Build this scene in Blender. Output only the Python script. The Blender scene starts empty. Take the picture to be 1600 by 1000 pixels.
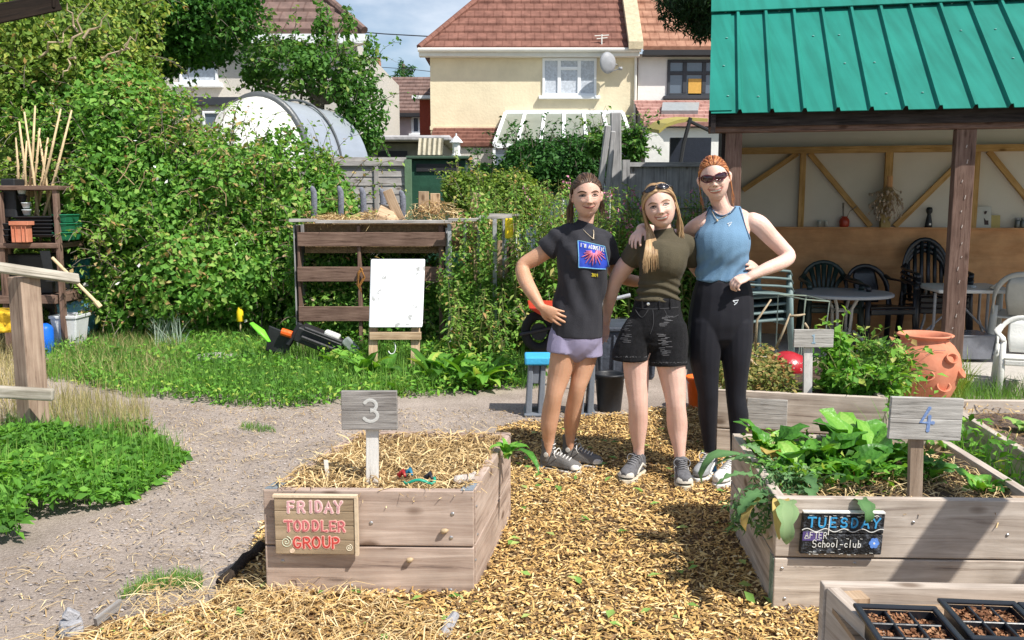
import bpy, math, random
import numpy as np
from mathutils import Vector, Matrix
from mathutils.bvhtree import BVHTree
rnd = random.Random(7); R = np.random.default_rng(11)
scene = bpy.context.scene; COL = scene.collection
PI = math.pi
# ---------------------------------------------------------------- camera model
CAMZ, FPX, PITCH = 1.5, 1400.0, math.atan(180/1400)
cp, sp = math.cos(PITCH), math.sin(PITCH)
def ray(px, py):
    x = (px-800)/FPX; y = (500-py)/FPX
    return np.array([x, cp+sp*y, -sp+cp*y])
def G(px, py, z=0.0):
    r = ray(px, py); t = (z-CAMZ)/r[2]
    return np.array([r[0]*t, r[1]*t, z])
def D(px, py, Y):
    r = ray(px, py); t = Y/r[1]
    return np.array([r[0]*t, Y, CAMZ+r[2]*t])
cam = bpy.data.cameras.new('camera'); co = bpy.data.objects.new('camera', cam); COL.objects.link(co)
co.location = (0, 0, CAMZ); co.rotation_euler = (PI/2-PITCH, 0, 0)
cam.sensor_width = 36; cam.lens = FPX/1600*36; cam.clip_end = 2000; cam.clip_start = 0.05
scene.camera = co
# ---------------------------------------------------------------- light
w = bpy.data.worlds.new("World"); scene.world = w; w.use_nodes = True
nt = w.node_tree; nt.nodes.clear()
LD = Vector((-.62, .52, -1.0)).normalized()        # the way sunlight travels
elev = math.asin(-LD.z); azim = math.atan2(-LD.x, -LD.y)   # from +Y towards +X
out = nt.nodes.new('ShaderNodeOutputWorld'); bg = nt.nodes.new('ShaderNodeBackground')
sky = nt.nodes.new('ShaderNodeTexSky'); sky.sky_type = 'NISHITA'; sky.sun_disc = False
sky.sun_elevation = elev; sky.sun_rotation = azim; sky.altitude = 20; sky.air_density = 1.0; sky.dust_density = .6
tc = nt.nodes.new('ShaderNodeTexCoord'); mp = nt.nodes.new('ShaderNodeMapping'); mp.inputs['Scale'].default_value = (1, 1, 2.6)
nz = nt.nodes.new('ShaderNodeTexNoise'); nz.inputs['Scale'].default_value = 3.2; nz.inputs['Detail'].default_value = 7; nz.inputs['Roughness'].default_value = .55
cr = nt.nodes.new('ShaderNodeValToRGB'); cr.color_ramp.elements[0].position = .46; cr.color_ramp.elements[1].position = .72
mx = nt.nodes.new('ShaderNodeMixRGB'); mx.inputs[2].default_value = (9.5, 9.8, 10.4, 1)
nt.links.new(tc.outputs['Generated'], mp.inputs[0]); nt.links.new(mp.outputs[0], nz.inputs[0]); nt.links.new(nz.outputs[0], cr.inputs[0])
mm_ = nt.nodes.new('ShaderNodeMath'); mm_.operation = 'MULTIPLY'; mm_.inputs[1].default_value = .8
nt.links.new(cr.outputs[0], mm_.inputs[0]); nt.links.new(mm_.outputs[0], mx.inputs[0]); nt.links.new(sky.outputs[0], mx.inputs[1])
nt.links.new(mx.outputs[0], bg.inputs[0]); bg.inputs[1].default_value = .095; nt.links.new(bg.outputs[0], out.inputs[0])
sl = bpy.data.lights.new('sun', 'SUN'); sl.energy = 4.9; sl.angle = math.radians(.5); sl.color = (1, .95, .87)
so = bpy.data.objects.new('sun', sl); COL.objects.link(so); so.rotation_euler = LD.to_track_quat('-Z', 'Y').to_euler(); so.location = (5, -5, 10)
scene.view_settings.view_transform = 'Standard'; scene.view_settings.look = 'None'; scene.view_settings.exposure = .42
scene.render.engine = 'CYCLES'
# ---------------------------------------------------------------- materials
MATS = {}
def new_mat(name):
    m = bpy.data.materials.new(name); m.use_nodes = True
    return m, m.node_tree, m.node_tree.nodes['Principled BSDF']
def mat(name, col, rough=.7, var=.12, scale=12., bump=.15, metal=0., bscale=None, col2=None, spec=.3, sss=0, coord='Object', thr=None):
    if name in MATS: return MATS[name]
    m, t, b = new_mat(name)
    b.inputs['Roughness'].default_value = rough; b.inputs['Metallic'].default_value = metal; b.inputs['Specular IOR Level'].default_value = spec
    tc = t.nodes.new('ShaderNodeTexCoord'); n = t.nodes.new('ShaderNodeTexNoise')
    n.inputs['Scale'].default_value = scale; n.inputs['Detail'].default_value = 6; n.inputs['Roughness'].default_value = .65
    t.links.new(tc.outputs[coord], n.inputs['Vector'])
    r = t.nodes.new('ShaderNodeValToRGB'); c = np.array(col[:3])
    a = tuple(c*(1-var)); z = tuple(np.minimum(c*(1+var), .98)) if col2 is None else col2
    lo, hi = (.3, .7) if thr is None else thr
    r.color_ramp.elements[0].position = lo; r.color_ramp.elements[1].position = hi
    r.color_ramp.elements[0].color = (*a, 1); r.color_ramp.elements[1].color = (*z[:3], 1)
    t.links.new(n.outputs[0], r.inputs[0]); t.links.new(r.outputs[0], b.inputs['Base Color'])
    if bump:
        n2 = t.nodes.new('ShaderNodeTexNoise'); n2.inputs['Scale'].default_value = bscale or scale*4; n2.inputs['Detail'].default_value = 5
        t.links.new(tc.outputs[coord], n2.inputs['Vector'])
        bp = t.nodes.new('ShaderNodeBump'); bp.inputs['Strength'].default_value = bump; bp.inputs['Distance'].default_value = .02
        t.links.new(n2.outputs[0], bp.inputs['Height']); t.links.new(bp.outputs[0], b.inputs['Normal'])
    if sss:
        b.inputs['Subsurface Weight'].default_value = sss; b.inputs['Subsurface Radius'].default_value = (.012, .004, .002); b.inputs['Subsurface Scale'].default_value = 1
    MATS[name] = m; return m
def wood(name, c1, c2, dark=None, su=3., sv=60., rough=.8, bump=.5, knots=True):
    """grain runs along u of the UV map (metres)"""
    if name in MATS: return MATS[name]
    m, t, b = new_mat(name); b.inputs['Roughness'].default_value = rough; b.inputs['Specular IOR Level'].default_value = .2
    uv = t.nodes.new('ShaderNodeUVMap'); mpn = t.nodes.new('ShaderNodeMapping'); mpn.inputs['Scale'].default_value = (su, sv, 1)
    n = t.nodes.new('ShaderNodeTexNoise'); n.inputs['Scale'].default_value = 1; n.inputs['Detail'].default_value = 8; n.inputs['Roughness'].default_value = .7; n.inputs['Distortion'].default_value = .6
    t.links.new(uv.outputs[0], mpn.inputs[0]); t.links.new(mpn.outputs[0], n.inputs['Vector'])
    r = t.nodes.new('ShaderNodeValToRGB'); e = r.color_ramp.elements
    e[0].position = .33; e[0].color = (*(dark or tuple(np.array(c1)*.45)), 1); e[1].position = .67; e[1].color = (*c2, 1)
    x = e.new(.42); x.color = (*c1, 1)
    # large blotches
    n3 = t.nodes.new('ShaderNodeTexNoise'); n3.inputs['Scale'].default_value = 5; n3.inputs['Detail'].default_value = 4
    t.links.new(uv.outputs[0], n3.inputs['Vector'])
    mxr = t.nodes.new('ShaderNodeMixRGB'); mxr.blend_type = 'MULTIPLY'; mxr.inputs[0].default_value = .55
    r3 = t.nodes.new('ShaderNodeValToRGB'); r3.color_ramp.elements[0].position = .3; r3.color_ramp.elements[1].position = .65
    r3.color_ramp.elements[0].color = (.46, .43, .41, 1); r3.color_ramp.elements[1].color = (1, 1, 1, 1)
    t.links.new(n3.outputs[0], r3.inputs[0]); t.links.new(n.outputs[0], r.inputs[0])
    t.links.new(r.outputs[0], mxr.inputs[1]); t.links.new(r3.outputs[0], mxr.inputs[2])
    last = mxr
    if knots:
        v = t.nodes.new('ShaderNodeTexVoronoi'); v.inputs['Scale'].default_value = 1; mk = t.nodes.new('ShaderNodeMapping'); mk.inputs['Scale'].default_value = (3.2, 7, 1)
        t.links.new(uv.outputs[0], mk.inputs[0]); t.links.new(mk.outputs[0], v.inputs['Vector'])
        rk = t.nodes.new('ShaderNodeValToRGB'); rk.color_ramp.elements[0].position = .07; rk.color_ramp.elements[1].position = .16
        rk.color_ramp.elements[0].color = (.25, .18, .13, 1); rk.color_ramp.elements[1].color = (1, 1, 1, 1)
        mk2 = t.nodes.new('ShaderNodeMixRGB'); mk2.blend_type = 'MULTIPLY'; mk2.inputs[0].default_value = .75
        t.links.new(v.outputs['Distance'], rk.inputs[0]); t.links.new(mxr.outputs[0], mk2.inputs[1]); t.links.new(rk.outputs[0], mk2.inputs[2]); last = mk2
    t.links.new(last.outputs[0], b.inputs['Base Color'])
    bp = t.nodes.new('ShaderNodeBump'); bp.inputs['Strength'].default_value = bump; bp.inputs['Distance'].default_value = .004
    t.links.new(n.outputs[0], bp.inputs['Height']); t.links.new(bp.outputs[0], b.inputs['Normal'])
    MATS[name] = m; return m
def attr_mat(name, stops, rough=.6, trans=.3, attr='rnd', spec=.25, bump=0, sheen=0):
    """colour by the per-leaf random attribute; stops=[(pos,col)...]"""
    if name in MATS: return MATS[name]
    m, t, b = new_mat(name); b.inputs['Roughness'].default_value = rough; b.inputs['Specular IOR Level'].default_value = spec
    a = t.nodes.new('ShaderNodeAttribute'); a.attribute_name = attr
    r = t.nodes.new('ShaderNodeValToRGB'); e = r.color_ramp.elements
    e[0].position, e[0].color = stops[0][0], (*stops[0][1], 1); e[1].position, e[1].color = stops[-1][0], (*stops[-1][1], 1)
    for p, c in stops[1:-1]: x = e.new(p); x.color = (*c, 1)
    t.links.new(a.outputs['Fac'], r.inputs[0]); t.links.new(r.outputs[0], b.inputs['Base Color'])
    if trans:
        o = t.nodes['Material Output']; ts = t.nodes.new('ShaderNodeBsdfTranslucent'); ms = t.nodes.new('ShaderNodeMixShader'); ms.inputs[0].default_value = trans
        hs = t.nodes.new('ShaderNodeHueSaturation'); hs.inputs['Value'].default_value = 1.6; hs.inputs['Saturation'].default_value = 1.1; hs.inputs['Hue'].default_value = .485
        t.links.new(r.outputs[0], hs.inputs['Color']); t.links.new(hs.outputs[0], ts.inputs[0])
        t.links.new(b.outputs[0], ms.inputs[1]); t.links.new(ts.outputs[0], ms.inputs[2]); t.links.new(ms.outputs[0], o.inputs[0])
    if bump:
        tc = t.nodes.new('ShaderNodeTexCoord'); v = t.nodes.new('ShaderNodeTexVoronoi'); v.inputs['Scale'].default_value = 55; t.links.new(tc.outputs['Object'], v.inputs['Vector'])
        bp = t.nodes.new('ShaderNodeBump'); bp.inputs['Strength'].default_value = bump; bp.inputs['Distance'].default_value = .006; t.links.new(v.outputs['Distance'], bp.inputs['Height']); t.links.new(bp.outputs[0], b.inputs['Normal'])
    MATS[name] = m; return m
# ---------------------------------------------------------------- objects
WL = {}
def tag(o, label=None, cat=None, group=None, kind=None):
    if label: o['label'] = label
    if cat: o['category'] = cat
    if group: o['group'] = group
    if kind: o['kind'] = kind
    return o
def thing(name, label, cat, loc=(0, 0, 0), group=None, rz=0):
    o = bpy.data.objects.new(name, None); COL.objects.link(o); o.location = [float(v) for v in loc]; o.rotation_euler = (0, 0, rz)
    o.empty_display_size = .1; WL[o.name] = np.array(loc, float) if rz == 0 else np.zeros(3)
    return tag(o, label, cat, group)
def link_mesh(name, V, F, mats, parent=None, smooth=False, uvs=None, midx=None, fattr=None):
    V = np.asarray(V, float)
    if parent is not None: off = WL[parent.name]
    else:
        off = np.array([(V[:, 0].min()+V[:, 0].max())/2, (V[:, 1].min()+V[:, 1].max())/2, V[:, 2].min()])
    me = bpy.data.meshes.new(name)
    V2 = V-off
    if isinstance(F, np.ndarray):
        n, k = F.shape
        me.vertices.add(len(V2)); me.vertices.foreach_set('co', V2.ravel())
        me.loops.add(n*k); me.loops.foreach_set('vertex_index', F.ravel().astype(np.int32))
        me.polygons.add(n); me.polygons.foreach_set('loop_start', np.arange(0, n*k, k, dtype=np.int32)); me.update(calc_edges=True)
    else:
        me.from_pydata([tuple(v) for v in V2], [], F)
    if not isinstance(mats, (list, tuple)): mats = [mats]
    for m in mats: me.materials.append(m)
    if smooth: me.polygons.foreach_set('use_smooth', np.ones(len(me.polygons), bool))
    if midx is not None: me.polygons.foreach_set('material_index', np.asarray(midx, dtype=np.int32))
    if uvs is not None:
        l = me.uv_layers.new(name='UVMap'); l.data.foreach_set('uv', np.asarray(uvs, float).ravel())
    if fattr is not None:
        a = me.attributes.new('rnd', 'FLOAT', 'FACE'); a.data.foreach_set('value', np.asarray(fattr, float))
    me.update()
    o = bpy.data.objects.new(name, me); COL.objects.link(o)
    if parent is not None: o.parent = parent; WL[o.name] = off
    else: o.location = off; WL[o.name] = off
    return o
def unit(v):
    v = np.asarray(v, float); return v/ (np.linalg.norm(v)+1e-12)
class MB:
    def __init__(s): s.V = []; s.F = []; s.U = []; s.A = []; s.M = []; s.cm = 0; s.ca = .5
    def face(s, idx, uv): s.F.append(list(idx)); s.U += uv; s.A.append(s.ca); s.M.append(s.cm)
    def hexa(s, c, uvo=None):
        """8 corners: bottom 4 ccw, top 4 ccw; UV in metres with u along longest edge"""
        c = [np.asarray(q, float) for q in c]; b = len(s.V); s.V += c
        L = [np.linalg.norm(c[1]-c[0]), np.linalg.norm(c[3]-c[0]), np.linalg.norm(c[4]-c[0])]; ax = int(np.argmax(L))
        ex = [unit(c[1]-c[0]), unit(c[3]-c[0]), unit(c[4]-c[0])]; o1, o2 = rnd.random()*20, rnd.random()*20
        s.ca = rnd.random()
        for fi, f in enumerate([(3, 2, 1, 0), (4, 5, 6, 7), (0, 1, 5, 4), (1, 2, 6, 5), (2, 3, 7, 6), (3, 0, 4, 7)]):
            uv = []
            fe = {0: (0, 1), 1: (0, 1), 2: (0, 2), 3: (1, 2), 4: (0, 2), 5: (1, 2)}[fi]
            a_, b_ = (fe if fe[0] == ax else (fe[1], fe[0])) if ax in fe else fe
            for i in f:
                d = c[i]-c[0]; uv.append((o1+float(d@ex[a_]), o2+float(d@ex[b_])+fi*.37))
            s.face([b+i for i in f], uv)
    def box(s, lo, hi, M=None):
        x0, y0, z0 = lo; x1, y1, z1 = hi
        c = [(x0, y0, z0), (x1, y0, z0), (x1, y1, z0), (x0, y1, z0), (x0, y0, z1), (x1, y0, z1), (x1, y1, z1), (x0, y1, z1)]
        if M is not None: c = [M(np.array(q)) for q in c]
        s.hexa(c)
    def beam(s, p, q, w, h, side=None):
        """bar from p to q; w across `side` direction, h across the third"""
        p = np.asarray(p, float); q = np.asarray(q, float); t = unit(q-p)
        sd = np.array([0, 0, 1.]) if side is None else np.asarray(side, float)
        a = sd-t*(sd@t)
        if np.linalg.norm(a) < 1e-5: a = np.array([1., 0, 0])-t*t[0]
        a = unit(a); b = np.cross(t, a); a = a*w/2; b = b*h/2
        s.hexa([p-a-b, p+a-b, q+a-b, q-a-b, p-a+b, p+a+b, q+a+b, q-a+b])
    def tube(s, pts, r, n=8, flat=None, side=None, cap=True, ry=None):
        pts = [np.asarray(p, float) for p in pts]; N = len(pts)
        r = [r]*N if np.isscalar(r) else list(r); ry = r if ry is None else ([ry]*N if np.isscalar(ry) else list(ry))
        b = len(s.V); pa = None
        for i in range(N):
            t = unit(pts[min(i+1, N-1)]-pts[max(i-1, 0)])
            if side is not None: a = np.asarray(side, float)
            elif pa is None: a = np.array([0, 0, 1.]) if abs(t[2]) < .9 else np.array([1., 0, 0])
            else: a = pa
            a = a-t*(a@t); a = unit(a); pa = a; c = np.cross(t, a)
            for k in range(n):
                th = 2*PI*k/n; s.V.append(pts[i]+a*math.cos(th)*r[i]+c*math.sin(th)*ry[i])
        L = 0
        for i in range(N-1):
            d = np.linalg.norm(pts[i+1]-pts[i])
            for k in range(n):
                k2 = (k+1) % n; u0, u1 = L, L+d; v0, v1 = k*.05, (k+1)*.05
                s.face([b+i*n+k, b+i*n+k2, b+(i+1)*n+k2, b+(i+1)*n+k], [(u0, v0), (u0, v1), (u1, v1), (u1, v0)])
            L += d
        if cap:
            s.face([b+k for k in range(n)][::-1], [(0, 0)]*n); s.face([b+(N-1)*n+k for k in range(n)], [(0, 0)]*n)
    def lathe(s, prof, c, n=32, M=None, cap=True, sx=1., sy=1.):
        b = len(s.V); c = np.asarray(c, float)
        for r_, z in prof:
            for k in range(n):
                th = 2*PI*k/n; q = np.array([r_*math.cos(th)*sx, r_*math.sin(th)*sy, z])
                s.V.append(c+(M(q) if M else q))
        for i in range(len(prof)-1):
            for k in range(n):
                k2 = (k+1) % n
                s.face([b+i*n+k, b+i*n+k2, b+(i+1)*n+k2, b+(i+1)*n+k], [(k/n, i*.1), ((k+1)/n, i*.1), ((k+1)/n, i*.1+.1), (k/n, i*.1+.1)])
        if cap:
            s.face([b+k for k in range(n)][::-1], [(0, 0)]*n); s.face([b+(len(prof)-1)*n+k for k in range(n)], [(0, 0)]*n)
    def quad(s, a, b_, c, d, uv=None):
        b = len(s.V); s.V += [np.asarray(q, float) for q in (a, b_, c, d)]
        if uv is None:
            a, b_, d = np.asarray(a, float), np.asarray(b_, float), np.asarray(d, float); lu, lv = np.linalg.norm(b_-a), np.linalg.norm(d-a)
            uv = [(0, 0), (lu, 0), (lu, lv), (0, lv)]
        s.face([b, b+1, b+2, b+3], uv)
    def poly(s, pts):
        b = len(s.V); s.V += [np.asarray(q, float) for q in pts]; s.face(list(range(b, b+len(pts))), [(float(p[0]), float(p[2])) for p in pts])
    def prism(s, pts, d):
        """extrude closed polygon pts by vector d"""
        pts = [np.asarray(q, float) for q in pts]; d = np.asarray(d, float); n = len(pts); b = len(s.V)
        s.V += pts+[p+d for p in pts]
        s.face(list(range(b, b+n))[::-1], [(float(p[0]), float(p[2])) for p in pts][::-1]); s.face(list(range(b+n, b+2*n)), [(float(p[0]), float(p[2])) for p in pts])
        for i in range(n):
            j = (i+1) % n; s.face([b+i, b+j, b+n+j, b+n+i], [(0, 0), (.1, 0), (.1, .1), (0, .1)])
    def split(s):
        par = list(range(len(s.V)))
        def f(a):
            while par[a] != a: par[a] = par[par[a]]; a = par[a]
            return a
        for q in s.F:
            for i in q[1:]: par[f(i)] = f(q[0])
        g = {}; u = 0
        for k, q in enumerate(s.F): g.setdefault(f(q[0]), []).append((k, u)); u += len(q)
        out = []
        for L in g.values():
            m_ = MB(); mp_ = {}
            for k, u in L:
                for i in s.F[k]:
                    if i not in mp_: mp_[i] = len(m_.V); m_.V.append(s.V[i])
                m_.F.append([mp_[i] for i in s.F[k]]); m_.U += s.U[u:u+len(s.F[k])]; m_.A.append(s.A[k]); m_.M.append(s.M[k])
            out.append(m_)
        return out
    SPL = {'upright': 'upright', 'side_panel': 'side_panel', 'withered_leaf': 'withered_leaf', 'rear_strut': 'rear_strut', 'top_plank': 'top_plank', 'battens': 'batten', 'batten': 'batten', 'rails': 'rail', 'chimney_pots': 'chimney_pot', 'belt_loops': 'belt_loop', 'eyebrows': 'eyebrow', 'nostrils': 'nostril', 'corner_plate': 'corner_plate', 'edge_strip': 'edge_strip', 'bare_branches': 'bare_branch', 'lashes': 'lash', 'planks': 'plank', 'handle': 'handle', 'leg_brace': 'leg_brace', 'brace': 'brace', 'beam': 'beam', 'corner_post': 'corner_post', 'arch_rim': 'arch_rim', 'screws': 'screw', 'spots': 'spot', 'seams': 'seam'}
    def build(s, name, m, parent=None, smooth=False, bevel=0, bseg=1):
        if parent is not None and name in MB.SPL:
            ps = s.split()
            if 1 < len(ps) <= 60:
                os_ = [p.build1(MB.SPL[name], m, parent, smooth, bevel, bseg) for p in ps]; return os_[0]
            name = MB.SPL[name]
        return s.build1(name, m, parent, smooth, bevel, bseg)
    def build1(s, name, m, parent=None, smooth=False, bevel=0, bseg=1):
        o = link_mesh(name, s.V, s.F, m, parent, smooth, s.U, s.M if isinstance(m, (list, tuple)) else None, s.A)
        if bevel:
            md = o.modifiers.new('bevel', 'BEVEL'); md.width = bevel; md.segments = bseg; md.limit_method = 'ANGLE'
        return o
def leaves_arrays(P, Nn, size, asp=.55, droop=.25, rs=R, fold=.18, outward=.6, up=.35):
    """one folded 4-triangle leaf per point"""
    n = len(P); size = np.broadcast_to(np.asarray(size, float), (n,))*rs.uniform(.65, 1.3, n)
    nr = Nn*outward+rs.normal(0, .55, (n, 3)); nr[:, 2] += up; nr /= np.linalg.norm(nr, axis=1)[:, None]
    d = rs.normal(0, 1, (n, 3)); d[:, 2] -= droop; d -= nr*(d*nr).sum(1)[:, None]; d /= np.linalg.norm(d, axis=1)[:, None]
    s = np.cross(d, nr); L = size[:, None]; W = L*asp*.5
    V = np.stack([P, P+d*L*.45-s*W+nr*L*fold*.5, P+d*L-nr*L*droop*.4, P+d*L*.45+s*W+nr*L*fold*.5, P+d*L*.5-nr*L*.03], 1).reshape(-1, 3)
    T = np.array([[0, 1, 4], [1, 2, 4], [2, 3, 4], [3, 0, 4]]); F = (np.arange(n)[:, None, None]*5+T).reshape(-1, 3)
    return V, F
def smooth_noise(P, f, seed=0):
    r = np.random.default_rng(seed); o = np.zeros(len(P))
    for k in range(7):
        v = r.normal(0, 1, 3); v *= f*(.6+.25*k)/np.linalg.norm(v); o += np.sin(P@v+r.uniform(0, 6.3)+1.3*np.sin(P@(v[[1, 2, 0]]*.7)))/(1+.25*k)
    return o/3.2
def blob(px, py, Y, rx, rz, ry):
    c = D(px, py, Y); return (c[0], c[1], c[2], rx*Y/FPX, ry, rz*Y/FPX)
def sample_blobs(B, n, depth=.35, cull=.35, seed=1, zmin=.02, lump=.16, lf=3.0):
    rs = np.random.default_rng(seed); B = np.array(B, float); area = (B[:, 3]*B[:, 5]+B[:, 3]*B[:, 4]+B[:, 4]*B[:, 5]); pr = area/area.sum()
    k = rs.choice(len(B), n*2, p=pr); d = rs.normal(0, 1, (n*2, 3)); d /= np.linalg.norm(d, axis=1)[:, None]
    c = B[k, :3]; r = B[k, 3:]; nm = d/r; nm /= np.linalg.norm(nm, axis=1)[:, None]
    P0 = c+d*r; s = 1-depth*rs.random(n*2)**1.8*rs.choice([1, 1, .4], n*2)
    P = c+d*r*(s*(1+lump*smooth_noise(P0, lf, seed)))[:, None]
    keep = (nm@np.array([0, 1., 0])) < cull
    for j in range(len(B)):
        q = (P-B[j, :3])/B[j, 3:]; keep &= ((q**2).sum(1) > .5) | (k == j)
    keep &= P[:, 2] > zmin
    P = P[keep][:n]; nm = nm[keep][:n]
    return P, nm
def core_mesh(B, seed=3, sc=.72, lump=.16, lf=3.):
    V = []; F = []
    for b in B:
        b = np.array(b); nu, nv = 18, 12; base = sum(len(v) for v in V)
        g = []
        for i in range(nv+1):
            for j in range(nu):
                th = PI*i/nv; ph = 2*PI*j/nu; g.append((math.sin(th)*math.cos(ph), math.sin(th)*math.sin(ph), math.cos(th)))
        g = np.array(g); P0 = b[:3]+g*b[3:]
        V.append(b[:3]+g*b[3:]*(sc*(1+lump*smooth_noise(P0, lf, seed)))[:, None])
        for i in range(nv):
            for j in range(nu): F.append([base+i*nu+j, base+i*nu+(j+1) % nu, base+(i+1)*nu+(j+1) % nu, base+(i+1)*nu+j])
    return np.concatenate(V), np.array(F)
def foliage(name, B, n, size, m, parent=None, seed=1, core=True, tri=True, asp=.55, droop=.25, coremat=None, cm_clump=True, sc=.72, **kw):
    P, nm = sample_blobs(B, n, seed=seed, **kw); rs = np.random.default_rng(seed+50)
    V, F = leaves_arrays(P, nm, size, asp=asp, droop=droop, rs=rs)
    a = np.repeat(np.clip(rs.uniform(0, 1, len(P))*.62+.38*(smooth_noise(P, 2.2, seed+9)*.5+.5), 0, 1), 4)
    o = None
    if core:
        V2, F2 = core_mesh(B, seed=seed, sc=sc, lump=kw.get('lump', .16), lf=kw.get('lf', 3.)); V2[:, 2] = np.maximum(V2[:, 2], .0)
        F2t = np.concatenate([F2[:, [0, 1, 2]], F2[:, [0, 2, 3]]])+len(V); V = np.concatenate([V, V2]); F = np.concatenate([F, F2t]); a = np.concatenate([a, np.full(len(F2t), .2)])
    return link_mesh(name, V, F, m, parent, False, fattr=a)
def shoots(B, n, size, m, parent, seed=1, L=(.25, .6), cull=.0, lump=.4, lf=4., stemm=None, up=.6, per=13):
    P, nm = sample_blobs(B, n*3, depth=.05, seed=seed, lump=lump, lf=lf, cull=cull); k = min(n, len(P)); rs = np.random.default_rng(seed); st = MB(); Q = []; N = []
    for i in range(k):
        l = rs.uniform(*L); d = unit(nm[i]*.8+rs.normal(0, .35, 3)+np.array([0, 0, up])); p = P[i]-nm[i]*.05; pts = [p]
        for j in range(5): d = unit(d+np.array([0, 0, -.22*j*.5])); p = p+d*l/5; pts.append(p)
        st.tube(pts, [.006, .005, .004, .003, .0025, .002], 4, cap=False)
        for j in range(per): f = rs.uniform(.1, 1)*5; a = int(min(4, f)); q = pts[a]+(pts[a+1]-pts[a])*(f-a); Q.append(q+rs.normal(0, .018, 3)); N.append(nm[i]*.4+np.array([0, 0, .8]))
    Q = np.array(Q); N = np.array(N); V, F = leaves_arrays(Q, N, size, asp=.6, rs=rs); link_mesh('shoot_leaves', V, F, m, parent, fattr=np.repeat(np.clip(rs.uniform(.15, 1.0, len(Q)), 0, 1), 4)); st.build('shoots', stemm, parent)
def curvy(p, q, n=6, amp=.05, seed=0, sag=0):
    r = np.random.default_rng(seed); p = np.asarray(p, float); q = np.asarray(q, float); o = []
    w = r.normal(0, amp, (n, 3)); w[0] = 0; w[-1] = 0
    for i in range(n):
        t = i/(n-1); x = p+(q-p)*t+w[i]; x[2] -= sag*4*t*(1-t); o.append(x)
    return o
def big_leaf(mb, base, az, L, W, arch=.6, pitch=1.1, ripple=.08, seed=0, seg=7, lobes=0, twist=0):
    """one long curved leaf with a midrib fold, 4 verts across"""
    r = random.Random(seed); base = np.asarray(base, float); h = np.array([math.cos(az), math.sin(az), 0]); sd = np.array([-math.sin(az), math.cos(az), 0])
    b = len(mb.V); p = base.copy(); ang = pitch; mb.ca = r.random()
    ca = mb.ca
    for i in range(seg+1):
        t = i/seg; wdt = W*.5*(math.sin(PI*min(1, (t*.92+.05))**.8)**.75) if i < seg else W*.04
        if i == 0: wdt = W*.05
        if lobes: wdt *= .65+.45*abs(math.sin(t*PI*lobes))
        up = np.array([0, 0, 1.])*math.cos(ang)-h*math.sin(ang)
        s2 = sd*math.cos(twist*t)+up*math.sin(twist*t)
        rp = ripple*W*math.sin(i*2.1+r.random()*2); rp2 = ripple*W*math.sin(i*2.4+3+r.random()*2)
        for x, z in ((-1, rp+W*.10), (-.5, W*.06), (0, 0), (.5, W*.06), (1, rp2+W*.10)):
            mb.V.append(p+s2*x*wdt+up*z*(wdt/(W*.5)))
        p = p+(h*math.cos(ang)+np.array([0, 0, 1.])*math.sin(ang))*L/seg; ang -= arch*PI/seg*(.5+t)
    for i in range(seg):
        for k in range(4):
            mb.ca = min(1, max(0, ca+(.10 if k in (1, 2) else -.05)))
            a0 = b+i*5+k; mb.face([a0, a0+1, a0+6, a0+5], [(0, 0)]*4)
def rosette(mb, c, n, L, W, seed=0, pitch=(.7, 1.4), arch=(.4, .9), **kw):
    r = random.Random(seed)
    for i in range(n):
        az = i*2.4+r.uniform(-.4, .4); f = r.uniform(.7, 1.15)
        big_leaf(mb, np.asarray(c)+np.array([r.uniform(-.02, .02), r.uniform(-.02, .02), 0]), az, L*f, W*f, arch=r.uniform(*arch), pitch=r.uniform(*pitch), seed=seed*100+i, twist=r.uniform(-.5, .5), **kw)
def grass(name, P, h, w, m, seed=0, lean=.5, parent=None, label=None):
    rs = np.random.default_rng(seed); n = len(P); h = h*rs.uniform(.5, 1.35, n) if np.isscalar(h) else h*rs.uniform(.6, 1.25, n)
    az = rs.uniform(0, 2*PI, n); ln = rs.uniform(.05, 1, n)*lean; d = np.stack([np.cos(az), np.sin(az), 0*az], 1); s = np.stack([-np.sin(az), np.cos(az), 0*az], 1)
    az2 = rs.uniform(0, PI, n); s = s*np.cos(az2)[:, None]+d*np.sin(az2)[:, None]*.6
    rows = []
    for t, ww in ((0, 1), (.4, .85), (.75, .55)):
        c = P+d*(ln*h*t**1.8)[:, None]; c = c.copy(); c[:, 2] += h*t*(1-.25*ln*t)
        rows += [c-s*w*ww*.5, c+s*w*ww*.5]
    c = P+d*(ln*h)[:, None]; c = c.copy(); c[:, 2] += h*(1-.3*ln)
    V = np.stack(rows+[c], 1).reshape(-1, 3)
    T = np.array([[0, 1, 3], [0, 3, 2], [2, 3, 5], [2, 5, 4], [4, 5, 6]]); F = (np.arange(n)[:, None, None]*7+T).reshape(-1, 3)
    a = np.repeat(np.clip(.55*rs.uniform(0, 1, n)+.45*(smooth_noise(P*np.array([1, 1, 0]), 3., seed)*.5+.5), 0, 1), 5)
    return link_mesh(name, V, F, m, parent, False, fattr=a)
def in_poly(X, Y, poly):
    inside = np.zeros(len(X), bool); n = len(poly)
    for i in range(n):
        x0, y0 = poly[i][:2]; x1, y1 = poly[(i+1) % n][:2]
        c = ((y0 > Y) != (y1 > Y)) & (X < (x1-x0)*(Y-y0)/(y1-y0+1e-12)+x0); inside ^= c
    return inside
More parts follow.
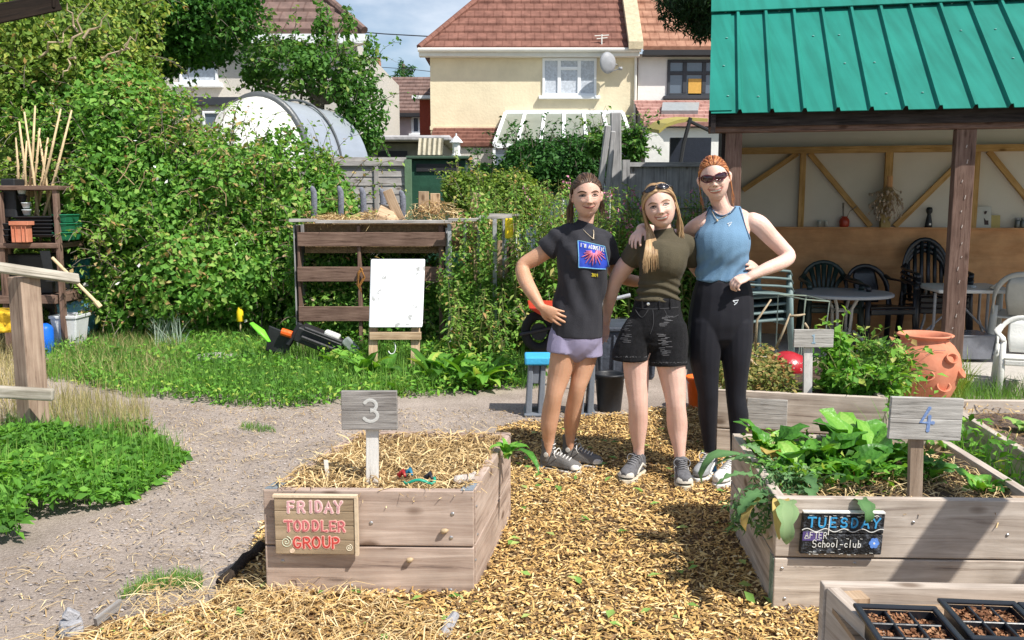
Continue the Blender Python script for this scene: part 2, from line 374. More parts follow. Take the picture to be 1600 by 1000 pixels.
def scatter(poly, n, seed=0, jitter=0.):
    """n ground points inside the polygon whose corners are ground points"""
    rs = np.random.default_rng(seed); p = np.array([q[:2] for q in poly]); lo = p.min(0); hi = p.max(0); out = np.zeros((0, 2))
    while len(out) < n:
        c = rs.uniform(lo, hi, (n*2, 2)); c2 = c+np.stack([smooth_noise(np.c_[c, 0*c[:, 0]], 9, seed), smooth_noise(np.c_[c, 0*c[:, 0]], 9, seed+1)], 1)*jitter
        out = np.concatenate([out, c[in_poly(c2[:, 0], c2[:, 1], p)]])
    return np.c_[out[:n], np.zeros(n)]
def PG(*pts, z=0.): return [G(x, y, z) for x, y in pts]
# ================================================================ GROUND
def ground_material():
    m, t, b = new_mat('ground_dirt'); b.inputs['Roughness'].default_value = .95; b.inputs['Specular IOR Level'].default_value = .1
    tc = t.nodes.new('ShaderNodeTexCoord')
    def noise(s, d=6, ro=.6):
        n = t.nodes.new('ShaderNodeTexNoise'); n.inputs['Scale'].default_value = s; n.inputs['Detail'].default_value = d; n.inputs['Roughness'].default_value = ro
        t.links.new(tc.outputs['Object'], n.inputs['Vector']); return n
    def ramp(src, stops):
        r = t.nodes.new('ShaderNodeValToRGB'); e = r.color_ramp.elements; e[0].position, e[0].color = stops[0][0], (*stops[0][1], 1); e[1].position, e[1].color = stops[-1][0], (*stops[-1][1], 1)
        for p, c in stops[1:-1]: x = e.new(p); x.color = (*c, 1)
        t.links.new(src, r.inputs[0]); return r
    fine = ramp(noise(95, 8, .75).outputs[0], [(.30, (.22, .18, .155)), (.5, (.42, .365, .325)), (.70, (.60, .53, .475))])
    grav = ramp(noise(70, 9, .8).outputs[0], [(.34, (.15, .145, .15)), (.5, (.37, .355, .355)), (.66, (.68, .66, .65))])
    blot = ramp(noise(2.2, 5).outputs[0], [(.35, (.70, .67, .64)), (.65, (1.0, .97, .94))])
    sx = t.nodes.new('ShaderNodeSeparateXYZ'); t.links.new(tc.outputs['Object'], sx.inputs[0])
    n2 = noise(1.4, 4); ad = t.nodes.new('ShaderNodeMath'); ad.operation = 'MULTIPLY_ADD'; ad.inputs[1].default_value = 2.2; t.links.new(n2.outputs[0], ad.inputs[0]); t.links.new(sx.outputs['Y'], ad.inputs[2])
    mr = t.nodes.new('ShaderNodeMapRange'); mr.inputs['From Min'].default_value = 4.9; mr.inputs['From Max'].default_value = 6.2; t.links.new(ad.outputs[0], mr.inputs[0])
    mix = t.nodes.new('ShaderNodeMixRGB'); t.links.new(mr.outputs[0], mix.inputs[0]); t.links.new(fine.outputs[0], mix.inputs[1]); t.links.new(grav.outputs[0], mix.inputs[2])
    mul = t.nodes.new('ShaderNodeMixRGB'); mul.blend_type = 'MULTIPLY'; mul.inputs[0].default_value = 1; t.links.new(mix.outputs[0], mul.inputs[1]); t.links.new(blot.outputs[0], mul.inputs[2])
    t.links.new(mul.outputs[0], b.inputs['Base Color'])
    bp = t.nodes.new('ShaderNodeBump'); bp.inputs['Strength'].default_value = .9; bp.inputs['Distance'].default_value = .012
    t.links.new(noise(60, 8, .75).outputs[0], bp.inputs['Height']); t.links.new(bp.outputs[0], b.inputs['Normal'])
    return m
GM = ground_material()
soil = mat('dark_soil', (.075, .05, .035), .95, .5, 25, .8, bscale=60)
turf = mat('rough_turf', (.09, .12, .035), .95, .5, 6, .6, bscale=50, col2=(.20, .17, .08))
# one big sheet, gently uneven, reaching the horizon
mb = MB(); mb.quad((-400, -8, -.012), (400, -8, -.012), (400, 900, -.012), (-400, 900, -.012))
tag(mb.build('ground', turf), kind='structure')
g = MB(); nx, ny = 90, 70
xs = np.linspace(-6, 6, nx); ys = np.linspace(.8, 9.2, ny); XX, YY = np.meshgrid(xs, ys); PP = np.c_[XX.ravel(), YY.ravel(), 0*XX.ravel()]
PP[:, 2] = .004*smooth_noise(PP, 3, 1)+.003*smooth_noise(PP, 9, 2)
idx = np.arange(nx*ny).reshape(ny, nx); F = np.stack([idx[:-1, :-1], idx[:-1, 1:], idx[1:, 1:], idx[1:, :-1]], -1).reshape(-1, 4)
tag(link_mesh('path', PP, F, GM, smooth=True), kind='structure')

# ================================================================ MULCH
CHIP = attr_mat('wood_chips_mat', [(0, (.06, .035, .02)), (.18, (.22, .13, .06)), (.42, (.52, .32, .11)), (.74, (.76, .52, .20)), (.93, (.84, .70, .43)), (.94, (.16, .26, .05)), (1, (.30, .42, .10))], rough=.75, trans=0)
STRAW = attr_mat('straw_mat', [(0, (.14, .085, .04)), (.25, (.40, .27, .12)), (.6, (.68, .50, .24)), (1, (.86, .72, .44))], rough=.6, trans=.12)
def chips(name, P, L, W, m, seed=0, tilt=.45, rng=(0, 1), curl=.25):
    rs = np.random.default_rng(seed); n = len(P); L = L*rs.uniform(.35, 1.5, n); W = W*rs.uniform(.5, 1.6, n)
    az = rs.uniform(0, 2*PI, n); tl = rs.normal(0, tilt, n); rl = rs.normal(0, tilt, n)
    d = np.stack([np.cos(az)*np.cos(tl), np.sin(az)*np.cos(tl), np.sin(tl)], 1); s = np.cross(np.array([0, 0, 1.]), d); s /= np.linalg.norm(s, axis=1)[:, None]
    nr = np.cross(d, s); s2 = s*np.cos(rl)[:, None]+nr*np.sin(rl)[:, None]; nr = np.cross(d, s2)
    L2 = (L/2)[:, None]; W2 = (W/2)[:, None]; c = (rs.uniform(0, curl, n)*L)[:, None]
    V = np.stack([P-d*L2-s2*W2*.6, P-d*L2+s2*W2*.7, P+nr*c-s2*W2, P+nr*c+s2*W2, P+d*L2-s2*W2*.5, P+d*L2+s2*W2*.6], 1).reshape(-1, 3)
    T = np.array([[0, 2, 3, 1], [2, 4, 5, 3]]); F = (np.arange(n)[:, None, None]*6+T).reshape(-1, 4)
    return link_mesh(name, V, F, m, None, False, fattr=np.repeat(np.clip(rs.uniform(rng[0], rng[1], n)*.9+.16*smooth_noise(P*np.array([1, 1, 0]), 2.6, 17)*(rng[1] > .95), 0, 1), 2))
chip_poly = PG((300, 960), (352, 928), (400, 880), (455, 800), (640, 740), (790, 690), (800, 668), (870, 662), (960, 650), (1128, 640), (1290, 640), (1600, 760), (1750, 1000), (1750, 1100), (-120, 1100), (80, 1010), (160, 975))
mb = MB(); mb.poly([p+np.array([0, 0, .012]) for p in chip_poly]); tag(mb.build('mulch_bed', mat('mulch_base', (.24, .15, .075), .95, .5, 30, .8)), kind='structure')
P = scatter(chip_poly, 135000, 5, .12); P[:, 2] = .014+R.uniform(0, 1, len(P))**1.6*.022+.012*smooth_noise(P, 4, 5)
tag(chips('wood_shreds', P[:16000]+np.array([0, 0, .006]), .045, .0055, CHIP, 4, .25, (.1, .92)), 'longer wood shreds lying over the finer mulch', 'wood shreds', kind='stuff')
tag(chips('wood_chip_mulch', P[16000:], .024, .0085, CHIP, 3, .26, (0, 1), .12), 'golden wood chip mulch covering the walkway between the raised beds', 'wood chips', kind='stuff')
# straw blown over the near mulch, thicker at the lower left
sp_ = PG((140, 990), (230, 950), (330, 925), (640, 945), (760, 1000), (800, 1080), (-60, 1080))
P = scatter(sp_, 1500, 8, .15); P[:, 2] = .03+R.uniform(0, .035, len(P))
tag(chips('loose_straw', P, .10, .0035, STRAW, 9, .22, (.1, 1)), 'loose dry straw and stalks strewn on the mulch at the front left', 'straw', kind='stuff')
# bits of straw, twigs and stones over the path
pp = PG((100, 625), (560, 640), (800, 640), (1100, 640), (820, 670), (560, 690), (420, 770), (400, 900), (130, 1000), (-200, 1060), (-100, 930), (0, 880), (200, 790), (280, 700), (140, 640))
P = scatter(pp, 2600, 21); P[:, 2] = .008
tag(chips('path_straw', P, .05, .003, STRAW, 22, .1, (0, 1)), 'scattered straw bits lying on the dirt path', 'straw', kind='stuff')
P = scatter(pp, 3800, 23); P[:, 2] = .006
STONE = attr_mat('stone_mat', [(0, (.10, .09, .09)), (.5, (.28, .24, .22)), (1, (.46, .42, .40))], rough=.9, trans=0)
rs = np.random.default_rng(31); n = len(P); sz = rs.uniform(.002, .0065, n)
oct_ = np.array([[1, 0, 0], [0, 1, 0], [-1, 0, 0], [0, -1, 0], [0, 0, 1]], float)
V = (P[:, None, :]+oct_[None]*(sz[:, None, None]*rs.uniform(.6, 1.4, (n, 5, 1)))*np.array([1.3, 1, .8])).reshape(-1, 3)
T = np.array([[0, 1, 4], [1, 2, 4], [2, 3, 4], [3, 0, 4]]); F = (np.arange(n)[:, None, None]*5+T).reshape(-1, 3)
tag(link_mesh('path_gravel', V, F, STONE, fattr=np.repeat(rs.uniform(0, 1, n), 4)), 'small grey and brown stones loose on the path', 'gravel', kind='stuff')
# fallen green leaves on the chips
P = scatter(PG((300, 950), (800, 680), (1180, 680), (1200, 960), (1100, 1050), (250, 1050)), 110, 41); P[:, 2] = .045
V, F = leaves_arrays(P, np.tile([0, 0, 1.], (len(P), 1)), .06, asp=.5, droop=.1, outward=1.6, up=1.2, rs=np.random.default_rng(4))
FRESH = attr_mat('fallen_leaf_mat', [(0, (.10, .22, .04)), (.6, (.22, .40, .09)), (1, (.42, .50, .16))], trans=.2)
tag(link_mesh('fallen_leaves', V, F, FRESH, fattr=np.repeat(np.random.default_rng(2).uniform(0, 1, len(P)), 4)), 'green leaves fallen here and there on the wood chips', 'leaves', kind='stuff')

# ================================================================ GRASS AND WEEDS
GRASS = attr_mat('grass_mat', [(0, (.05, .14, .02)), (.4, (.105, .245, .04)), (.75, (.20, .37, .07)), (1, (.44, .45, .17))], trans=.3)
DRY = attr_mat('dry_grass_mat', [(0, (.12, .16, .05)), (.35, (.33, .30, .12)), (.7, (.52, .43, .22)), (1, (.72, .60, .34))], trans=.2)
WEED = attr_mat('weed_mat', [(0, (.05, .14, .02)), (.45, (.11, .29, .035)), (.85, (.21, .44, .06)), (1, (.42, .50, .10))], trans=.3)
gp = PG((75, 600), (250, 622), (430, 636), (640, 618), (830, 606), (860, 520), (480, 505), (90, 500))
P = scatter(gp, 34000, 51, .2); tag(grass('long_grass', P, .17, .007, GRASS, 1, .6), 'long green grass between the path and the compost bays', 'grass', kind='stuff')
P = scatter(PG((75, 590), (240, 614), (285, 590), (300, 545), (150, 520)), 2600, 52, .2); P = P[smooth_noise(P, 2.2, 4) > -.35]
tag(grass('dry_grass', P, .19, .005, DRY, 2, .9), 'straw coloured dry grass left of the green grass strip', 'grass', kind='stuff')
P = scatter(PG((70, 585), (150, 612), (300, 628), (430, 641), (560, 632), (830, 608), (830, 590), (400, 600), (70, 560)), 5200, 53, .1); P[:, 2] = R.uniform(.01, .12, len(P))
V, F = leaves_arrays(P, np.tile([0, -.3, 1.], (len(P), 1)), .045, asp=.5, rs=np.random.default_rng(7))
tag(link_mesh('verge_weeds', V, F, WEED, fattr=np.repeat(np.random.default_rng(8).uniform(0, 1, len(P)), 4)), 'low leafy weeds along the path verge', 'weeds', kind='stuff')
P = scatter(gp, 16000, 56, .2); P = P[smooth_noise(P, 3.5, 8) > .30]; P[:, 2] = R.uniform(.02, .16, len(P)); V, F = leaves_arrays(P, np.tile([0, -.3, 1.], (len(P), 1)), .055, asp=.5, rs=np.random.default_rng(27))
tag(link_mesh('meadow_weeds', V, F, WEED, fattr=np.repeat(np.random.default_rng(28).uniform(0, 1, len(P)), 4)), 'patches of leafy weeds among the long grass', 'weeds', kind='stuff')
# near left ground cover: mounded
gc = PG((-60, 700), (60, 672), (150, 690), (245, 690), (282, 712), (262, 745), (200, 785), (110, 825), (0, 868), (-90, 900))
P = scatter(gc, 15000, 61, .35); c = np.array([p[:2] for p in gc]); 
def edge_dist(P, c):
    d = np.full(len(P), 9.)
    for i in range(len(c)):
        a, b = c[i], c[(i+1) % len(c)]; ab = b-a; t = np.clip(((P[:, :2]-a)@ab)/(ab@ab), 0, 1); d = np.minimum(d, np.linalg.norm(P[:, :2]-a-t[:, None]*ab, axis=1))
    return d
ed = edge_dist(P, c); hh = np.clip(ed/.35, 0, 1)**.6*(.16+.11*smooth_noise(P, 7, 6)); P[:, 2] = .01+hh*R.uniform(.35, 1, len(P))**.5
V, F = leaves_arrays(P, np.tile([0, -.15, 1.], (len(P), 1)), .042*np.random.default_rng(5).choice([.6, 1, 1.5], len(P)), asp=.5, up=.3, rs=np.random.default_rng(9))
q_ = P[::9].copy(); q_[:, 2] *= .5; tag(grass('cover_stalks', q_, .17, .005, GRASS, 31, .6), 'thin grass blades poking through the near left weeds', 'grass', kind='stuff')
tag(link_mesh('ground_cover', V, F, WEED, fattr=np.repeat(np.clip(np.random.default_rng(8).uniform(0, .75, len(P))+.2*smooth_noise(P, 4, 2), 0, 1), 4)), 'dense mound of green weeds beside the post at the near left', 'ground cover', kind='stuff')
P = scatter(PG((60, 672), (150, 700), (245, 700), (230, 640), (100, 620), (60, 640)), 1300, 66, .1); tag(grass('dry_stems', P, .2, .004, DRY, 12, .5), 'thin dry seed stems standing behind the near left weeds', 'dry stems', kind='stuff')
P = scatter(PG((-120, 690), (60, 690), (70, 560), (70, 520), (-60, 520)), 4200, 67, .1); tag(grass('rough_grass', P, .2, .005, DRY, 13, .8), 'rough brown and green grass behind the wooden handrail', 'grass', kind='stuff')
P = scatter(PG((180, 940), (300, 925), (330, 900), (260, 905)), 700, 68, .1); tag(grass('grass_tuft', P, .05, .003, GRASS, 14, .8), 'short grass tuft on the path by the mulch edge', 'grass', kind='stuff')
P = scatter(PG((380, 665), (440, 668), (450, 676), (370, 676)), 350, 69, .1); tag(grass('grass_tuft', P, .04, .003, GRASS, 15, .8), 'small grass patch in the gravel of the path', 'grass', kind='stuff')
# ================================================================ HOUSES
CREAM = mat('cream_render', (.74, .65, .46), .9, .09, 1.6, .35, bscale=14)
WHITER = mat('white_render', (.78, .77, .74), .9, .05, 3, .3, bscale=14)
GREYR = mat('grey_pebbledash', (.56, .53, .48), .95, .08, 20, .5, bscale=70)
PINKR = mat('pink_render', (.52, .42, .42), .9, .07, 5, .3)
UPVC = mat('white_upvc', (.82, .84, .86), .35, .03, 5, 0)
DARKF = mat('dark_frame', (.05, .055, .065), .5, .1, 5, 0)
RB = mat('red_brick', (.34, .07, .045), .9, .25, 30, .4)
GUT = mat('pale_fascia', (.72, .71, .66), .6, .06, 4, 0)
BLK = mat('black_gutter', (.03, .03, .033), .5, .1, 4, 0)
def tilemat(name, c1, c2):
    m = mat(name, c1, .85, .2, 3.5, .4, col2=c2, bscale=9); t = m.node_tree; b = t.nodes['Principled BSDF']
    uv = t.nodes.new('ShaderNodeUVMap'); br = t.nodes.new('ShaderNodeTexBrick'); br.inputs['Scale'].default_value = 1; br.inputs['Brick Width'].default_value = .27; br.inputs['Row Height'].default_value = 9
    br.inputs['Mortar Size'].default_value = .018; br.inputs['Color1'].default_value = (1, 1, 1, 1); br.inputs['Color2'].default_value = (.92, .9, .9, 1); br.inputs['Mortar'].default_value = (.72, .66, .64, 1); br.offset = 0
    src = b.inputs['Base Color'].links[0].from_socket; mx = t.nodes.new('ShaderNodeMixRGB'); mx.blend_type = 'MULTIPLY'; mx.inputs[0].default_value = 1
    t.links.new(uv.outputs[0], br.inputs['Vector']); t.links.new(src, mx.inputs[1]); t.links.new(br.outputs['Color'], mx.inputs[2]); t.links.new(mx.outputs[0], b.inputs['Base Color']); return m
TRED = tilemat('red_roof_tile', (.17, .075, .055), (.29, .14, .105))
TOR = tilemat('orange_roof_tile', (.32, .15, .095), (.45, .25, .17))
TBR = tilemat('brown_roof_tile', (.17, .115, .10), (.25, .165, .14))
def glass_mat():
    m, t, b = new_mat('window_glass'); b.inputs['Base Color'].default_value = (.10, .13, .17, 1); b.inputs['Roughness'].default_value = .06; b.inputs['Specular IOR Level'].default_value = .9; return m
GLASS = glass_mat()
CURT = mat('net_curtain', (.50, .54, .60), .8, .25, 14, 0)
def courses(mb, xl, xr, Yf, z0, z1f, sl, n, hipL=None, hipR=None, Yb=None):
    """tile courses on a slope: eave at (y=Yf,z=z0); sl = rise per metre of depth; total depth from n courses"""
    dep = (z1f-z0)/sl; st = dep/n
    for i in range(n):
        y0, y1 = Yf+i*st, Yf+(i+1)*st+.03; za, zb = z0+i*st*sl, z0+((i+1)*st+.03)*sl
        l0 = xl+(hipL*(i*st) if hipL else 0); l1 = xl+(hipL*((i+1)*st) if hipL else 0)
        r0 = xr-(hipR*(i*st) if hipR else 0); r1 = xr-(hipR*((i+1)*st) if hipR else 0)
        o = .17 if i % 2 else 0
        lift = .085
        a, b_, c, d = (l0, y0, za+lift), (r0, y0, za+lift), (r1, y1, zb+.012), (l1, y1, zb+.012)
        u0 = o; base = len(mb.V); mb.V += [np.array(q, float) for q in (a, b_, c, d, (l0, y0, za-.02), (r0, y0, za-.02))]
        mb.ca = rnd.random(); mb.face([base, base+1, base+2, base+3], [(u0+l0, i*.3), (u0+r0, i*.3), (u0+r1, i*.3+.25), (u0+l1, i*.3+.25)])
        mb.face([base+4, base+5, base+1, base], [(u0+l0, i*.3), (u0+r0, i*.3), (u0+r0, i*.3), (u0+l0, i*.3)])
def window(parent, x0, x1, z0, z1, Y, fm, vs=(), hs=(), sill=True, glassm=None, fw=.06, transom=None):
    """casement window: frame + pane + sill at wall plane y=Y"""
    mb = MB()
    mb.box((x0, Y-.05, z0), (x0+fw, Y+.04, z1)); mb.box((x1-fw, Y-.05, z0), (x1, Y+.04, z1))
    mb.box((x0+fw, Y-.05, z0), (x1-fw, Y+.04, z0+fw)); mb.box((x0+fw, Y-.05, z1-fw), (x1-fw, Y+.04, z1))
    for v in vs: mb.box((v-fw*.7, Y-.055, z0+fw), (v+fw*.7, Y+.035, z1-fw))
    for (a, b_, h) in hs: mb.box((a, Y-.052, h-fw*.6), (b_, Y+.033, h+fw*.6))
    f = mb.build('window_frame', fm, parent, bevel=.008)
    p = MB(); p.box((x0+fw*.5, Y-.012, z0+fw*.5), (x1-fw*.5, Y+.0, z1-fw*.5)); p.build('pane', glassm or GLASS, f)
    if sill: s = MB(); s.box((x0-.1, Y-.14, z0-.09), (x1+.1, Y+.02, z0-.002)); s.build('sill', fm, f, bevel=.006)
    return f
HY = 26.
def HX(px, Y=HY, py=200): return float(D(px, py, Y)[0])
def HZ(py, Y=HY): return float(D(800, py, Y)[2])
# ---- cream house
h = thing('cream_house', 'cream rendered house with hipped red tile roof and satellite dish', 'house', (HX(830), HY, 0))
xl, xr = HX(673), HX(994)
mb = MB(); mb.box((xl, HY, -.2), (xr, HY+7, HZ(84)))
mb.box((xl-.02, HY-.02, HZ(203)), (xr, HY+.001, HZ(197))); mb.build('wall', CREAM, h)
ze = HZ(80); mb = MB(); courses(mb, xl-.25, xr+.02, HY-.3, ze, ze+3.6, 1.0, 14, hipL=.95)
base = len(mb.V); mb.ca = .3
Yr = HY-.3+3.6; mb.quad((xl-.25, HY-.3, ze), (xl-.25+3.42, Yr, ze+3.6), (xl-.25+3.42, Yr, ze+3.6), (xl-.25, HY+7.2, ze))
mb.build('roof', [TRED], h)
hp = MB(); hp.tube([(xl-.27, HY-.32, ze+.05), (xl-.25+3.42, Yr, ze+3.68)], .09, 8); hp.build('hip_tiles', TRED, h)
mb = MB(); mb.box((xl-.28, HY-.30, ze-.18), (xr+.02, HY-.02, ze-.03)); mb.tube([(xl-.3, HY-.36, ze-.02), (xr+.05, HY-.36, ze-.02)], .06, 8); mb.build('gutter', GUT, h)
mb = MB(); mb.tube([(xr-.05, HY-.06, ze-.1), (xr-.05, HY-.06, .2)], .04, 8); mb.build('downpipe', GUT, h)
window(h, HX(847), HX(931), HZ(150), HZ(91), HY, UPVC, vs=(HX(873), HX(904)), hs=((HX(875), HX(902), HZ(107)),), glassm=CURT, fw=.07)
mb = MB(); dc = D(951, 98, HY-.45)
mb.lathe([(0, .08), (.16, .055), (.27, .01), (.30, -.03), (.29, -.045), (.26, -.01), (.15, .035), (0, .06)], dc, 20, M=lambda q: np.array([q[0]*.75+q[2]*.9, -q[2]*.5+q[0]*.4, q[1]]), cap=False)
mb.tube([dc, dc+np.array([.25, .2, -.02]), dc+np.array([.3, .44, 0])], .02, 6); mb.tube([dc+np.array([0, 0, -.26]), dc+np.array([.3, -.15, -.18])], .012, 6); mb.box(tuple(dc+np.array([.26, -.2, -.22])), tuple(dc+np.array([.36, -.12, -.14])))
mb.build('satellite_dish', mat('dish_grey', (.30, .31, .33), .5, .1, 5, 0), h, smooth=True)
mb = MB(); a = D(940, 78, HY-.2); mb.tube([a, a+np.array([0, 0, .42])], .02, 6); mb.tube([a+np.array([-.2, 0, .38]), a+np.array([.2, 0, .40])], .014, 6); mb.tube([a+np.array([-.14, 0, .30]), a+np.array([.16, 0, .33])], .014, 6); mb.build('roof_vent', GUT, h)
# parapet strip between the two roofs
mb = MB(); mb.hexa([(HX(977), HY-.5, ze-.02), (HX(999), HY-.5, ze-.02), (HX(999), HY+3.4, ze+3.7), (HX(977), HY+3.4, ze+3.7), (HX(977), HY-.5, ze+.18), (HX(999), HY-.5, ze+.18), (HX(999), HY+3.4, ze+4.0), (HX(977), HY+3.4, ze+4.0)])
mb.build('party_wall', mat('stone_parapet', (.52, .44, .30), .9, .2, 8, .4), h)
for k in range(5):
    pass
# tiled lean-to + conservatory
mb = MB(); z1, z0 = HZ(201), HZ(222); courses(mb, HX(678), HX(790), HY-1.6, z0-.2, z1, (z1-z0+.2)/1.55, 5); mb.build('lean_to_roof', [TRED], h)
mb = MB(); mb.box((HX(690), HY-1.5, -.2), (HX(785), HY-.02, z0-.25)); mb.build('lean_to_wall', GREYR, h)
c = thing('conservatory', 'white framed conservatory with a sloping glazed roof against the cream house', 'conservatory', (HX(880), HY-1.4, 0))
zt, zb = HZ(177), HZ(226, HY-2.6); x0, x1 = HX(790), HX(972); Yf = HY-2.6; X0, X1 = HX(772, Yf), HX(990, Yf)
mb = MB(); N = 6
for k in range(N+1):
    t = k/N; mb.beam((x0+(x1-x0)*t, HY-.08, zt), (X0+(X1-X0)*t, Yf, zb), .09, .07, side=(1, 0, 0))
mb.beam((x0, HY-.08, zt+.02), (x1, HY-.08, zt+.02), .1, .1); mb.beam((X0, Yf, zb-.03), (X1, Yf, zb-.03), .12, .12)
for k in range(N+1): t = k/N; mb.beam((X0+(X1-X0)*t, Yf, zb-.1), (X0+(X1-X0)*t, Yf, .1), .07, .07)
mb.build('frame', UPVC, c)
mb = MB(); mb.hexa([(X0, Yf, zb-.015), (X1, Yf, zb-.015), (x1, HY-.08, zt-.02), (x0, HY-.08, zt-.02), (X0, Yf, zb), (X1, Yf, zb), (x1, HY-.08, zt-.004), (x0, HY-.08, zt-.004)])
mb.build('roof_glazing', mat('poly_glazing', (.22, .24, .20), .4, .12, 2, 0, spec=.2), c)
mb = MB(); mb.box((X0+.03, Yf+.02, .0), (X1-.03, Yf+.04, zb-.12)); mb.build('wall_glazing', GLASS, c)
# ---- white neighbour
h = thing('white_house', 'white rendered house with orange tile roof and dark framed window', 'house', (HX(1080), HY, 0))
xl, xr = HX(996), HX(1240)
mb = MB(); mb.box((xl, HY+.05, -.2), (xr, HY+7, HZ(84))); mb.build('wall', WHITER, h)
mb = MB(); courses(mb, HX(1000), xr, HY-.3, ze, ze+3.6, 1.0, 14); mb.build('roof', [TOR], h)
mb = MB(); mb.box((xl+.1, HY-.36, ze-.16), (xr, HY-.02, ze-.02)); mb.build('gutter', BLK, h)
window(h, HX(1041), HX(1130), HZ(150), HZ(93), HY+.05, DARKF, vs=(HX(1068), HX(1098)), hs=((HX(1041), HX(1130), HZ(114)),), fw=.08)
mb = MB(); mb.box((HX(1074), HY+.0, HZ(148)), (HX(1094), HY+.03, HZ(123))); mb.build('orange_blind', mat('orange_blind', (.62, .36, .08), .7), h)
mb = MB(); z1, z0 = HZ(158), HZ(196, HY-2.2); courses(mb, HX(988), xr, HY-2.2, z0, z1, (z1-z0)/2.15, 7)
mb.build('extension_roof', [tilemat('pink_pantile', (.40, .20, .17), (.58, .36, .31))], h)
mb = MB(); mb.box((HX(994), HY-2, -.2), (xr, HY, z0-.05)); mb.build('extension_wall', WHITER, h)
mb = MB(); a = D(1033, 180, HY-1.4); b_ = D(1090, 180, HY-1.4); a2 = D(1035, 167, HY-.7); b2 = D(1092, 167, HY-.7)
up = np.array([0, -.05, .12]); mb.hexa([a, b_, b2, a2, a+up, b_+up, b2+up, a2+up]); mb.build('skylight', mat('skylight_grey', (.33, .35, .36), .3), h)
# ---- grey house behind the trees on the left
GY = 19.
h = thing('grey_house', 'grey pebbledash house with brown hipped roof behind the left trees', 'house', (HX(420, GY), GY, 0))
xl, xr = HX(225, GY), HX(560, GY); z_e = HZ(56, GY)
mb = MB(); mb.box((xl, GY, -.2), (xr, GY+7, z_e-.1)); mb.box((HX(225, GY), GY-.4, -.2), (HX(420, GY), GY-.001, HZ(156, GY))); mb.build('wall', GREYR, h)
mb = MB(); courses(mb, xl, xr+.2, GY-.3, z_e, z_e+2.8, .95, 11, hipR=1.05); mb.build('roof', [TBR], h)
mb = MB(); mb.tube([(xr+.22, GY-.32, z_e+.05), (xr+.2-3.1, GY+2.65, z_e+2.88)], .08, 8); mb.build('hip_tiles', TBR, h)
mb = MB(); mb.box((xl, GY-.34, z_e-.2), (xr+.22, GY-.02, z_e-.02)); mb.build('gutter', UPVC, h)
window(h, HX(285, GY), HX(344, GY), HZ(130, GY), HZ(78, GY), GY, UPVC, vs=(), glassm=CURT, fw=.05)
mb = MB(); mb.box((HX(225, GY), GY-.5, HZ(168, GY)), (HX(420, GY), GY-.39, HZ(156, GY))); mb.build('fascia', DARKF, h)
window(h, HX(318, GY-.4), HX(360, GY-.4), HZ(210, GY-.4), HZ(174, GY-.4), GY-.41, UPVC, fw=.05, sill=False)
mb = MB(); a = D(399, 40, GY+.2); mb.hexa([a, a+np.array([.5, 0, 0]), a+np.array([.75, .7, .7]), a+np.array([.3, .7, .7]), a+np.array([0, -.08, .08]), a+np.array([.5, -.08, .08]), a+np.array([.75, .62, .78]), a+np.array([.3, .62, .78])])
mb.build('roof_window', mat('blue_rooflight', (.05, .12, .28), .15, spec=.8), h)
# ---- far terrace between
FY = 36.
h = thing('far_terrace', 'pinkish far terraced house with brown roof and brick chimney between the two houses', 'house', (HX(620, FY), FY, 0))
xl, xr = HX(470, FY), HX(690, FY); z_e = HZ(177, FY)
mb = MB(); mb.box((xl, FY, -.2), (xr, FY+6, z_e-.05)); mb.build('wall', PINKR, h)
mb = MB(); courses(mb, xl, xr, FY-.3, z_e, HZ(121, FY+2.4), .62, 10); mb.build('roof', [TBR], h)
mb = MB(); mb.box((xl, FY-.36, z_e-.16), (xr, FY-.02, z_e-.02)); mb.build('gutter', BLK, h)
mb = MB(); mb.box((HX(583, FY+2), FY+1.6, HZ(160, FY+2)), (HX(597, FY+2), FY+2.4, HZ(104, FY+2))); f = mb.build('chimney', RB, h)
mb = MB()
for k, x in enumerate((586, 593)): mb.lathe([(.1, 0), (.12, .05), (.09, .32), (.11, .36)], (HX(x, FY+2), FY+2, HZ(104, FY+2)), 10)
mb.build('chimney_pots', TOR, f)
window(h, HX(580, FY), HX(606, FY), HZ(212, FY), HZ(182, FY), FY, UPVC, vs=(HX(593, FY),), hs=((HX(580, FY), HX(606, FY), HZ(192, FY)),), fw=.09)
window(h, HX(643, FY), HX(657, FY), HZ(209, FY), HZ(181, FY), FY, UPVC, fw=.09)
mb = MB(); mb.tube([(HX(617, FY), FY-.07, z_e), (HX(617, FY), FY-.07, 0)], .05, 6); mb.build('downpipe', BLK, h)
EY = 31.
h = thing('brick_extension', 'small red brick extension with brown hipped roof beside the cream house', 'house', (HX(668, EY), EY, 0))
mb = MB(); mb.box((HX(656, EY), EY, -.2), (HX(720, EY), EY+4, HZ(154, EY))); mb.build('wall', RB, h)
mb = MB(); courses(mb, HX(648, EY), HX(720, EY), EY-.3, HZ(152, EY), HZ(130, EY)+.5, .7, 5, hipL=1.1); mb.build('roof', [TBR], h)
mb = MB(); mb.box((HX(646, EY), EY-.38, HZ(156, EY)), (HX(720, EY), EY-.02, HZ(151, EY))); mb.build('gutter', UPVC, h)
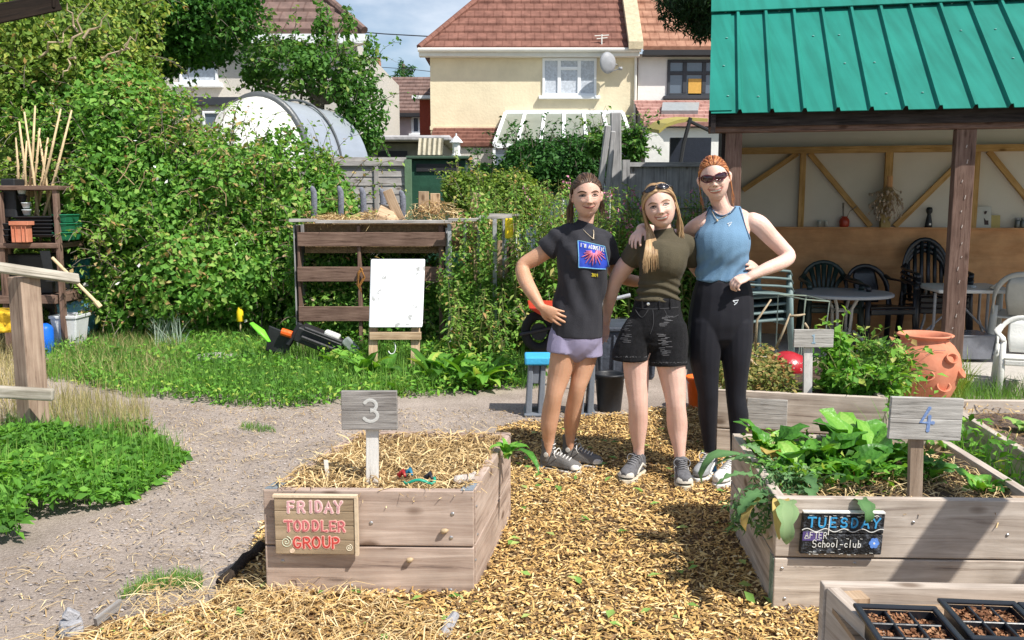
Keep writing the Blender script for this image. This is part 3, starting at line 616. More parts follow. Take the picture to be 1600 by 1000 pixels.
# ---- garage with flat roof and outbuildings
Y = 18.
WG = wood('weathered_grey_wood', (.34, .32, .31), (.52, .50, .48), su=2, sv=50)
h = thing('garage', 'low grey garage with a ragged flat roof behind the panel fence', 'garage', (HX(640, Y), Y, 0))
mb = MB(); mb.box((HX(560, Y), Y, -.1), (HX(692, Y), Y+3, HZ(224, Y))); mb.build('wall', mat('block_grey', (.22, .21, .17), .9, .2, 5, .3), h)
mb = MB(); mb.box((HX(575, Y), Y-.3, HZ(222, Y)), (HX(706, Y), Y+3, HZ(213, Y))); mb.build('roof', mat('felt_roof', (.42, .41, .42), .9, .3, 3, .5), h, bevel=.03)
mb = MB(); mb.box((HX(590, Y), Y-.04, -.1), (HX(636, Y), Y+.02, HZ(236, Y))); mb.build('doorway', BLK, h)
# dark green shed
Y = 13.4
h = thing('green_shed', 'dark green shed with a flat lid roof behind the compost bay', 'shed', (HX(690, Y), Y, 0))
mb = MB(); mb.box((HX(637, Y), Y, -.05), (HX(727, Y), Y+1.6, HZ(250, Y))); mb.build('wall', mat('green_shed_paint', (.02, .075, .045), .6, .3, 4, .2), h)
mb = MB(); mb.box((HX(634, Y), Y-.1, HZ(249, Y)), (HX(733, Y), Y+1.7, HZ(244, Y))); mb.build('roof', mat('shed_lid', (.05, .09, .06), .7), h, bevel=.01)
mb = MB(); mb.box((HX(650, Y), Y-.03, HZ(268, Y)), (HX(720, Y), Y-.003, HZ(256, Y))); mb.build('hatch', BLK, h)
def corr(mb, p0, ux, uz, n, wl, H, amp=.03):
    for i in range(n*4):
        a = i/4; b_ = (i+1)/4; f = lambda t: p0+ux*wl*t+np.array([0, -amp*math.cos(2*PI*t), 0])
        mb.quad(f(a), f(b_), f(b_)+uz*H, f(a)+uz*H); mb.quad(f(a)+np.array([0, .02, 0]), f(a)+uz*H+np.array([0, .02, 0]), f(b_)+uz*H+np.array([0, .02, 0]), f(b_)+np.array([0, .02, 0]))
mb = MB(); p0 = D(653, 242, 13.9); corr(mb, p0, np.array([1., 0, 0]), np.array([.05, .25, .95]), 5, HX(660, 13.9)-HX(652.2, 13.9), .27)
tag(mb.build('corrugated_sheet', mat('beige_sheet', (.52, .48, .38), .8, .25, 9, .2)), 'beige corrugated sheet standing on the dark green shed roof', 'roof sheet')
# bird lantern on the shed corner
l = thing('garden_lantern', 'small white lantern on the right corner of the green shed', 'lantern', D(713, 244, 13.8)); q = D(713, 244, 13.8)
mb = MB(); mb.lathe([(.07, 0), (.075, .02), (.055, .04), (.06, .19), (.05, .2)], q, 6); mb.build('body', WHITER, l)
mb = MB(); mb.lathe([(.10, .2), (.10, .21), (.03, .29), (.012, .3), (.012, .34)], q, 6); mb.build('lid', UPVC, l)
# ---- panel fence left (grey waney boards)
Y = 13.
f = thing('panel_fence', 'grey weathered waney board panel fence behind the compost bay', 'fence', (HX(580, Y), Y, 0))
mb = MB(); z = .4; k = 0
ztop = HZ(258, Y)
while z < ztop-.03:
    mb.hexa([(HX(400, Y), Y-.02, z), (HX(634, Y), Y-.02, z), (HX(634, Y), Y+.0, z), (HX(400, Y), Y+.0, z), (HX(400, Y), Y-.005, z+.15), (HX(634, Y), Y-.005+rnd.uniform(-.004, .004), z+.15), (HX(634, Y), Y+.01, z+.15), (HX(400, Y), Y+.01, z+.15)]); z += .125
mb.build('boards', WG, f)
mb = MB(); mb.box((HX(398, Y), Y-.05, ztop-.01), (HX(636, Y), Y+.03, ztop+.05)); mb.build('cap_rail', WG, f)
mb = MB()
for px in (440, 513, 587): mb.box((HX(px, Y)-.03, Y-.045, 0), (HX(px, Y)+.03, Y-.012, ztop-.012))
mb.build('battens', WG, f)
mb = MB(); mb.box((HX(632, Y), Y-.06, 0), (HX(642, Y), Y+.04, ztop+.08)); mb.build('post', mat('green_post', (.12, .2, .12), .8), f)
# ---- grey fence right
Y = 10.4
f = thing('plank_fence', 'grey vertical plank fence behind the three people', 'fence', (HX(1045, Y), Y, 0)); WD = wood('old_grey_plank', (.33, .33, .335), (.52, .51, .51), su=2, sv=45)
x = HX(985, Y); mb = MB(); zt = HZ(262, Y)
while x < HX(1128, Y): mb.box((x, Y-rnd.uniform(0, .012), .05), (x+.139, Y+.018, zt+.02+rnd.uniform(-.005, .005))); x += .142
mb.build('planks', WD, f)
mb = MB(); mb.box((HX(983, Y), Y-.05, zt+.01), (HX(1130, Y), Y+.05, zt+.06)); mb.box((HX(985, Y), Y-.045, HZ(325, Y)), (HX(1128, Y), Y-.013, HZ(325, Y)+.07)); mb.build('rails', WD, f)
mb = MB(); mb.box((HX(985, Y)-.09, Y-.06, 0), (HX(985, Y)-.005, Y+.03, HZ(250, Y))); mb.build('post', WD, f)
for nm, pts, lab in (('sleeper_post', [(963, 300), (962, 176), 12], 'tall grey upright sleeper post beside the plank fence'), ('leaning_board', [(928, 262), (950, 196), 7], 'short grey board leaning left against the sleeper post'), ('leaning_board', [(940, 285), (958, 205), 6], 'long grey board leaning behind the sleeper post')):
    (ax, ay), (bx, by), wd = pts; Yp = 10.2 if 'sleeper' in nm else 10.0
    a, b_ = D(ax, ay+110, Yp), D(bx, by, Yp); mb = MB(); mb.beam(a, b_, wd*1.35*Yp/FPX, .07, side=(1, 0, 0)); tag(mb.build(nm, WD, bevel=.01), lab, 'post' if 'post' in nm else 'board')
# ---- white dome (arched metal shelter)
Y0, Y1 = 13.2, 14.3
d = thing('arched_shelter', 'white fronted arched metal shelter rising above the bramble hedge', 'shelter', (HX(460, Y0), Y0, 0))
SIL = mat('silver_sheet', (.42, .46, .52), .35, .08, 2, .0, metal=.35, spec=.5); 
cx0, rr = HX(406, Y0), (HX(480, Y0)-HX(332, Y0))/2
zc = HZ(265, Y0); rz_ = HZ(149, Y0)-zc
dx = .72; A = [(math.cos(PI*k/24), math.sin(PI*k/24)) for k in range(25)]
mb = MB(); V0 = [np.array([cx0+rr*a*1.02, Y0, zc+rz_*b_]) for a, b_ in A]; V1 = [v+np.array([dx, Y1-Y0, -.1]) for v in V0]
for i in range(24): mb.quad(V0[i], V1[i], V1[i+1], V0[i+1])
mb.quad(V0[0]-np.array([0, 0, zc]), V1[0]-np.array([0, 0, zc]), V1[0], V0[0]); mb.build('roof_skin', SIL, d, smooth=True)
mb = MB(); mb.tube(V0, .06, 8, side=(0, 1, 0)); mb.tube([v+np.array([dx*.52, (Y1-Y0)*.52, 0]) for v in V0[:14]], .02, 6, side=(0, 1, 0)); mb.build('arch_rim', mat('dark_rim', (.10, .11, .12), .4, spec=.5), d, smooth=True)
mb = MB(); ng = 16; W0 = len(mb.V)
for i in range(ng+1):
    for k in range(25):
        f = math.cos(PI/2*i/ng); g_ = math.sin(PI/2*i/ng); v = np.array([cx0, Y0+.02, zc])+(V0[k]-np.array([cx0, Y0, zc]))*g_*.985; v[1] -= .75*f; v[0] -= .25*f; mb.V.append(v)
for i in range(ng):
    for k in range(24): mb.face([i*25+k, i*25+k+1, (i+1)*25+k+1, (i+1)*25+k], [(0, 0)]*4)
mb.build('white_front', mat('dome_white', (.72, .72, .70), .5, .02, 3, .05), d, smooth=True)
def domept(k, i): f = math.cos(PI/2*i/16); g_ = math.sin(PI/2*i/16); v = np.array([cx0, Y0+.02, zc])+(V0[k]-np.array([cx0, Y0, zc]))*g_*.99; v[1] -= .76*f; v[0] -= .26*f; return v
for k in (7, 17): mb = MB(); mb.tube([domept(k, i) for i in range(0, 17)], .007, 5); mb.build('seam', mat('seam_pale', (.45, .45, .44), .8), d)
# white curved board + dark awning near the white house
Y = 15.
pts = [D(x, y, Y) for x, y in ((1008, 262), (1008, 214), (1014, 207), (1026, 208), (1036, 218), (1043, 236), (1046, 262))]
mb = MB(); mb.prism(pts, (0, .05, 0)); tag(mb.build('white_board', WHITER), 'white curved board standing behind the plank fence', 'board')
a_ = thing('garden_awning', 'dark awning with a yellow edge in front of the white house', 'awning', D(1070, 250, 16)); Y = 16
mb = MB(); ctl = [D(x, y, Y) for x, y in ((1030, 203), (1042, 193), (1060, 187), (1080, 184), (1106, 185))]
for i in range(4): mb.hexa([ctl[i]-np.array([0, 0, .06]), ctl[i+1]-np.array([0, 0, .06]), ctl[i+1]+np.array([0, 1.5, .1]), ctl[i]+np.array([0, 1.5, .1]), ctl[i], ctl[i+1], ctl[i+1]+np.array([0, 1.5, .16]), ctl[i]+np.array([0, 1.5, .16])])
mb.build('edge', mat('awning_yellow', (.40, .34, .10), .8), a_)
mb = MB(); mb.tube([D(1079, 184, Y-.05), D(1068, 225, Y-.05), D(1062, 262, Y-.05)], .035, 6); mb.tube([D(1079, 190, Y-.05), D(1110, 205, Y-.05)], .03, 6); mb.build('pole', BLK, a_)
mb = MB(); mb.box((HX(1048, Y+1.4), Y+1.4, 0), (HX(1112, Y+1.4), Y+1.5, HZ(215, Y+1.4))); mb.build('back_panel', mat('dark_blue_panel', (.02, .025, .04), .5), a_)
# ---- overhead wires
mb = MB(); mb.tube([D(540, 48, 30), D(600, 53, 29), D(672, 57, 28)], .018, 5); tag(mb.build('overhead_wire', DARKF), 'thin overhead wire crossing the sky to the cream house', 'wire')
mb = MB(); mb.tube([D(595, 105, 34), D(640, 108, 34), D(675, 112, 30)], .012, 5); tag(mb.build('overhead_wire', DARKF), 'lower thin wire above the far chimney', 'wire')

# ================================================================ TREES, HEDGES
BARK = mat('bark', (.16, .13, .10), .95, .3, 20, .8, col2=(.30, .26, .21))
LT = attr_mat('tree_leaf_mid', [(0, (.03, .09, .015)), (.4, (.06, .17, .03)), (.8, (.13, .29, .05)), (1, (.30, .36, .10))])
LD_ = attr_mat('tree_leaf_dark', [(0, (.012, .045, .01)), (.5, (.028, .10, .018)), (1, (.07, .20, .04))])
LB = attr_mat('bramble_leaf', [(0, (.045, .10, .02)), (.3, (.075, .20, .03)), (.6, (.14, .33, .05)), (.82, (.27, .45, .09)), (.87, (.42, .38, .15)), (.93, (.44, .22, .10)), (1, (.50, .46, .30))])
LBY = attr_mat('bramble_young_leaf', [(0, (.08, .19, .03)), (.5, (.17, .34, .05)), (.85, (.32, .46, .10)), (.9, (.40, .24, .10)), (1, (.50, .40, .18))])
LM = attr_mat('tree_leaf_deep', [(0, (.015, .055, .01)), (.5, (.04, .14, .02)), (1, (.10, .27, .045))])
LY = attr_mat('shrub_leaf_yellow', [(0, (.06, .11, .02)), (.35, (.14, .25, .04)), (.7, (.26, .37, .07)), (.9, (.44, .44, .10)), (1, (.42, .24, .10))])
LC = attr_mat('conifer_leaf', [(0, (.01, .025, .012)), (.6, (.02, .055, .02)), (1, (.05, .09, .03))])
def limbs(mb, base, tops, r0, seed=0):
    for i, t in enumerate(tops):
        pts = curvy(base, t, 7, .07, seed+i); mb.tube(pts, list(np.linspace(r0, r0*.18, 7)), 7)
# big shrub mass, upper left
B = [blob(-40, 70, 10.8, 190, 190, 1.0), blob(95, 40, 10.9, 130, 120, .9), blob(40, 230, 10.7, 150, 130, .8), blob(150, 160, 10.8, 95, 95, .8), blob(60, -90, 11, 190, 120, .9), blob(160, 250, 10.8, 90, 90, .7), blob(30, 400, 10.6, 130, 120, .7)]
t = thing('hedgerow_shrub', 'tall yellow green shrub filling the upper left behind the shelving', 'shrub', D(60, 500, 9.6)*np.array([1, 1, 0]))
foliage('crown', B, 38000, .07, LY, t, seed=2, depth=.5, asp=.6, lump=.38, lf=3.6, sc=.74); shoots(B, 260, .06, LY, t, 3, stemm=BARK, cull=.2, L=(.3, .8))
mb = MB(); limbs(mb, (D(60, 400, 11)*np.array([1, 1, 0])), [D(x, y, 10.9) for x, y in ((125, 5), (150, 60), (105, 60), (30, 40), (175, 100), (190, 30))], .06, 3)
mb.build('trunk', BARK, t)
mb = MB()
for i, (a, b_) in enumerate((((108, 75), (140, 5)), ((122, 50), (105, 5)), ((118, 90), (98, 120)), ((160, 95), (205, 60)), ((185, 85), (215, 50)), ((60, 90), (110, 40)), ((130, 60), (170, 20)))): mb.tube(curvy(D(*a, 9.85), D(*b_, 9.8), 6, .03, i), [.014, .013, .011, .009, .007, .004], 6)
mb.build('bare_branches', mat('pale_twig', (.42, .33, .22), .9, .2), t)
# bramble thicket
B = [blob(235, 330, 10.2, 130, 130, .9), blob(330, 300, 10.6, 110, 95, .9), blob(430, 320, 10.9, 110, 95, .9), blob(510, 340, 11.2, 60, 95, .8), blob(175, 400, 10.1, 80, 100, .6), blob(280, 420, 10.1, 110, 90, .8), blob(400, 420, 10.6, 110, 95, .8), blob(495, 430, 11, 75, 90, .7), blob(200, 225, 10.5, 90, 75, .8), blob(120, 190, 10.6, 110, 100, .7), blob(60, 330, 10.5, 100, 110, .6), blob(300, 235, 10.8, 70, 35, .7), blob(135, 440, 10.1, 50, 60, .4)]
t = thing('bramble_thicket', 'dense green bramble thicket dotted with white flowers left of the compost bay', 'brambles', D(330, 480, 10.4)*np.array([1, 1, 0]))
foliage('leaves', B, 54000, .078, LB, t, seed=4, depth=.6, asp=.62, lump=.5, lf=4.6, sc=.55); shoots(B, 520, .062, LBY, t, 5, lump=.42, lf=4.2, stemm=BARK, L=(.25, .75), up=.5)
P, nm = sample_blobs(B, 900, depth=.02, seed=44, lump=.42, lf=4.2, cull=-.3); V, F = leaves_arrays(P[:70]+nm[:70]*.06, nm[:70], .05, asp=1.1, droop=0, rs=np.random.default_rng(5)); link_mesh('flowers', V, F, mat('bramble_flower', (.8, .8, .78), .7), t)
mb = MB()
for i in range(60):
    p = P[70+i]; q = p+np.array([rnd.uniform(-.4, .4), rnd.uniform(-.25, .05), rnd.uniform(-.5, .2)]); mb.tube(curvy(p, q, 5, .03, i, sag=-.08), .005, 4)
mb.build('stems', mat('bramble_stem', (.30, .22, .12), .9, .4), t)
# dark tree, top left centre
t = thing('dark_tree', 'dark leafy tree hanging over the grey house at the top left', 'tree', D(290, 400, 13)*np.array([1, 1, 0]))
B = [blob(280, 30, 13, 90, 60, 1.1), blob(240, 80, 13.2, 45, 35, .8), blob(340, 15, 13, 48, 40, .9), blob(250, -30, 13, 90, 60, 1), blob(320, -50, 13, 75, 60, 1), blob(305, 72, 13, 46, 24, .7)]
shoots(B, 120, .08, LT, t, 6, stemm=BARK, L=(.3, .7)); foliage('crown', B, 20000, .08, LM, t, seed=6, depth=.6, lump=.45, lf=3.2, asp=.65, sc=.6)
mb = MB(); b0 = D(290, 400, 13)*np.array([1, 1, 0]); mb.tube(curvy(b0, D(226, 60, 12.9), 7, .08, 2), list(np.linspace(.14, .05, 7)), 8); limbs(mb, D(226, 62, 12.9), [D(215, 20, 12.4), D(262, 20, 12.3), D(300, -20, 12.6)], .05, 9); mb.build('trunk', BARK, t)
# mid tree
t = thing('fruit_tree', 'bright green fruit tree in front of the grey house, left of the sky gap', 'tree', D(500, 400, 14.6)*np.array([1, 1, 0]))
B = [blob(480, 105, 14.6, 78, 52, .8), blob(430, 95, 14.6, 50, 38, .7), blob(540, 130, 14.8, 42, 45, .7), blob(560, 175, 14.8, 38, 45, .7), blob(505, 45, 14.7, 13, 34, .3), blob(545, 40, 14.7, 8, 26, .2), blob(580, 80, 14.7, 9, 22, .2), blob(400, 120, 14.5, 22, 16, .4), blob(575, 215, 14.8, 20, 22, .4), blob(455, 78, 14.7, 26, 16, .5)]
shoots(B[:4], 60, .09, LT, t, 8, lump=.5, lf=4.5, stemm=BARK, L=(.4, .8)); foliage('crown', B, 6500, .095, LT, t, seed=8, depth=.9, lump=.5, lf=4.5, core=False, asp=.6, cull=.9)
mb = MB(); b0 = D(500, 400, 14.6)*np.array([1, 1, 0]); mb.tube(curvy(b0, D(500, 160, 14.6), 7, .05, 2), list(np.linspace(.12, .07, 7)), 8); limbs(mb, D(500, 160, 14.6), [D(510, 5, 14.6), D(545, 10, 14.6), D(577, 55, 14.6), D(430, 70, 14.5), D(395, 122, 14.4), D(590, 150, 14.7), D(470, 60, 14.5)], .045, 19); mb.build('trunk', BARK, t)
# conifer above the green roof
t = thing('conifer_tree', 'dark conifer above the ridge of the green roofed shelter', 'tree', D(1180, 400, 13)*np.array([1, 1, 0]))
B = [blob(1090, 0, 12.6, 48, 34, .8), blob(1180, -12, 12.8, 110, 60, 1), blob(1330, -22, 13, 140, 62, 1), blob(1500, -22, 13, 140, 60, 1), blob(1100, 30, 12.6, 18, 28, .4)]
foliage('crown', B, 20000, .10, LC, t, seed=10, depth=.5, lump=.3, lf=3, asp=.25, droop=.8)
mb = MB(); mb.tube(curvy(D(1180, 400, 13)*np.array([1, 1, 0]), D(1180, -30, 13), 6, .05, 2), list(np.linspace(.25, .1, 6)), 8); mb.build('trunk', BARK, t)
# tiny far tree top and shrubs behind fences
t = thing('far_tree', 'tiny spiky tree top above the far terrace roof', 'tree', D(632, 300, 45)*np.array([1, 1, 0]))
foliage('crown', [blob(630, 122, 45, 14, 12, .8), blob(627, 104, 45, 3, 12, .3), blob(642, 108, 45, 8, 5, .3)], 500, .22, LD_, t, seed=12, core=False, depth=.8, asp=.3); mb = MB(); mb.tube([D(632, 300, 45)*np.array([1, 1, 0]), D(630, 100, 45)], .09, 6); mb.build('trunk', BARK, t)
def shrub(name, lab, base, B, n, size, m, seed, cat='shrub', stems=6, **kw):
    t = thing(name, lab, cat, base*np.array([1, 1, 0])); foliage('foliage', B, n, size, m, t, seed=seed, **kw); shoots(B, int(len(B)*22), size, m, t, seed, stemm=BARK, L=(.15, .45), up=.8)
    mb = MB(); r = random.Random(seed)
    for i in range(stems):
        b = B[i % len(B)]; mb.tube(curvy(base*np.array([1, 1, 0])+np.array([r.uniform(-.15, .15), 0, 0]), (b[0], b[1], b[2]+b[5]*.5), 5, .03, i), [.02, .016, .012, .008, .004], 5)
    mb.build('stem', BARK, t); return t
shrub('dark_shrub', 'dark green shrub in front of the conservatory', D(860, 320, 12.2), [blob(860, 262, 12.2, 85, 42, .6), blob(820, 240, 12.3, 30, 22, .4), blob(905, 245, 12.3, 40, 28, .5), blob(760, 285, 12.4, 40, 30, .5)], 8500, .06, LD_, 21, depth=.4, lump=.25)
shrub('bright_shrub', 'small bright green shrub right of the sleeper post', D(990, 320, 11.2), [blob(986, 228, 11.2, 22, 25, .25), blob(930, 225, 11.2, 14, 18, .2)], 1500, .06, LT, 22, depth=.5)
shrub('rear_shrub', 'green shrub growing against the right side of the green shed', D(745, 320, 11.4), [blob(765, 320, 11.4, 62, 46, .5), blob(720, 300, 11.5, 30, 30, .4), blob(800, 310, 11.5, 50, 45, .5)], 8500, .055, LY, 23, depth=.5, lump=.25)
# ================================================================ TALL FLOWERING WEEDS
WH = attr_mat('willow_leaf', [(0, (.06, .15, .03)), (.4, (.14, .30, .045)), (.75, (.26, .43, .085)), (.92, (.42, .44, .14)), (1, (.46, .22, .11))])
PINK = mat('pink_flower', (.52, .20, .32), .8, .25, 30, 0); YEL = mat('yellow_flower', (.80, .58, .02), .7, .1)
def tall_clump(lab, px0, px1, pytop, Y, n, seed, flowers=0, base=None, lm=None):
    r = random.Random(seed); rs = np.random.default_rng(seed); c = D((px0+px1)/2, 400, Y)*np.array([1, 1, 0])
    t = thing('tall_weed_clump', lab, 'weeds', c, group='clumps of tall weeds behind the people'); st = MB(); P = []; N = []; S = []; FP = []
    for i in range(n):
        x = r.uniform(px0, px1); y = Y+r.uniform(-.35, .35); top = D(x+r.uniform(-6, 6), pytop+r.uniform(-12, 60)+(0 if px0 < x < px1 else 25), y); b0 = np.array([D(x, 400, y)[0], y, 0])
        pts = curvy(b0, top, 6, .02, seed*100+i); st.tube(pts, [.006, .006, .005, .004, .003, .002], 4, cap=False)
        L = top[2]; k = int(50*L)
        for j in range(k):
            f = .12+.88*(j+.5)/k; q = b0+(top-b0)*f; a = r.uniform(0, 2*PI); P.append(q+np.array([math.cos(a), math.sin(a), 0])*.012); N.append([math.cos(a), math.sin(a), .3]); S.append(.115*(1.15-.65*f))
        if flowers and r.random() < flowers:
            for j in range(7): FP.append(top+np.array([r.gauss(0, .012), r.gauss(0, .012), -r.random()*.13]))
    P = np.array(P); N = np.array(N); n_ = len(P); d = N.copy(); d[:, 2] = rs.uniform(-.5, .5, n_); d /= np.linalg.norm(d, axis=1)[:, None]; s = np.stack([-d[:, 1], d[:, 0], 0*d[:, 0]], 1); s /= np.linalg.norm(s, axis=1)[:, None]; nr = np.cross(s, d)
    L = (np.array(S)*rs.uniform(.7, 1.3, n_))[:, None]; W = L*.17
    V = np.stack([P, P+d*L*.45-s*W, P+d*L-np.array([0, 0, 1.])*L*.3, P+d*L*.45+s*W, P+d*L*.5-nr*L*.03], 1).reshape(-1, 3)
    T = np.array([[0, 1, 4], [1, 2, 4], [2, 3, 4], [3, 0, 4]]); F = (np.arange(n_)[:, None, None]*5+T).reshape(-1, 3)
    link_mesh('leaves', V, F, lm or WH, t, fattr=np.repeat(rs.uniform(0, 1, n_), 4)); st.build('stem', mat('weed_stem', (.16, .17, .06), .8, .3), t)
    if FP:
        FP = np.array(FP); V, F = leaves_arrays(FP, rs.normal(0, 1, FP.shape), .028, asp=.9, rs=rs); link_mesh('flowers', V, F, PINK, t)
tall_clump('clump of tall weeds beside the yellow box, left of the person in the black tee', 800, 885, 295, 8.6, 44, 71, .1)
tall_clump('lower yellowish weeds right of the compost bay, below the slats', 700, 790, 452, 8.2, 34, 72)
tall_clump('dense tall weeds between the first and second person, pink flowered', 925, 1010, 300, 8.9, 56, 73, .45)
tall_clump('tall weeds against the plank fence behind the second and third person', 1010, 1115, 300, 9.0, 56, 74, .15)
tall_clump('tall weeds in front of the dark shrub, behind the head of the first person', 845, 940, 285, 9.3, 50, 75, .12)
tall_clump('weeds crowding over the back of the compost bay beside the green shed', 720, 800, 290, 9.5, 34, 76)
t_ = shrub('nettle_patch', 'dense nettles behind the legs of the wheelbarrow, under the tall weeds', D(850, 540, 8.7), [blob(840, 470, 8.9, 60, 70, .5), blob(930, 440, 9.3, 60, 90, .5), blob(1010, 430, 9.5, 60, 100, .5), blob(1080, 430, 9.6, 50, 90, .4), blob(740, 470, 9, 60, 60, .4), blob(880, 510, 8.4, 70, 40, .4)], 16000, .05, WH, 31, 'nettles', lump=.2)
t_ = shrub('bay_weeds', 'green weeds growing inside the compost bay', D(560, 540, 9.5), [blob(520, 420, 9.6, 70, 60, .35), blob(620, 430, 9.6, 70, 70, .35), blob(560, 500, 9.4, 100, 50, .4), blob(680, 470, 9.4, 40, 60, .3)], 8000, .055, LB, 32, 'weeds', lump=.25)
# broad leafy plants by the easel
for k, (px, py, n, L, W, lm, lab) in enumerate(((565, 598, 16, .30, .13, WEED, 'broad leaved comfrey left of the easel legs'), (622, 618, 8, .15, .09, WEED, 'broad leaved plant directly under the easel'), (700, 600, 22, .34, .12, WEED, 'lime green horseradish clump right of the easel'), (757, 606, 24, .34, .10, WEED, 'bright green upright docks at the right end of the weed strip'), (520, 580, 12, .26, .12, WEED, 'small broad leaved plant behind the green grass'))):
    mb = MB(); c = G(px, py); 
    for j in range(3): rosette(mb, c+np.array([rnd.uniform(-.17, .17), rnd.uniform(-.1, .1), 0]), n//2, L, W, seed=k*9+j+3, pitch=(.6, 1.45), arch=(.3, .7))
    tag(mb.build('leafy_plant', lm, smooth=True), lab, 'plant')
P = scatter(PG((500, 590), (810, 612), (810, 560), (500, 545)), 3600, 54); P[:, 2] = R.uniform(.02, .3, len(P))**1.2*np.where(np.abs(P[:, 0]/P[:, 1]+.132) < .035, .35, 1)
V, F = leaves_arrays(P, np.tile([0, -.3, 1.], (len(P), 1)), .05, asp=.5, rs=np.random.default_rng(17))
tag(link_mesh('bay_front_weeds', V, F, WEED, fattr=np.repeat(np.random.default_rng(18).uniform(0, 1, len(P)), 4)), 'weeds in front of the compost bay and easel', 'weeds', kind='stuff')

# ================================================================ COMPOST BAY + EASEL
PAL = wood('pallet_brown', (.15, .092, .07), (.29, .195, .15), su=3, sv=55, bump=.8); GRY = wood('silver_grey_wood', (.36, .34, .33), (.60, .57, .54), su=3, sv=60)
RAW = wood('pale_raw_wood', (.50, .34, .21), (.70, .54, .37), su=3, sv=50); TAN = wood('tan_wood', (.36, .25, .16), (.56, .42, .29), su=3, sv=55)
Y = 8.9
t = thing('compost_bay', 'brown pallet sided compost bay heaped with straw, behind the white board', 'compost bay', D(580, 540, Y)*np.array([1, 1, 0]))
def bx(mb, x0, y0, x1, y1, Y, th, dz=0):
    a = D(x0, y0, Y); b_ = D(x1, y1, Y); mb.box((a[0], Y, min(a[2], b_[2])), (b_[0], Y+th, max(a[2], b_[2])))
for (y0, y1, x0, x1) in ((363, 385, 464, 697), (417, 440, 464, 690), (479, 502, 466, 612)):
    mb = MB(); bx(mb, x0, y0, x1, y1, Y, .025); mb.build('front_slat', PAL, t, bevel=.004)
mb = MB()
for x in (468, 562, 690): bx(mb, x-5, 352, x+5, 560, Y+.03, .09)
mb.build('upright', PAL, t, bevel=.004)
mb = MB()
for (x, y0) in ((462, 352), (700, 356)): bx(mb, x-4, y0, x+4, 560, Y+.03, .5)
mb.build('side_panel', WD, t)
mb = MB()
for y0, y1 in ((355, 372), (410, 440), (470, 500)): bx(mb, 475, y0, 690, y1, Y+.95, .02)
for x in (520, 600, 650): bx(mb, x-5, 360, x+5, 560, Y+.97, .05)
mb.build('back_panel', PAL, t)
mb = MB(); bx(mb, 451, 342, 492, 347, Y-.03, .12); bx(mb, 492, 344, 705, 349, Y-.02, .10); mb.build('top_plank', GRY, t, bevel=.003)
# straw heap + things on it
h0 = D(640, 346, 9.3); P = []
rs = np.random.default_rng(81)
for cx_, w_, hgt in ((520, .30, .10), (590, .34, .14), (680, .42, .26), (745, .22, .06)):
    c = D(cx_, 346, 9.35); q = rs.normal(0, 1, (420, 3))*np.array([w_*.45, .2, 0])+np.array([c[0], 9.35, 0]); r2 = ((q[:, 0]-c[0])/w_)**2+((q[:, 1]-9.35)/.45)**2
    q[:, 2] = 1.30+hgt*np.clip(1-r2, 0, 1)*rs.uniform(.3, 1, len(q)); P.append(q[r2 < 1.1])
P = np.concatenate(P); tag(chips('straw_heap', P, .14, .007, STRAW, 82, .35, (0, 1)), 'dry straw heaped on top of the compost bay', 'straw', kind='stuff')
mb = MB(); mb.box((D(475, 346, 9)[0], 9.0, 1.02), (D(745, 346, 9)[0], 9.8, 1.31)); 
link_mesh('compost_fill', mb.V, mb.F, mat('compost', (.20, .13, .07), .95, .4, 20, .8), t)
def board(x0, y0, x1, y1, wpx, Y, th, m, lab, name='offcut'):
    a, b_ = D(x0, y0, Y), D(x1, y1, Y); mb = MB(); mb.beam(a, b_, wpx*Y/FPX, th, side=(b_[2]-a[2], 0, a[0]-b_[0])); return tag(mb.build(name, m, bevel=.004), lab, 'board')
board(625, 344, 605, 297, 15, 9.25, .03, TAN, 'tan board leaning back to the left on the straw heap')
mb = MB(); a = D(584, 345, 9.1); mb.hexa([a, a+np.array([.24, 0, -.02]), a+np.array([.24, .2, .02]), a+np.array([0, .2, .02]), a+np.array([.03, 0, .07]), a+np.array([.22, 0, .0]), a+np.array([.16, .2, .14]), a+np.array([.05, .2, .17])])
tag(mb.build('wooden_block', RAW, bevel=.004), 'pale wedge shaped wood block on the compost bay', 'block')
board(662, 332, 662, 299, 16, 9.4, .04, TAN, 'short upright board standing in the straw, left one of the pair')
board(680, 334, 680, 302, 15, 9.45, .03, RAW, 'short upright reddish board beside the tan one in the straw')
board(740, 330, 746, 302, 13, 9.6, .03, TAN, 'single tan board standing at the right end of the straw heap')
for k, (x, y0, y1, lab) in enumerate(((489, 330, 291, 'leftmost'), (531, 334, 291, 'second from left'), (566, 330, 293, 'third from left'), (597, 322, 295, 'fourth from left, behind the leaning board'), (628, 312, 298, 'rightmost and shortest'))):
    Yp = 9.95; a = D(x+1, 420, Yp); c = D(x, y1, Yp); mb = MB(); s = Yp/FPX
    mb.tube([a, c+np.array([.01, 0, -.14]), c+np.array([.005, 0, -.06]), c+np.array([-.01, 0, -.015]), c+np.array([-.02, 0, .0])], [.026, .034, .034, .026, .012], 8, side=(1, 0, 0), ry=[.012, .016, .016, .014, .008])
    tag(mb.build('grey_stake', mat('slate_grey', (.17, .18, .22), .7, .4, 25, .4), smooth=True), 'rounded slate grey stake behind the compost bay, '+lab, 'stake', group='grey stakes along the back of the compost bay')
mb = MB(); pts = [D(563, 418, Y-.03), D(569, 432, Y-.03), D(561, 445, Y-.03), D(565, 457, Y-.03), D(558, 445, Y-.03), D(560, 425, Y-.03), D(566, 419, Y-.03)]; mb.tube(pts, .008, 6); mb.tube([p+np.array([.008, -.008, -.01]) for p in pts], .007, 6)
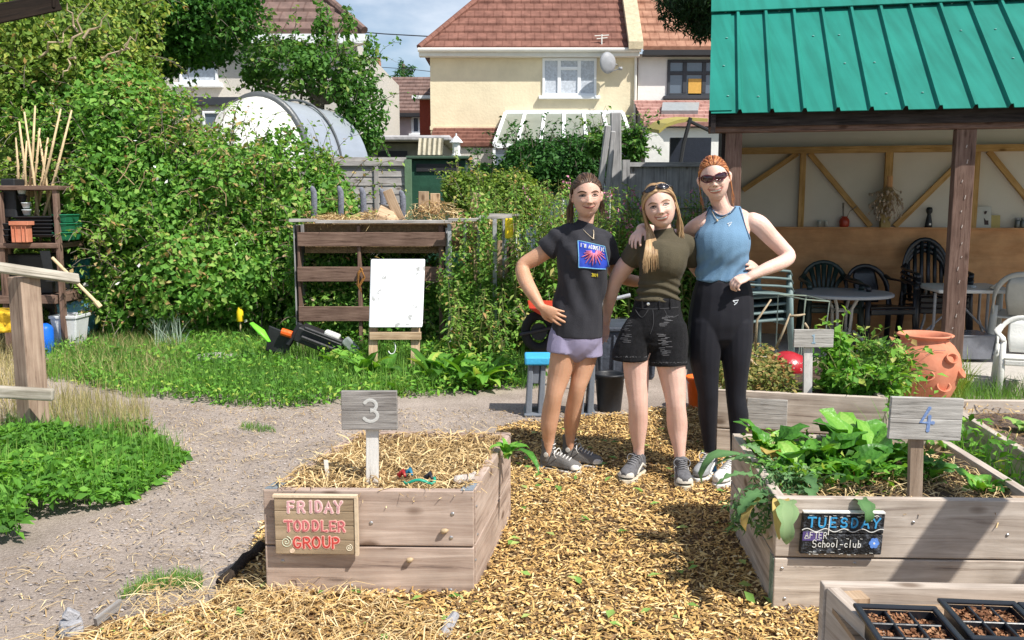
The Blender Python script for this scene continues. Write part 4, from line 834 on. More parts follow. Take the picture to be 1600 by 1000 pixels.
tag(mb.build('rope_loop', mat('orange_rope', (.42, .19, .05), .9, .3, 90, .8), smooth=True), 'frayed orange rope looped over the middle slat of the compost bay', 'rope')
# easel with white board
Y = 8.0
t = thing('easel', 'low wooden easel stand with a crossbar under the white board', 'easel', G(615, 580)*np.array([1, 1, 0]))
for x0, x1, yb in ((576, 591, 563), (642, 657, 581)):
    mb = MB(); a = D((x0+x1)/2, 512, Y+.06); b_ = D((x0+x1)/2-1, yb+6, Y-.0); b_[2] = 0; mb.beam(a, b_, .08, .035, side=(1, 0, 0)); mb.build('leg', RAW, t, bevel=.003)
mb = MB(); bx(mb, 577, 519, 658, 531, Y-.01, .03); mb.build('crossbar', RAW, t, bevel=.003)
mb = MB(); mb.beam(D(585, 512, Y+.07), np.array([D(585, 500, Y+.5)[0], Y+.5, 0]), .05, .03, side=(1, 0, 0)); mb.beam(D(648, 512, Y+.07), np.array([D(648, 500, Y+.5)[0], Y+.5, 0]), .05, .03, side=(1, 0, 0)); mb.build('rear_strut', RAW, t)
def stained_board():
    m = mat('stained_white', (.80, .82, .86), .35, .03, 3, .05); tt = m.node_tree; b = tt.nodes['Principled BSDF']; tc = tt.nodes.new('ShaderNodeTexCoord')
    v = tt.nodes.new('ShaderNodeTexNoise'); v.inputs['Scale'].default_value = 26; v.inputs['Detail'].default_value = 5; tt.links.new(tc.outputs['Object'], v.inputs['Vector'])
    n = tt.nodes.new('ShaderNodeTexNoise'); n.inputs['Scale'].default_value = 5; tt.links.new(tc.outputs['Object'], n.inputs['Vector'])
    ad = tt.nodes.new('ShaderNodeMath'); ad.operation = 'MULTIPLY'; tt.links.new(v.outputs[0], ad.inputs[0]); tt.links.new(n.outputs[0], ad.inputs[1])
    r = tt.nodes.new('ShaderNodeValToRGB'); r.color_ramp.elements[0].position = .355; r.color_ramp.elements[1].position = .375; r.color_ramp.elements[0].color = (1, 1, 1, 1); r.color_ramp.elements[1].color = (.35, .34, .30, 1)
    tt.links.new(ad.outputs[0], r.inputs[0]); src = b.inputs['Base Color'].links[0].from_socket; mx = tt.nodes.new('ShaderNodeMixRGB'); mx.blend_type = 'MULTIPLY'; mx.inputs[0].default_value = .8
    tt.links.new(src, mx.inputs[1]); tt.links.new(r.outputs[0], mx.inputs[2]); tt.links.new(mx.outputs[0], b.inputs['Base Color']); return m
mb = MB(); a = D(576, 512, Y-.03); b_ = D(660, 512, Y-.03); c = D(664, 406, Y+.2); d = D(579, 406, Y+.2); th = np.array([0, .035, .008]); mb.hexa([a, b_, b_+th, a+th, d, c, c+th, d+th])
tag(mb.build('white_board', stained_board(), bevel=.012, bseg=3), 'stained white panel propped on the small wooden easel', 'board')
mb = MB(); c = D(612, 543, Y+.02); mb.tube([c+np.array([.035*math.cos(a), 0, .06*math.sin(a)]) for a in np.linspace(-2.6, .9, 10)], .005, 6); tag(mb.build('wire_hook', UPVC, smooth=True), 'thin pale hooked wire hanging between the easel legs', 'wire')

# ---- second bay: open slatted frame on the right
Y = 8.9
t = thing('slatted_bay', 'second compost bay of loose upright posts and slats with a yellow box', 'compost bay', D(760, 540, Y)*np.array([1, 1, 0]))
GT = mat('grey_tube', (.36, .37, .39), .6, .2, 8, .2)
for k, (x, y0, y1, wd, m) in enumerate(((703, 350, 500, 8, GT), (727, 345, 440, 6, GT), (748, 352, 480, 6, GT), (764, 380, 500, 7, TAN), (773, 342, 505, 7, GT), (781, 376, 495, 8, TAN), (787, 340, 490, 4, GT), (799, 344, 470, 8, TAN), (743, 388, 470, 6, TAN), (754, 434, 490, 8, TAN), (791, 408, 468, 6, RAW), (795, 380, 470, 7, PAL))):
    Yp = Y-.15+.12*(k % 4); mb = MB(); bx(mb, x-wd/2, y0, x+wd/2, 560, Yp, .03); mb.build('post', m, t, bevel=.003)
for k, (x0, x1, y0, y1) in enumerate(((700, 752, 341, 346), (744, 800, 337, 342), (764, 812, 334, 338), (703, 722, 349, 368), (731, 745, 348, 362))):
    mb = MB(); bx(mb, x0, y0, x1, y1, Y-.2+.05*k, .09 if y1-y0 < 8 else .03); mb.build('top_rail', GRY if k < 3 else RAW, t, bevel=.003)
tb = MB(); bx(tb, 789, 341, 802, 373, Y-.3, .12); tag(tb.build('yellow_box', mat('yellow_plastic', (.85, .62, .02), .45, .06, 5, 0), bevel=.012, bseg=2), 'small yellow plastic box on the slatted bay', 'box')
# climbing weeds over the bay
P, nm = sample_blobs([blob(725, 400, 8.75, 22, 70, .25), blob(757, 380, 8.6, 14, 60, .2), blob(752, 330, 8.9, 16, 30, .2), blob(700, 440, 8.7, 20, 50, .2)], 1500, depth=.9, seed=91)
V, F = leaves_arrays(P, nm, .045, rs=np.random.default_rng(1)); t2 = link_mesh('climbing_weed', V, F, WH, fattr=np.repeat(R.uniform(0, 1, len(P)), 4)); tag(t2, 'bindweed scrambling up the slats of the second compost bay', 'climber')

# ================================================================ LEFT: SHELVES, RAIL, CLUTTER
Y = 9.0; BP = mat('black_plastic', (.02, .021, .024), .45, .3, 8, .1, spec=.4)
t = thing('potting_shelf', 'rough wooden potting shelves stacked with black trays at the left edge', 'shelving', D(30, 545, Y)*np.array([1, 1, 0]))
mb = MB()
for x in (4, 92): bx(mb, x-4, 296 if x > 50 else 300, x+5, 548, Y-.03, .06)
for x in (14, 86): bx(mb, x-4, 300, x+4, 548, Y+.5, .06)
mb.build('upright', PAL, t, bevel=.004)
for (x0, x1, y0, y1, d) in ((-60, 90, 290, 297, .55), (-60, 90, 380, 388, .55), (-60, 88, 462, 475, .55)):
    mb = MB(); bx(mb, x0, y0, x1, y1, Y-.05, d); mb.build('shelf', PAL, t, bevel=.005)
def tray(lab, x0, x1, y0, y1, Y, dep, m=BP, name='seed_tray', cat='tray', group=None):
    a = D(x0, y1, Y); b_ = D(x1, y0, Y); mb = MB(); w_ = b_[0]-a[0]; hh_ = b_[2]-a[2]; i = .02
    mb.hexa([(a[0]+i, Y+i, a[2]), (b_[0]-i, Y+i, a[2]), (b_[0]-i, Y+dep-i, a[2]), (a[0]+i, Y+dep-i, a[2]), (a[0], Y, b_[2]-.012), (b_[0], Y, b_[2]-.012), (b_[0], Y+dep, b_[2]-.012), (a[0], Y+dep, b_[2]-.012)])
    mb.box((a[0]-.008, Y-.008, b_[2]-.011), (b_[0]+.008, Y+dep+.008, b_[2]))
    return tag(mb.build(name, m, bevel=.003), lab, cat, group)
for k in range(6): tray(('lowest', 'second lowest', 'third', 'fourth', 'fifth', 'topmost')[k]+' black tray of the stack behind the terracotta box', 18+k % 2*3, 81-k % 3, 371-5.6*k-5, 371-5.6*k, Y-.02, .4, group='black trays stacked on the middle shelf')
for k in range(3): tray(('lower', 'middle', 'upper')[k]+' black tray of the stack at the far left of the middle shelf', -40, 13, 367-9*k, 376-9*k, Y-.02, .4, group='black trays at the far left of the middle shelf')
GRN = mat('green_plastic', (.02, .18, .09), .5, .2, 8, .1)
for k in range(3): tray(('lower', 'middle', 'upper')[k]+' green crate at the right end of the middle shelf', 83, 103, 335+14*(2-k), 348+14*(2-k), Y, .35, GRN, 'green_crate', 'crate', group='green crates on the middle shelf')
a = thing('terracotta_box', 'small ribbed terracotta box hanging over the middle shelf edge', 'planter', D(29, 378, Y-.1)); TER = mat('terracotta', (.56, .19, .105), .85, .1, 6, .15, col2=(.66, .27, .165))
mb = MB(); bx(mb, 16, 352, 43, 379, Y-.14, .1); mb.build('body', TER, a, bevel=.004)
mb = MB()
for x in (18, 24, 34, 40): bx(mb, x-1.2, 353, x+1.2, 378, Y-.155, .012)
bx(mb, 13, 346, 43, 352, Y-.16, .13); mb.build('rim', TER, a, bevel=.003)
mb = MB(); bx(mb, 0, 279, 26, 340, Y+.05, .2); a = tag(mb.build('black_box', BP, bevel=.01), 'tall black plastic box standing on the shelves', 'box')
WHP = mat('pale_plastic', (.55, .60, .62), .5, .1)
for k, (x, y) in enumerate(((34, 299), (35, 310), (41, 321), (42, 332))):
    c = D(x, y, Y+.05); mb = MB(); mb.lathe([(.030, -.028), (.042, .02), (.046, .02), (.046, .03), (.038, .03)], c, 14); tag(mb.build('plant_pot', [WHP, BP][k == 1], smooth=True), ('topmost pale', 'dark second', 'third, pale', 'lowest pale')[k]+' small pot stacked beside the black box', 'pot', group='small pots stacked beside the black box')
# canes
for k, (x0, y0, x1, y1) in enumerate(((60, 345, 38, 175), (46, 290, 55, 165), (52, 290, 62, 200), (40, 290, 30, 190), (64, 300, 95, 170), (58, 320, 75, 215), (70, 330, 112, 172), (28, 290, 25, 215), (76, 320, 60, 205), (34, 290, 42, 220))):
    Yc = Y+.3+.05*(k % 3); a, b_ = D(x0, y0, Yc), D(x1, y1, Yc); a = a+(a-b_)*.2; mb = MB(); mb.tube([a, (a+b_)/2+np.array([.01, 0, 0]), b_], [.017, .014, .009], 7)
    for j in range(1, 6): q = a+(b_-a)*j/6; mb.tube([q-unit(b_-a)*.006, q+unit(b_-a)*.006], .019-.0015*j, 7)
    tag(mb.build('bamboo_cane', mat('bamboo', (.58, .44, .26), .6, .25, 12, .2), smooth=True), 'dry bamboo cane standing behind the potting shelves', 'cane', group='bamboo canes bundled behind the potting shelves')
mb = MB(); mb.hexa([D(62, 392, Y-.06), D(78, 392, Y-.06), D(78, 392, Y+.1), D(62, 392, Y+.1), D(72, 440, Y-.06), D(86, 440, Y-.06), D(86, 440, Y+.1), D(72, 440, Y+.1)][4:]+[D(62, 392, Y-.06), D(78, 392, Y-.06), D(78, 392, Y+.1), D(62, 392, Y+.1)])
tag(mb.build('black_bracket', BP), 'black plastic panel slanting below the middle shelf', 'panel')
TEAL = mat('teal_bag', (.02, .13, .14), .5, .3, 6, .5)
tray('dark teal crate beside the shelf leg, against the brambles', 98, 138, 404, 436, Y+.6, .35, TEAL, 'teal_crate', 'crate'); tray('long black crate lying at the foot of the brambles', 108, 168, 438, 470, Y+.7, .35, BP, 'black_crate', 'crate'); tray('dark crate stowed under the middle shelf', 10, 80, 398, 458, Y+.1, .4, BP, 'storage_crate', 'crate')
# blue bag, white bin, blue drum, yellow sack
def crumple(mb_pts, m, name, lab, cat, parent=None): pass
def bag(name, lab, px, py0, py1, wpx, Y, dep, m, seed, cat='bag', flare=1.15):
    r = np.random.default_rng(seed); a = D(px, py1, Y); a[2] = max(a[2], 0); top = D(px, py0, Y)[2]; w_ = wpx*Y/FPX/2; n = 26; V = []; F = []
    rows = 9
    for i in range(rows):
        t_ = i/(rows-1)
        for k in range(n):
            th = 2*PI*k/n; rr_ = (1+.10*math.sin(3*th+4*t_+seed)+.07*math.sin(7*th+9*t_)+r.normal(0, .03))*(1+(flare-1)*t_)
            cx_ = max(-1, min(1, math.cos(th)*1.25)); cy_ = max(-1, min(1, math.sin(th)*1.25)); V.append([a[0]+w_*rr_*cx_, Y+dep/2+dep/2*rr_*cy_, a[2]+(top-a[2])*(t_+.05*math.sin(2*th+seed)*t_)])
    for i in range(rows-1):
        for k in range(n): F.append([i*n+k, i*n+(k+1) % n, (i+1)*n+(k+1) % n, (i+1)*n+k])
    F.append([k for k in range(n)][::-1]); V += [[a[0], Y+dep/2, a[2]+(top-a[2])*.72]]
    for k in range(n): F.append([(rows-1)*n+k, (rows-1)*n+(k+1) % n, len(V)-1])
    return tag(link_mesh(name, V, F, m, smooth=True), lab, cat)
bag('blue_bag', 'crumpled light blue plastic bag behind the white bin', 112, 472, 545, 44, 9.5, .3, mat('blue_poly', (.12, .42, .62), .35, .25, 9, .9, col2=(.30, .62, .80), bscale=12), 3)
bag('black_sack', 'black sack lying open above the blue bag', 98, 466, 500, 50, 9.85, .2, mat('black_sack_mat', (.012, .013, .016), .4, .3, 8, .9, bscale=14), 5)
bag('yellow_sack', 'yellow sack beside the handrail post at the far left', 4, 485, 520, 34, 8.4, .3, mat('yellow_poly', (.75, .47, .03), .5, .2, 9, .8, bscale=12), 7)
t = thing('white_bin', 'square white plastic bin standing in the grass by the handrail post', 'bin', D(100, 545, 9.0)*np.array([1, 1, 0]))
Yb = 9.0; mb = MB(); zt_ = D(90, 496, Yb)[2]; xa, xb = D(77, 500, Yb)[0], D(119, 500, Yb)[0]
mb.hexa([(xa+.04, Yb+.03, 0), (xb-.04, Yb+.03, 0), (xb-.04, Yb+.25, 0), (xa+.04, Yb+.25, 0), (xa, Yb, zt_), (xb, Yb, zt_), (xb, Yb+.3, zt_), (xa, Yb+.3, zt_)]); mb.build('body', mat('bin_white', (.62, .64, .66), .5, .08), t, bevel=.015, bseg=2)
mb = MB()
for (p, q) in (((xa, Yb), (xb, Yb)), ((xb, Yb), (xb, Yb+.3)), ((xb, Yb+.3), (xa, Yb+.3)), ((xa, Yb+.3), (xa, Yb))): mb.beam((*p, zt_), (*q, zt_), .03, .02, side=(0, 0, 1))
mb.build('rim', mat('bin_white', (.62, .64, .66)), t, bevel=.004)
mb = MB(); c = D(72, 545, 8.9); c[2] = .0; mb.lathe([(.07, 0), (.08, .02), (.08, .27), (.06, .30), (.03, .32)], c, 20); tag(mb.build('blue_drum', mat('blue_plastic', (.01, .13, .62), .4, .1), smooth=True), 'small bright blue plastic drum against the white bin', 'drum')
# broom handle
mb = MB(); mb.tube([D(82, 403, 8.8), D(152, 474, 8.6)], .016, 8); mb.tube([D(150, 472, 8.6), D(157, 480, 8.6)], .026, 8); tag(mb.build('tool_handle', mat('pale_handle', (.66, .50, .30), .5, .1)), 'pale wooden tool handle leaning out from the shelves', 'handle')
# hand rail in front
PW = wood('rail_post_wood', (.33, .235, .175), (.50, .38, .29), su=2.5, sv=40); RW = wood('rail_wood', (.33, .30, .24), (.56, .52, .45), su=2.5, sv=50)
t = thing('handrail', 'weathered wooden handrail with one square post at the left edge', 'handrail', G(48, 688))
Yh = 5.55; a = G(52, 690); ang = math.radians(-28); ux = np.array([math.cos(ang), math.sin(ang), 0]); uy = np.array([-math.sin(ang), math.cos(ang), 0]); s = .066
ct = np.array([D(46, 560, Yh)[0], Yh, 0]); zt_ = D(45, 432, Yh)[2]
mb = MB(); lo = [ct-ux*s-uy*s, ct+ux*s-uy*s, ct+ux*s+uy*s, ct-ux*s+uy*s]; mb.hexa([p-np.array([0, 0, .05]) for p in lo]+[p+np.array([0, 0, zt_]) for p in lo]); mb.build('post', PW, t, bevel=.006, bseg=2)
mb = MB(); mb.beam(D(-90, 405, 5.1), D(123, 436, 5.75), .068, .03, side=uy); mb.build('top_rail', RW, t, bevel=.008, bseg=2)
mb = MB(); mb.beam(D(-90, 607, 5.3), D(84, 617, 5.38), .075, .05, side=(0, 0, 1)); mb.build('lower_rail', RW, t, bevel=.014, bseg=3)
mb = MB(); mb.beam(D(-90, 700, 5.9), D(28, 693, 6.0), .06, .05, side=(0, 0, 1)); mb.build('ground_rail', RW, t, bevel=.008)
# pergola beam at the top left corner
DKB = wood('dark_stained_beam', (.012, .008, .006), (.03, .019, .013), su=3, sv=40)
t = thing('pergola', 'dark stained pergola beam end crossing the top left corner', 'pergola', D(30, 15, 3.6))
mb = MB(); mb.beam(D(-120, 46, 3.3), D(88, 3, 3.7), .07, .05, side=(0, 0, 1)); mb.build('beam', DKB, t, bevel=.004)
mb = MB(); mb.beam(D(80, 14, 3.68), D(80, -60, 3.68), .045, .045); mb.build('post_stub', DKB, t, bevel=.004)
mb = MB(); mb.beam((2.62, 1.0, 1.95), (2.62, 3.0, 1.95), .20, .05, side=(1, 0, 0)); mb.build('shadow_beam', DKB, t, bevel=.004)  # unseen beam, added right of frame to shade the chard bed's front board
mb = MB(); mb.beam((3.02, 1.0, 1.95), (3.02, 3.0, 1.95), .10, .05, side=(1, 0, 0)); mb.build('shadow_beam', DKB, t, bevel=.004)  # second unseen beam, added for the outer band of that shadow
# clutter at the foot of the bay
t = thing('broken_strimmer', 'black broken garden machine with an orange cap dumped in the weeds', 'garden machine', G(435, 548)); Y = 8.3
mb = MB(); mb.hexa([D(415, 548, Y), D(452, 556, Y), D(452, 556, Y+.3), D(415, 548, Y+.3), D(420, 508, Y), D(455, 522, Y), D(455, 522, Y+.25), D(420, 508, Y+.25)]); mb.tube([D(450, 540, Y-.02), D(470, 505, Y)], .03, 8); mb.build('housing', BP, t, bevel=.02, bseg=2)
mb = MB(); mb.tube([D(440, 518, Y-.04), D(456, 523, Y-.04)], .035, 10); mb.build('orange_cap', mat('orange_plastic', (.80, .13, .02), .4, .1), t)
t = thing('black_crate_pile', 'tipped black crate with a white tub lying on it', 'crate', G(500, 555))
mb = MB(); a, b_ = D(468, 518, Y), D(535, 545, Y); mb.beam(a, b_, .14, .3, side=(0, 0, 1)); mb.beam(D(470, 526, Y-.18), D(530, 549, Y-.18), .03, .03); mb.beam(D(475, 512, Y-.18), D(535, 535, Y-.18), .03, .03); mb.build('crate', BP, t, bevel=.01)
mb = MB(); mb.beam(D(507, 521, Y-.05), D(530, 530, Y-.05), .08, .1, side=(0, 0, 1)); tag(mb.build('white_tub', mat('tub_white', (.75, .75, .72), .4), bevel=.015, bseg=2), 'small white tub resting on the tipped black crate', 'tub')
mb = MB(); mb.beam(D(538, 530, Y-.1), D(558, 550, Y-.1), .09, .05, side=(0, 0, 1)); tag(mb.build('grey_bottle', mat('grey_clear', (.25, .28, .27), .2, .2, spec=.6), bevel=.015, bseg=2), 'dull clear plastic bottle beside the tipped crate', 'bottle')
mb = MB(); mb.tube([D(393, 505, 8.2), D(408, 518, 8.15), D(421, 534, 8.1)], [.012, .02, .008], 8, ry=[.03, .05, .02]); tag(mb.build('lime_scoop', mat('lime_plastic', (.20, .72, .05), .4, .1), smooth=True), 'lime green plastic strip sticking up beside the black machine', 'scoop')
c = D(375, 494, 9.6); t = thing('cane_with_cap', 'thin cane capped with a small yellow bottle at the edge of the brambles', 'cane', c*np.array([1, 1, 0])); mb = MB(); mb.lathe([(.032, -.06), (.036, -.05), (.036, .05), (.022, .085), (.02, .10), (.0, .10)], c, 14); mb.build('yellow_bottle', mat('yellow_plastic', (.85, .62, .02)), t, smooth=True)
mb = MB(); mb.tube([c*np.array([1, 1, 0]), c], .008, 6); mb.build('cane', mat('bamboo', (.58, .44, .26)), t)
mb = MB(); c = G(340, 568); mb.lathe([(.16, -.02), (.21, .03), (.2, .085), (.1, .10), (0, .1)], c, 12, sx=1.15, sy=.6); o = mb.build('stone_slab', mat('pale_stone', (.42, .39, .36), .9, .25, 9, .7), smooth=True); tag(o, 'pale flat stone lying in the grass left of the bay', 'stone')
P = scatter([D(240, 500, 9.0)*[1, 1, 0], D(285, 500, 9.0)*[1, 1, 0], D(285, 500, 9.6)*[1, 1, 0], D(240, 500, 9.6)*[1, 1, 0]], 170, 77); tag(grass('silvery_tuft', P, .34, .010, attr_mat('silver_leaf', [(0, (.20, .30, .20)), (1, (.55, .62, .55))]), 21, .7), 'silvery pale grass tuft at the foot of the brambles', 'grass', kind='stuff')
# ---- wheelbarrow, kneeler stool, buckets, tank
t = thing('wheelbarrow', 'red wheelbarrow with a black wheel, behind the person in the black tee', 'wheelbarrow', G(850, 560)); Y = 7.3; REDP = mat('red_paint', (.55, .045, .025), .4, .15, 6, .05)
c = D(842, 518, Y); mb = MB(); mb.tube([c+np.array([.11*math.cos(a), 0, .14*math.sin(a)*.95]) for a in np.linspace(0, 2*PI, 25)], .04, 10, side=(0, 1, 0), cap=False); w_ = mb.build('wheel', mat('tyre_rubber', (.015, .015, .016), .8, .2), t, smooth=True)
mb = MB(); mb.tube([c-np.array([0, .03, 0]), c+np.array([0, .03, 0])], .07, 14); mb.build('hub', BP, w_)
mb = MB(); mb.tube([D(812, 523, Y-.05), D(862, 512, Y-.05), D(900, 500, Y-.05)], .014, 8); mb.build('frame', BP, t)
mb = MB(); z1, z0 = D(820, 475, Y)[2], D(860, 499, Y)[2]; xs_ = [D(x, 480, Y)[0] for x in (824, 925, 860, 915)]
mb.hexa([(xs_[2], Y-.16, z0), (xs_[3], Y-.16, z0), (xs_[3], Y+.22, z0), (xs_[2], Y+.22, z0), (xs_[0], Y-.28, z1), (xs_[1], Y-.28, z1-.01), (xs_[1], Y+.32, z1-.01), (xs_[0], Y+.32, z1)]); mb.build('tray', REDP, t, bevel=.015, bseg=2)
mb = MB()
for dy in (-.24, .24): mb.tube([D(900, 500, Y+dy), D(955, 468, Y+dy), D(985, 461, Y+dy)], .015, 8)
mb.build('handle', GT, t)
mb = MB()
for dy in (-.2, .2): mb.tube([D(925, 500, Y+dy), (D(935, 560, Y+dy)[0], Y+dy, 0)], .014, 8)
mb.build('leg', BP, t)
t = thing('kneeler_stool', 'grey garden kneeler stool with a light blue pad, behind the first person', 'stool', G(872, 648)); Yk = 6.28
KG = mat('kneeler_grey', (.17, .19, .22), .5, .1); zt_ = D(870, 570, Yk)[2]
for x0, x1 in ((821, 852), (902, 929)):
    mb = MB(); a, b_ = D(x0+2, 640, Yk)[0], D(x1-2, 640, Yk)[0]
    for (p0, p1) in ((a, a+.035), (b_-.035, b_)):
        mb.hexa([(p0-.01, Yk-.02, 0), (p1+.0, Yk-.02, 0), (p1+.0, Yk+.2, 0), (p0-.01, Yk+.2, 0), (p0+.012, Yk, zt_), (p1+.012, Yk, zt_), (p1+.012, Yk+.16, zt_), (p0+.012, Yk+.16, zt_)])
    mb.box((a+.03, Yk+.01, zt_*.62), (b_-.03, Yk+.15, zt_)); mb.box((a-.02, Yk-.04, 0), (b_+.02, Yk+.22, .022)); mb.build('leg', KG, t, bevel=.008, bseg=2)
mb = MB(); mb.box((D(820, 565, Yk)[0], Yk-.03, zt_), (D(930, 565, Yk)[0], Yk+.2, D(870, 557, Yk)[2])); mb.build('pad', mat('blue_foam', (.06, .42, .72), .6, .06), t, bevel=.012, bseg=2)
def bucket(lab, px, py, rpx, hpx, Y, m, hm):
    s = Y/FPX; c = D(px, py, Y); c[2] = 0; r = rpx*s; h_ = hpx*s; t = thing('bucket', lab, 'bucket', c); mb = MB()
    mb.lathe([(0, .008), (r*.74, .006), (r*.76, 0), (r*.78, .01), (r*.98, h_*.93), (r*1.05, h_*.93), (r*1.06, h_*.99), (r*1.0, h_), (r*.93, h_*.96), (r*.72, .03), (0, .03)], c, 28, cap=False); mb.build('body', m, t, smooth=True)
    mb = MB(); mb.tube([c+np.array([r*1.03*math.cos(a), -r*.5*abs(math.sin(a))-.005, h_*.93-r*.55*abs(math.sin(a))]) for a in np.linspace(0, PI, 14)], .003, 6); mb.build('handle', hm, t)
bucket('black plastic bucket on the gravel between the first and second person', 952, 640, 24, 61, 6.45, BP, GT)
bucket('orange plastic bucket half hidden behind the third person', 1094, 640, 23, 53, 6.5, mat('bucket_orange', (.85, .15, .02), .4, .08), WHP)
t = thing('water_tank', 'dark slate coloured water tank behind the black bucket', 'tank', G(980, 595)); Y = 7.6
mb = MB(); a, b_ = D(929, 516, Y), D(1030, 516, Y); mb.hexa([(a[0]+.03, Y, 0), (b_[0]-.03, Y, 0), (b_[0]-.03, Y+.5, 0), (a[0]+.03, Y+.5, 0), (a[0], Y-.02, a[2]), (b_[0], Y-.02, a[2]), (b_[0], Y+.52, a[2]), (a[0], Y+.52, a[2])]); SL = mat('slate_plastic', (.055, .065, .085), .55, .25, 6, .5); mb.build('body', SL, t, bevel=.03, bseg=2)
mb = MB(); mb.box((a[0]-.02, Y-.05, a[2]-.005), (b_[0]+.02, Y+.55, a[2]+.03)); 
for k in range(5): x = a[0]+(b_[0]-a[0])*(k+.5)/5; mb.box((x-.012, Y-.035, .05), (x+.012, Y+.01, a[2]-.04))
mb.build('lid', SL, t, bevel=.008)
# ================================================================ GREEN ROOFED SHELTER
SA = math.radians(12); SU = np.array([math.cos(SA), -math.sin(SA), 0]); SV = np.array([math.sin(SA), math.cos(SA), 0])
SO = G(1487, 583, .08); SO[2] = 0; RP = 0.; LP = -1.86
def S(u, v, z): return SO+SU*u+SV*v+np.array([0, 0, z])
def sb(mb, u0, u1, v0, v1, z0, z1): mb.hexa([S(u0, v0, z0), S(u1, v0, z0), S(u1, v1, z0), S(u0, v1, z0), S(u0, v0, z1), S(u1, v0, z1), S(u1, v1, z1), S(u0, v1, z1)])
t = thing('garden_shelter', 'open fronted timber shelter with a green metal roof', 'shelter', S(-.9, 0, 0))
PB = wood('brown_stained_post', (.15, .09, .07), (.26, .175, .14), su=3, sv=45, bump=.6); BB = wood('black_stained_beam', (.028, .022, .022), (.07, .058, .056), su=3, sv=45)
PINE = wood('pine_stud', (.50, .29, .10), (.68, .44, .20), su=3, sv=45); PLY = wood('plywood', (.64, .33, .15), (.74, .42, .21), dark=(.56, .27, .12), su=1.2, sv=9, bump=.1, knots=False)
for u, w_ in ((LP, .14), (RP, .155), (2.0, .15)):
    mb = MB(); sb(mb, u-w_/2, u+w_/2, 0, .12, .08, 2.12); mb.build('post', PB, t, bevel=.005)
mb = MB()
for i in range(13): z = .45+i*.125+rnd.uniform(-.03, .03); x = RP+rnd.uniform(-.02, .02); mb.beam(S(x, -.003, z), S(x+.006, -.003, z+rnd.uniform(.015, .04)), .007, .004)
mb.build('pale_marks', mat('chipped_paint', (.45, .38, .34), .8), t)
mb = MB(); sb(mb, LP-.22, 3.6, -.02, .10, 2.12, 2.24); mb.build('beam', PB, t, bevel=.005)
mb = MB(); sb(mb, LP-.22, 3.6, -.055, -.021, 2.165, 2.31); mb.build('fascia', BB, t, bevel=.004)
# roof sheets: trapezoid ribs
GRNR = mat('green_sheet_metal', (.012, .20, .155), .6, .06, 1.2, .03, metal=.0, spec=.22, col2=(.017, .235, .185))
_t = GRNR.node_tree; _b = _t.nodes['Principled BSDF']; _s = _b.inputs['Base Color'].links[0].from_socket; _c = _t.nodes.new('ShaderNodeTexCoord'); _m = _t.nodes.new('ShaderNodeMapping'); _m.inputs['Scale'].default_value = (14, 1.1, 1.1); _n = _t.nodes.new('ShaderNodeTexNoise'); _n.inputs['Scale'].default_value = 1; _n.inputs['Detail'].default_value = 7; _r = _t.nodes.new('ShaderNodeValToRGB'); _r.color_ramp.elements[0].position = .32; _r.color_ramp.elements[1].position = .62; _r.color_ramp.elements[0].color = (.74, .76, .74, 1); _r.color_ramp.elements[1].color = (1, 1, 1, 1); _x = _t.nodes.new('ShaderNodeMixRGB'); _x.blend_type = 'MULTIPLY'; _x.inputs[0].default_value = 1
_t.links.new(_c.outputs['Object'], _m.inputs[0]); _t.links.new(_m.outputs[0], _n.inputs['Vector']); _t.links.new(_n.outputs[0], _r.inputs[0]); _t.links.new(_s, _x.inputs[1]); _t.links.new(_r.outputs[0], _x.inputs[2]); _t.links.new(_x.outputs[0], _b.inputs['Base Color'])
sl = math.tan(math.radians(38)); v0, v1 = -.17, 1.30; zE = 2.27
def RPt(u, v, h=0): return S(u, v-h*math.sin(math.radians(38)), zE+(v-v0)*sl+h*math.cos(math.radians(38)))
U0, U1 = -2.06, 3.7; prof = []; u = U0; prof += [(u, 0)]; pitch = .262; k = 0; u = U0+.235
while u < U1: prof += [(u-.022, 0), (u-.011, .034), (u+.011, .034), (u+.022, 0)]; u += pitch
prof += [(U1, 0)]
mb = MB()
for (a, ha), (b_, hb) in zip(prof[:-1], prof[1:]):
    mb.quad(RPt(a, v0, ha), RPt(b_, v0, hb), RPt(b_, v1, hb), RPt(a, v1, ha)); mb.quad(RPt(a, v0, ha-.006), RPt(a, v1, ha-.006), RPt(b_, v1, hb-.006), RPt(b_, v0, hb-.006)); mb.quad(RPt(a, v0, ha-.006), RPt(b_, v0, hb-.006), RPt(b_, v0, hb), RPt(a, v0, ha))
mb.build('roof_sheet', GRNR, t)
mb = MB()
mb.hexa([RPt(U0-.02, v1-.10, .036), RPt(U1, v1-.10, .036), RPt(U1, v1+.06, .036), RPt(U0-.02, v1+.06, .036), RPt(U0-.02, v1-.10, .046), RPt(U1, v1-.10, .046), RPt(U1, v1+.06, .07), RPt(U0-.02, v1+.06, .07)])
mb.hexa([RPt(U0-.015, v0+.02, .004), RPt(U0+.17, v0+.02, .004), RPt(U0+.17, v1, .004), RPt(U0-.015, v1, .004), RPt(U0-.015, v0+.02, .012), RPt(U0+.17, v0+.02, .012), RPt(U0+.17, v1, .012), RPt(U0-.015, v1, .012)])
mb.build('ridge_and_verge_flashing', GRNR, t)
mb = MB(); b_ = len(mb.V)
mb.hexa([S(U0, v1, zE+(v1-v0)*sl-.01), S(U1, v1, zE+(v1-v0)*sl-.01), S(U1, 2.5, zE+.3), S(U0, 2.5, zE+.3), S(U0, v1, zE+(v1-v0)*sl), S(U1, v1, zE+(v1-v0)*sl), S(U1, 2.5, zE+.31), S(U0, 2.5, zE+.31)]); mb.build('rear_roof', GRNR, t)
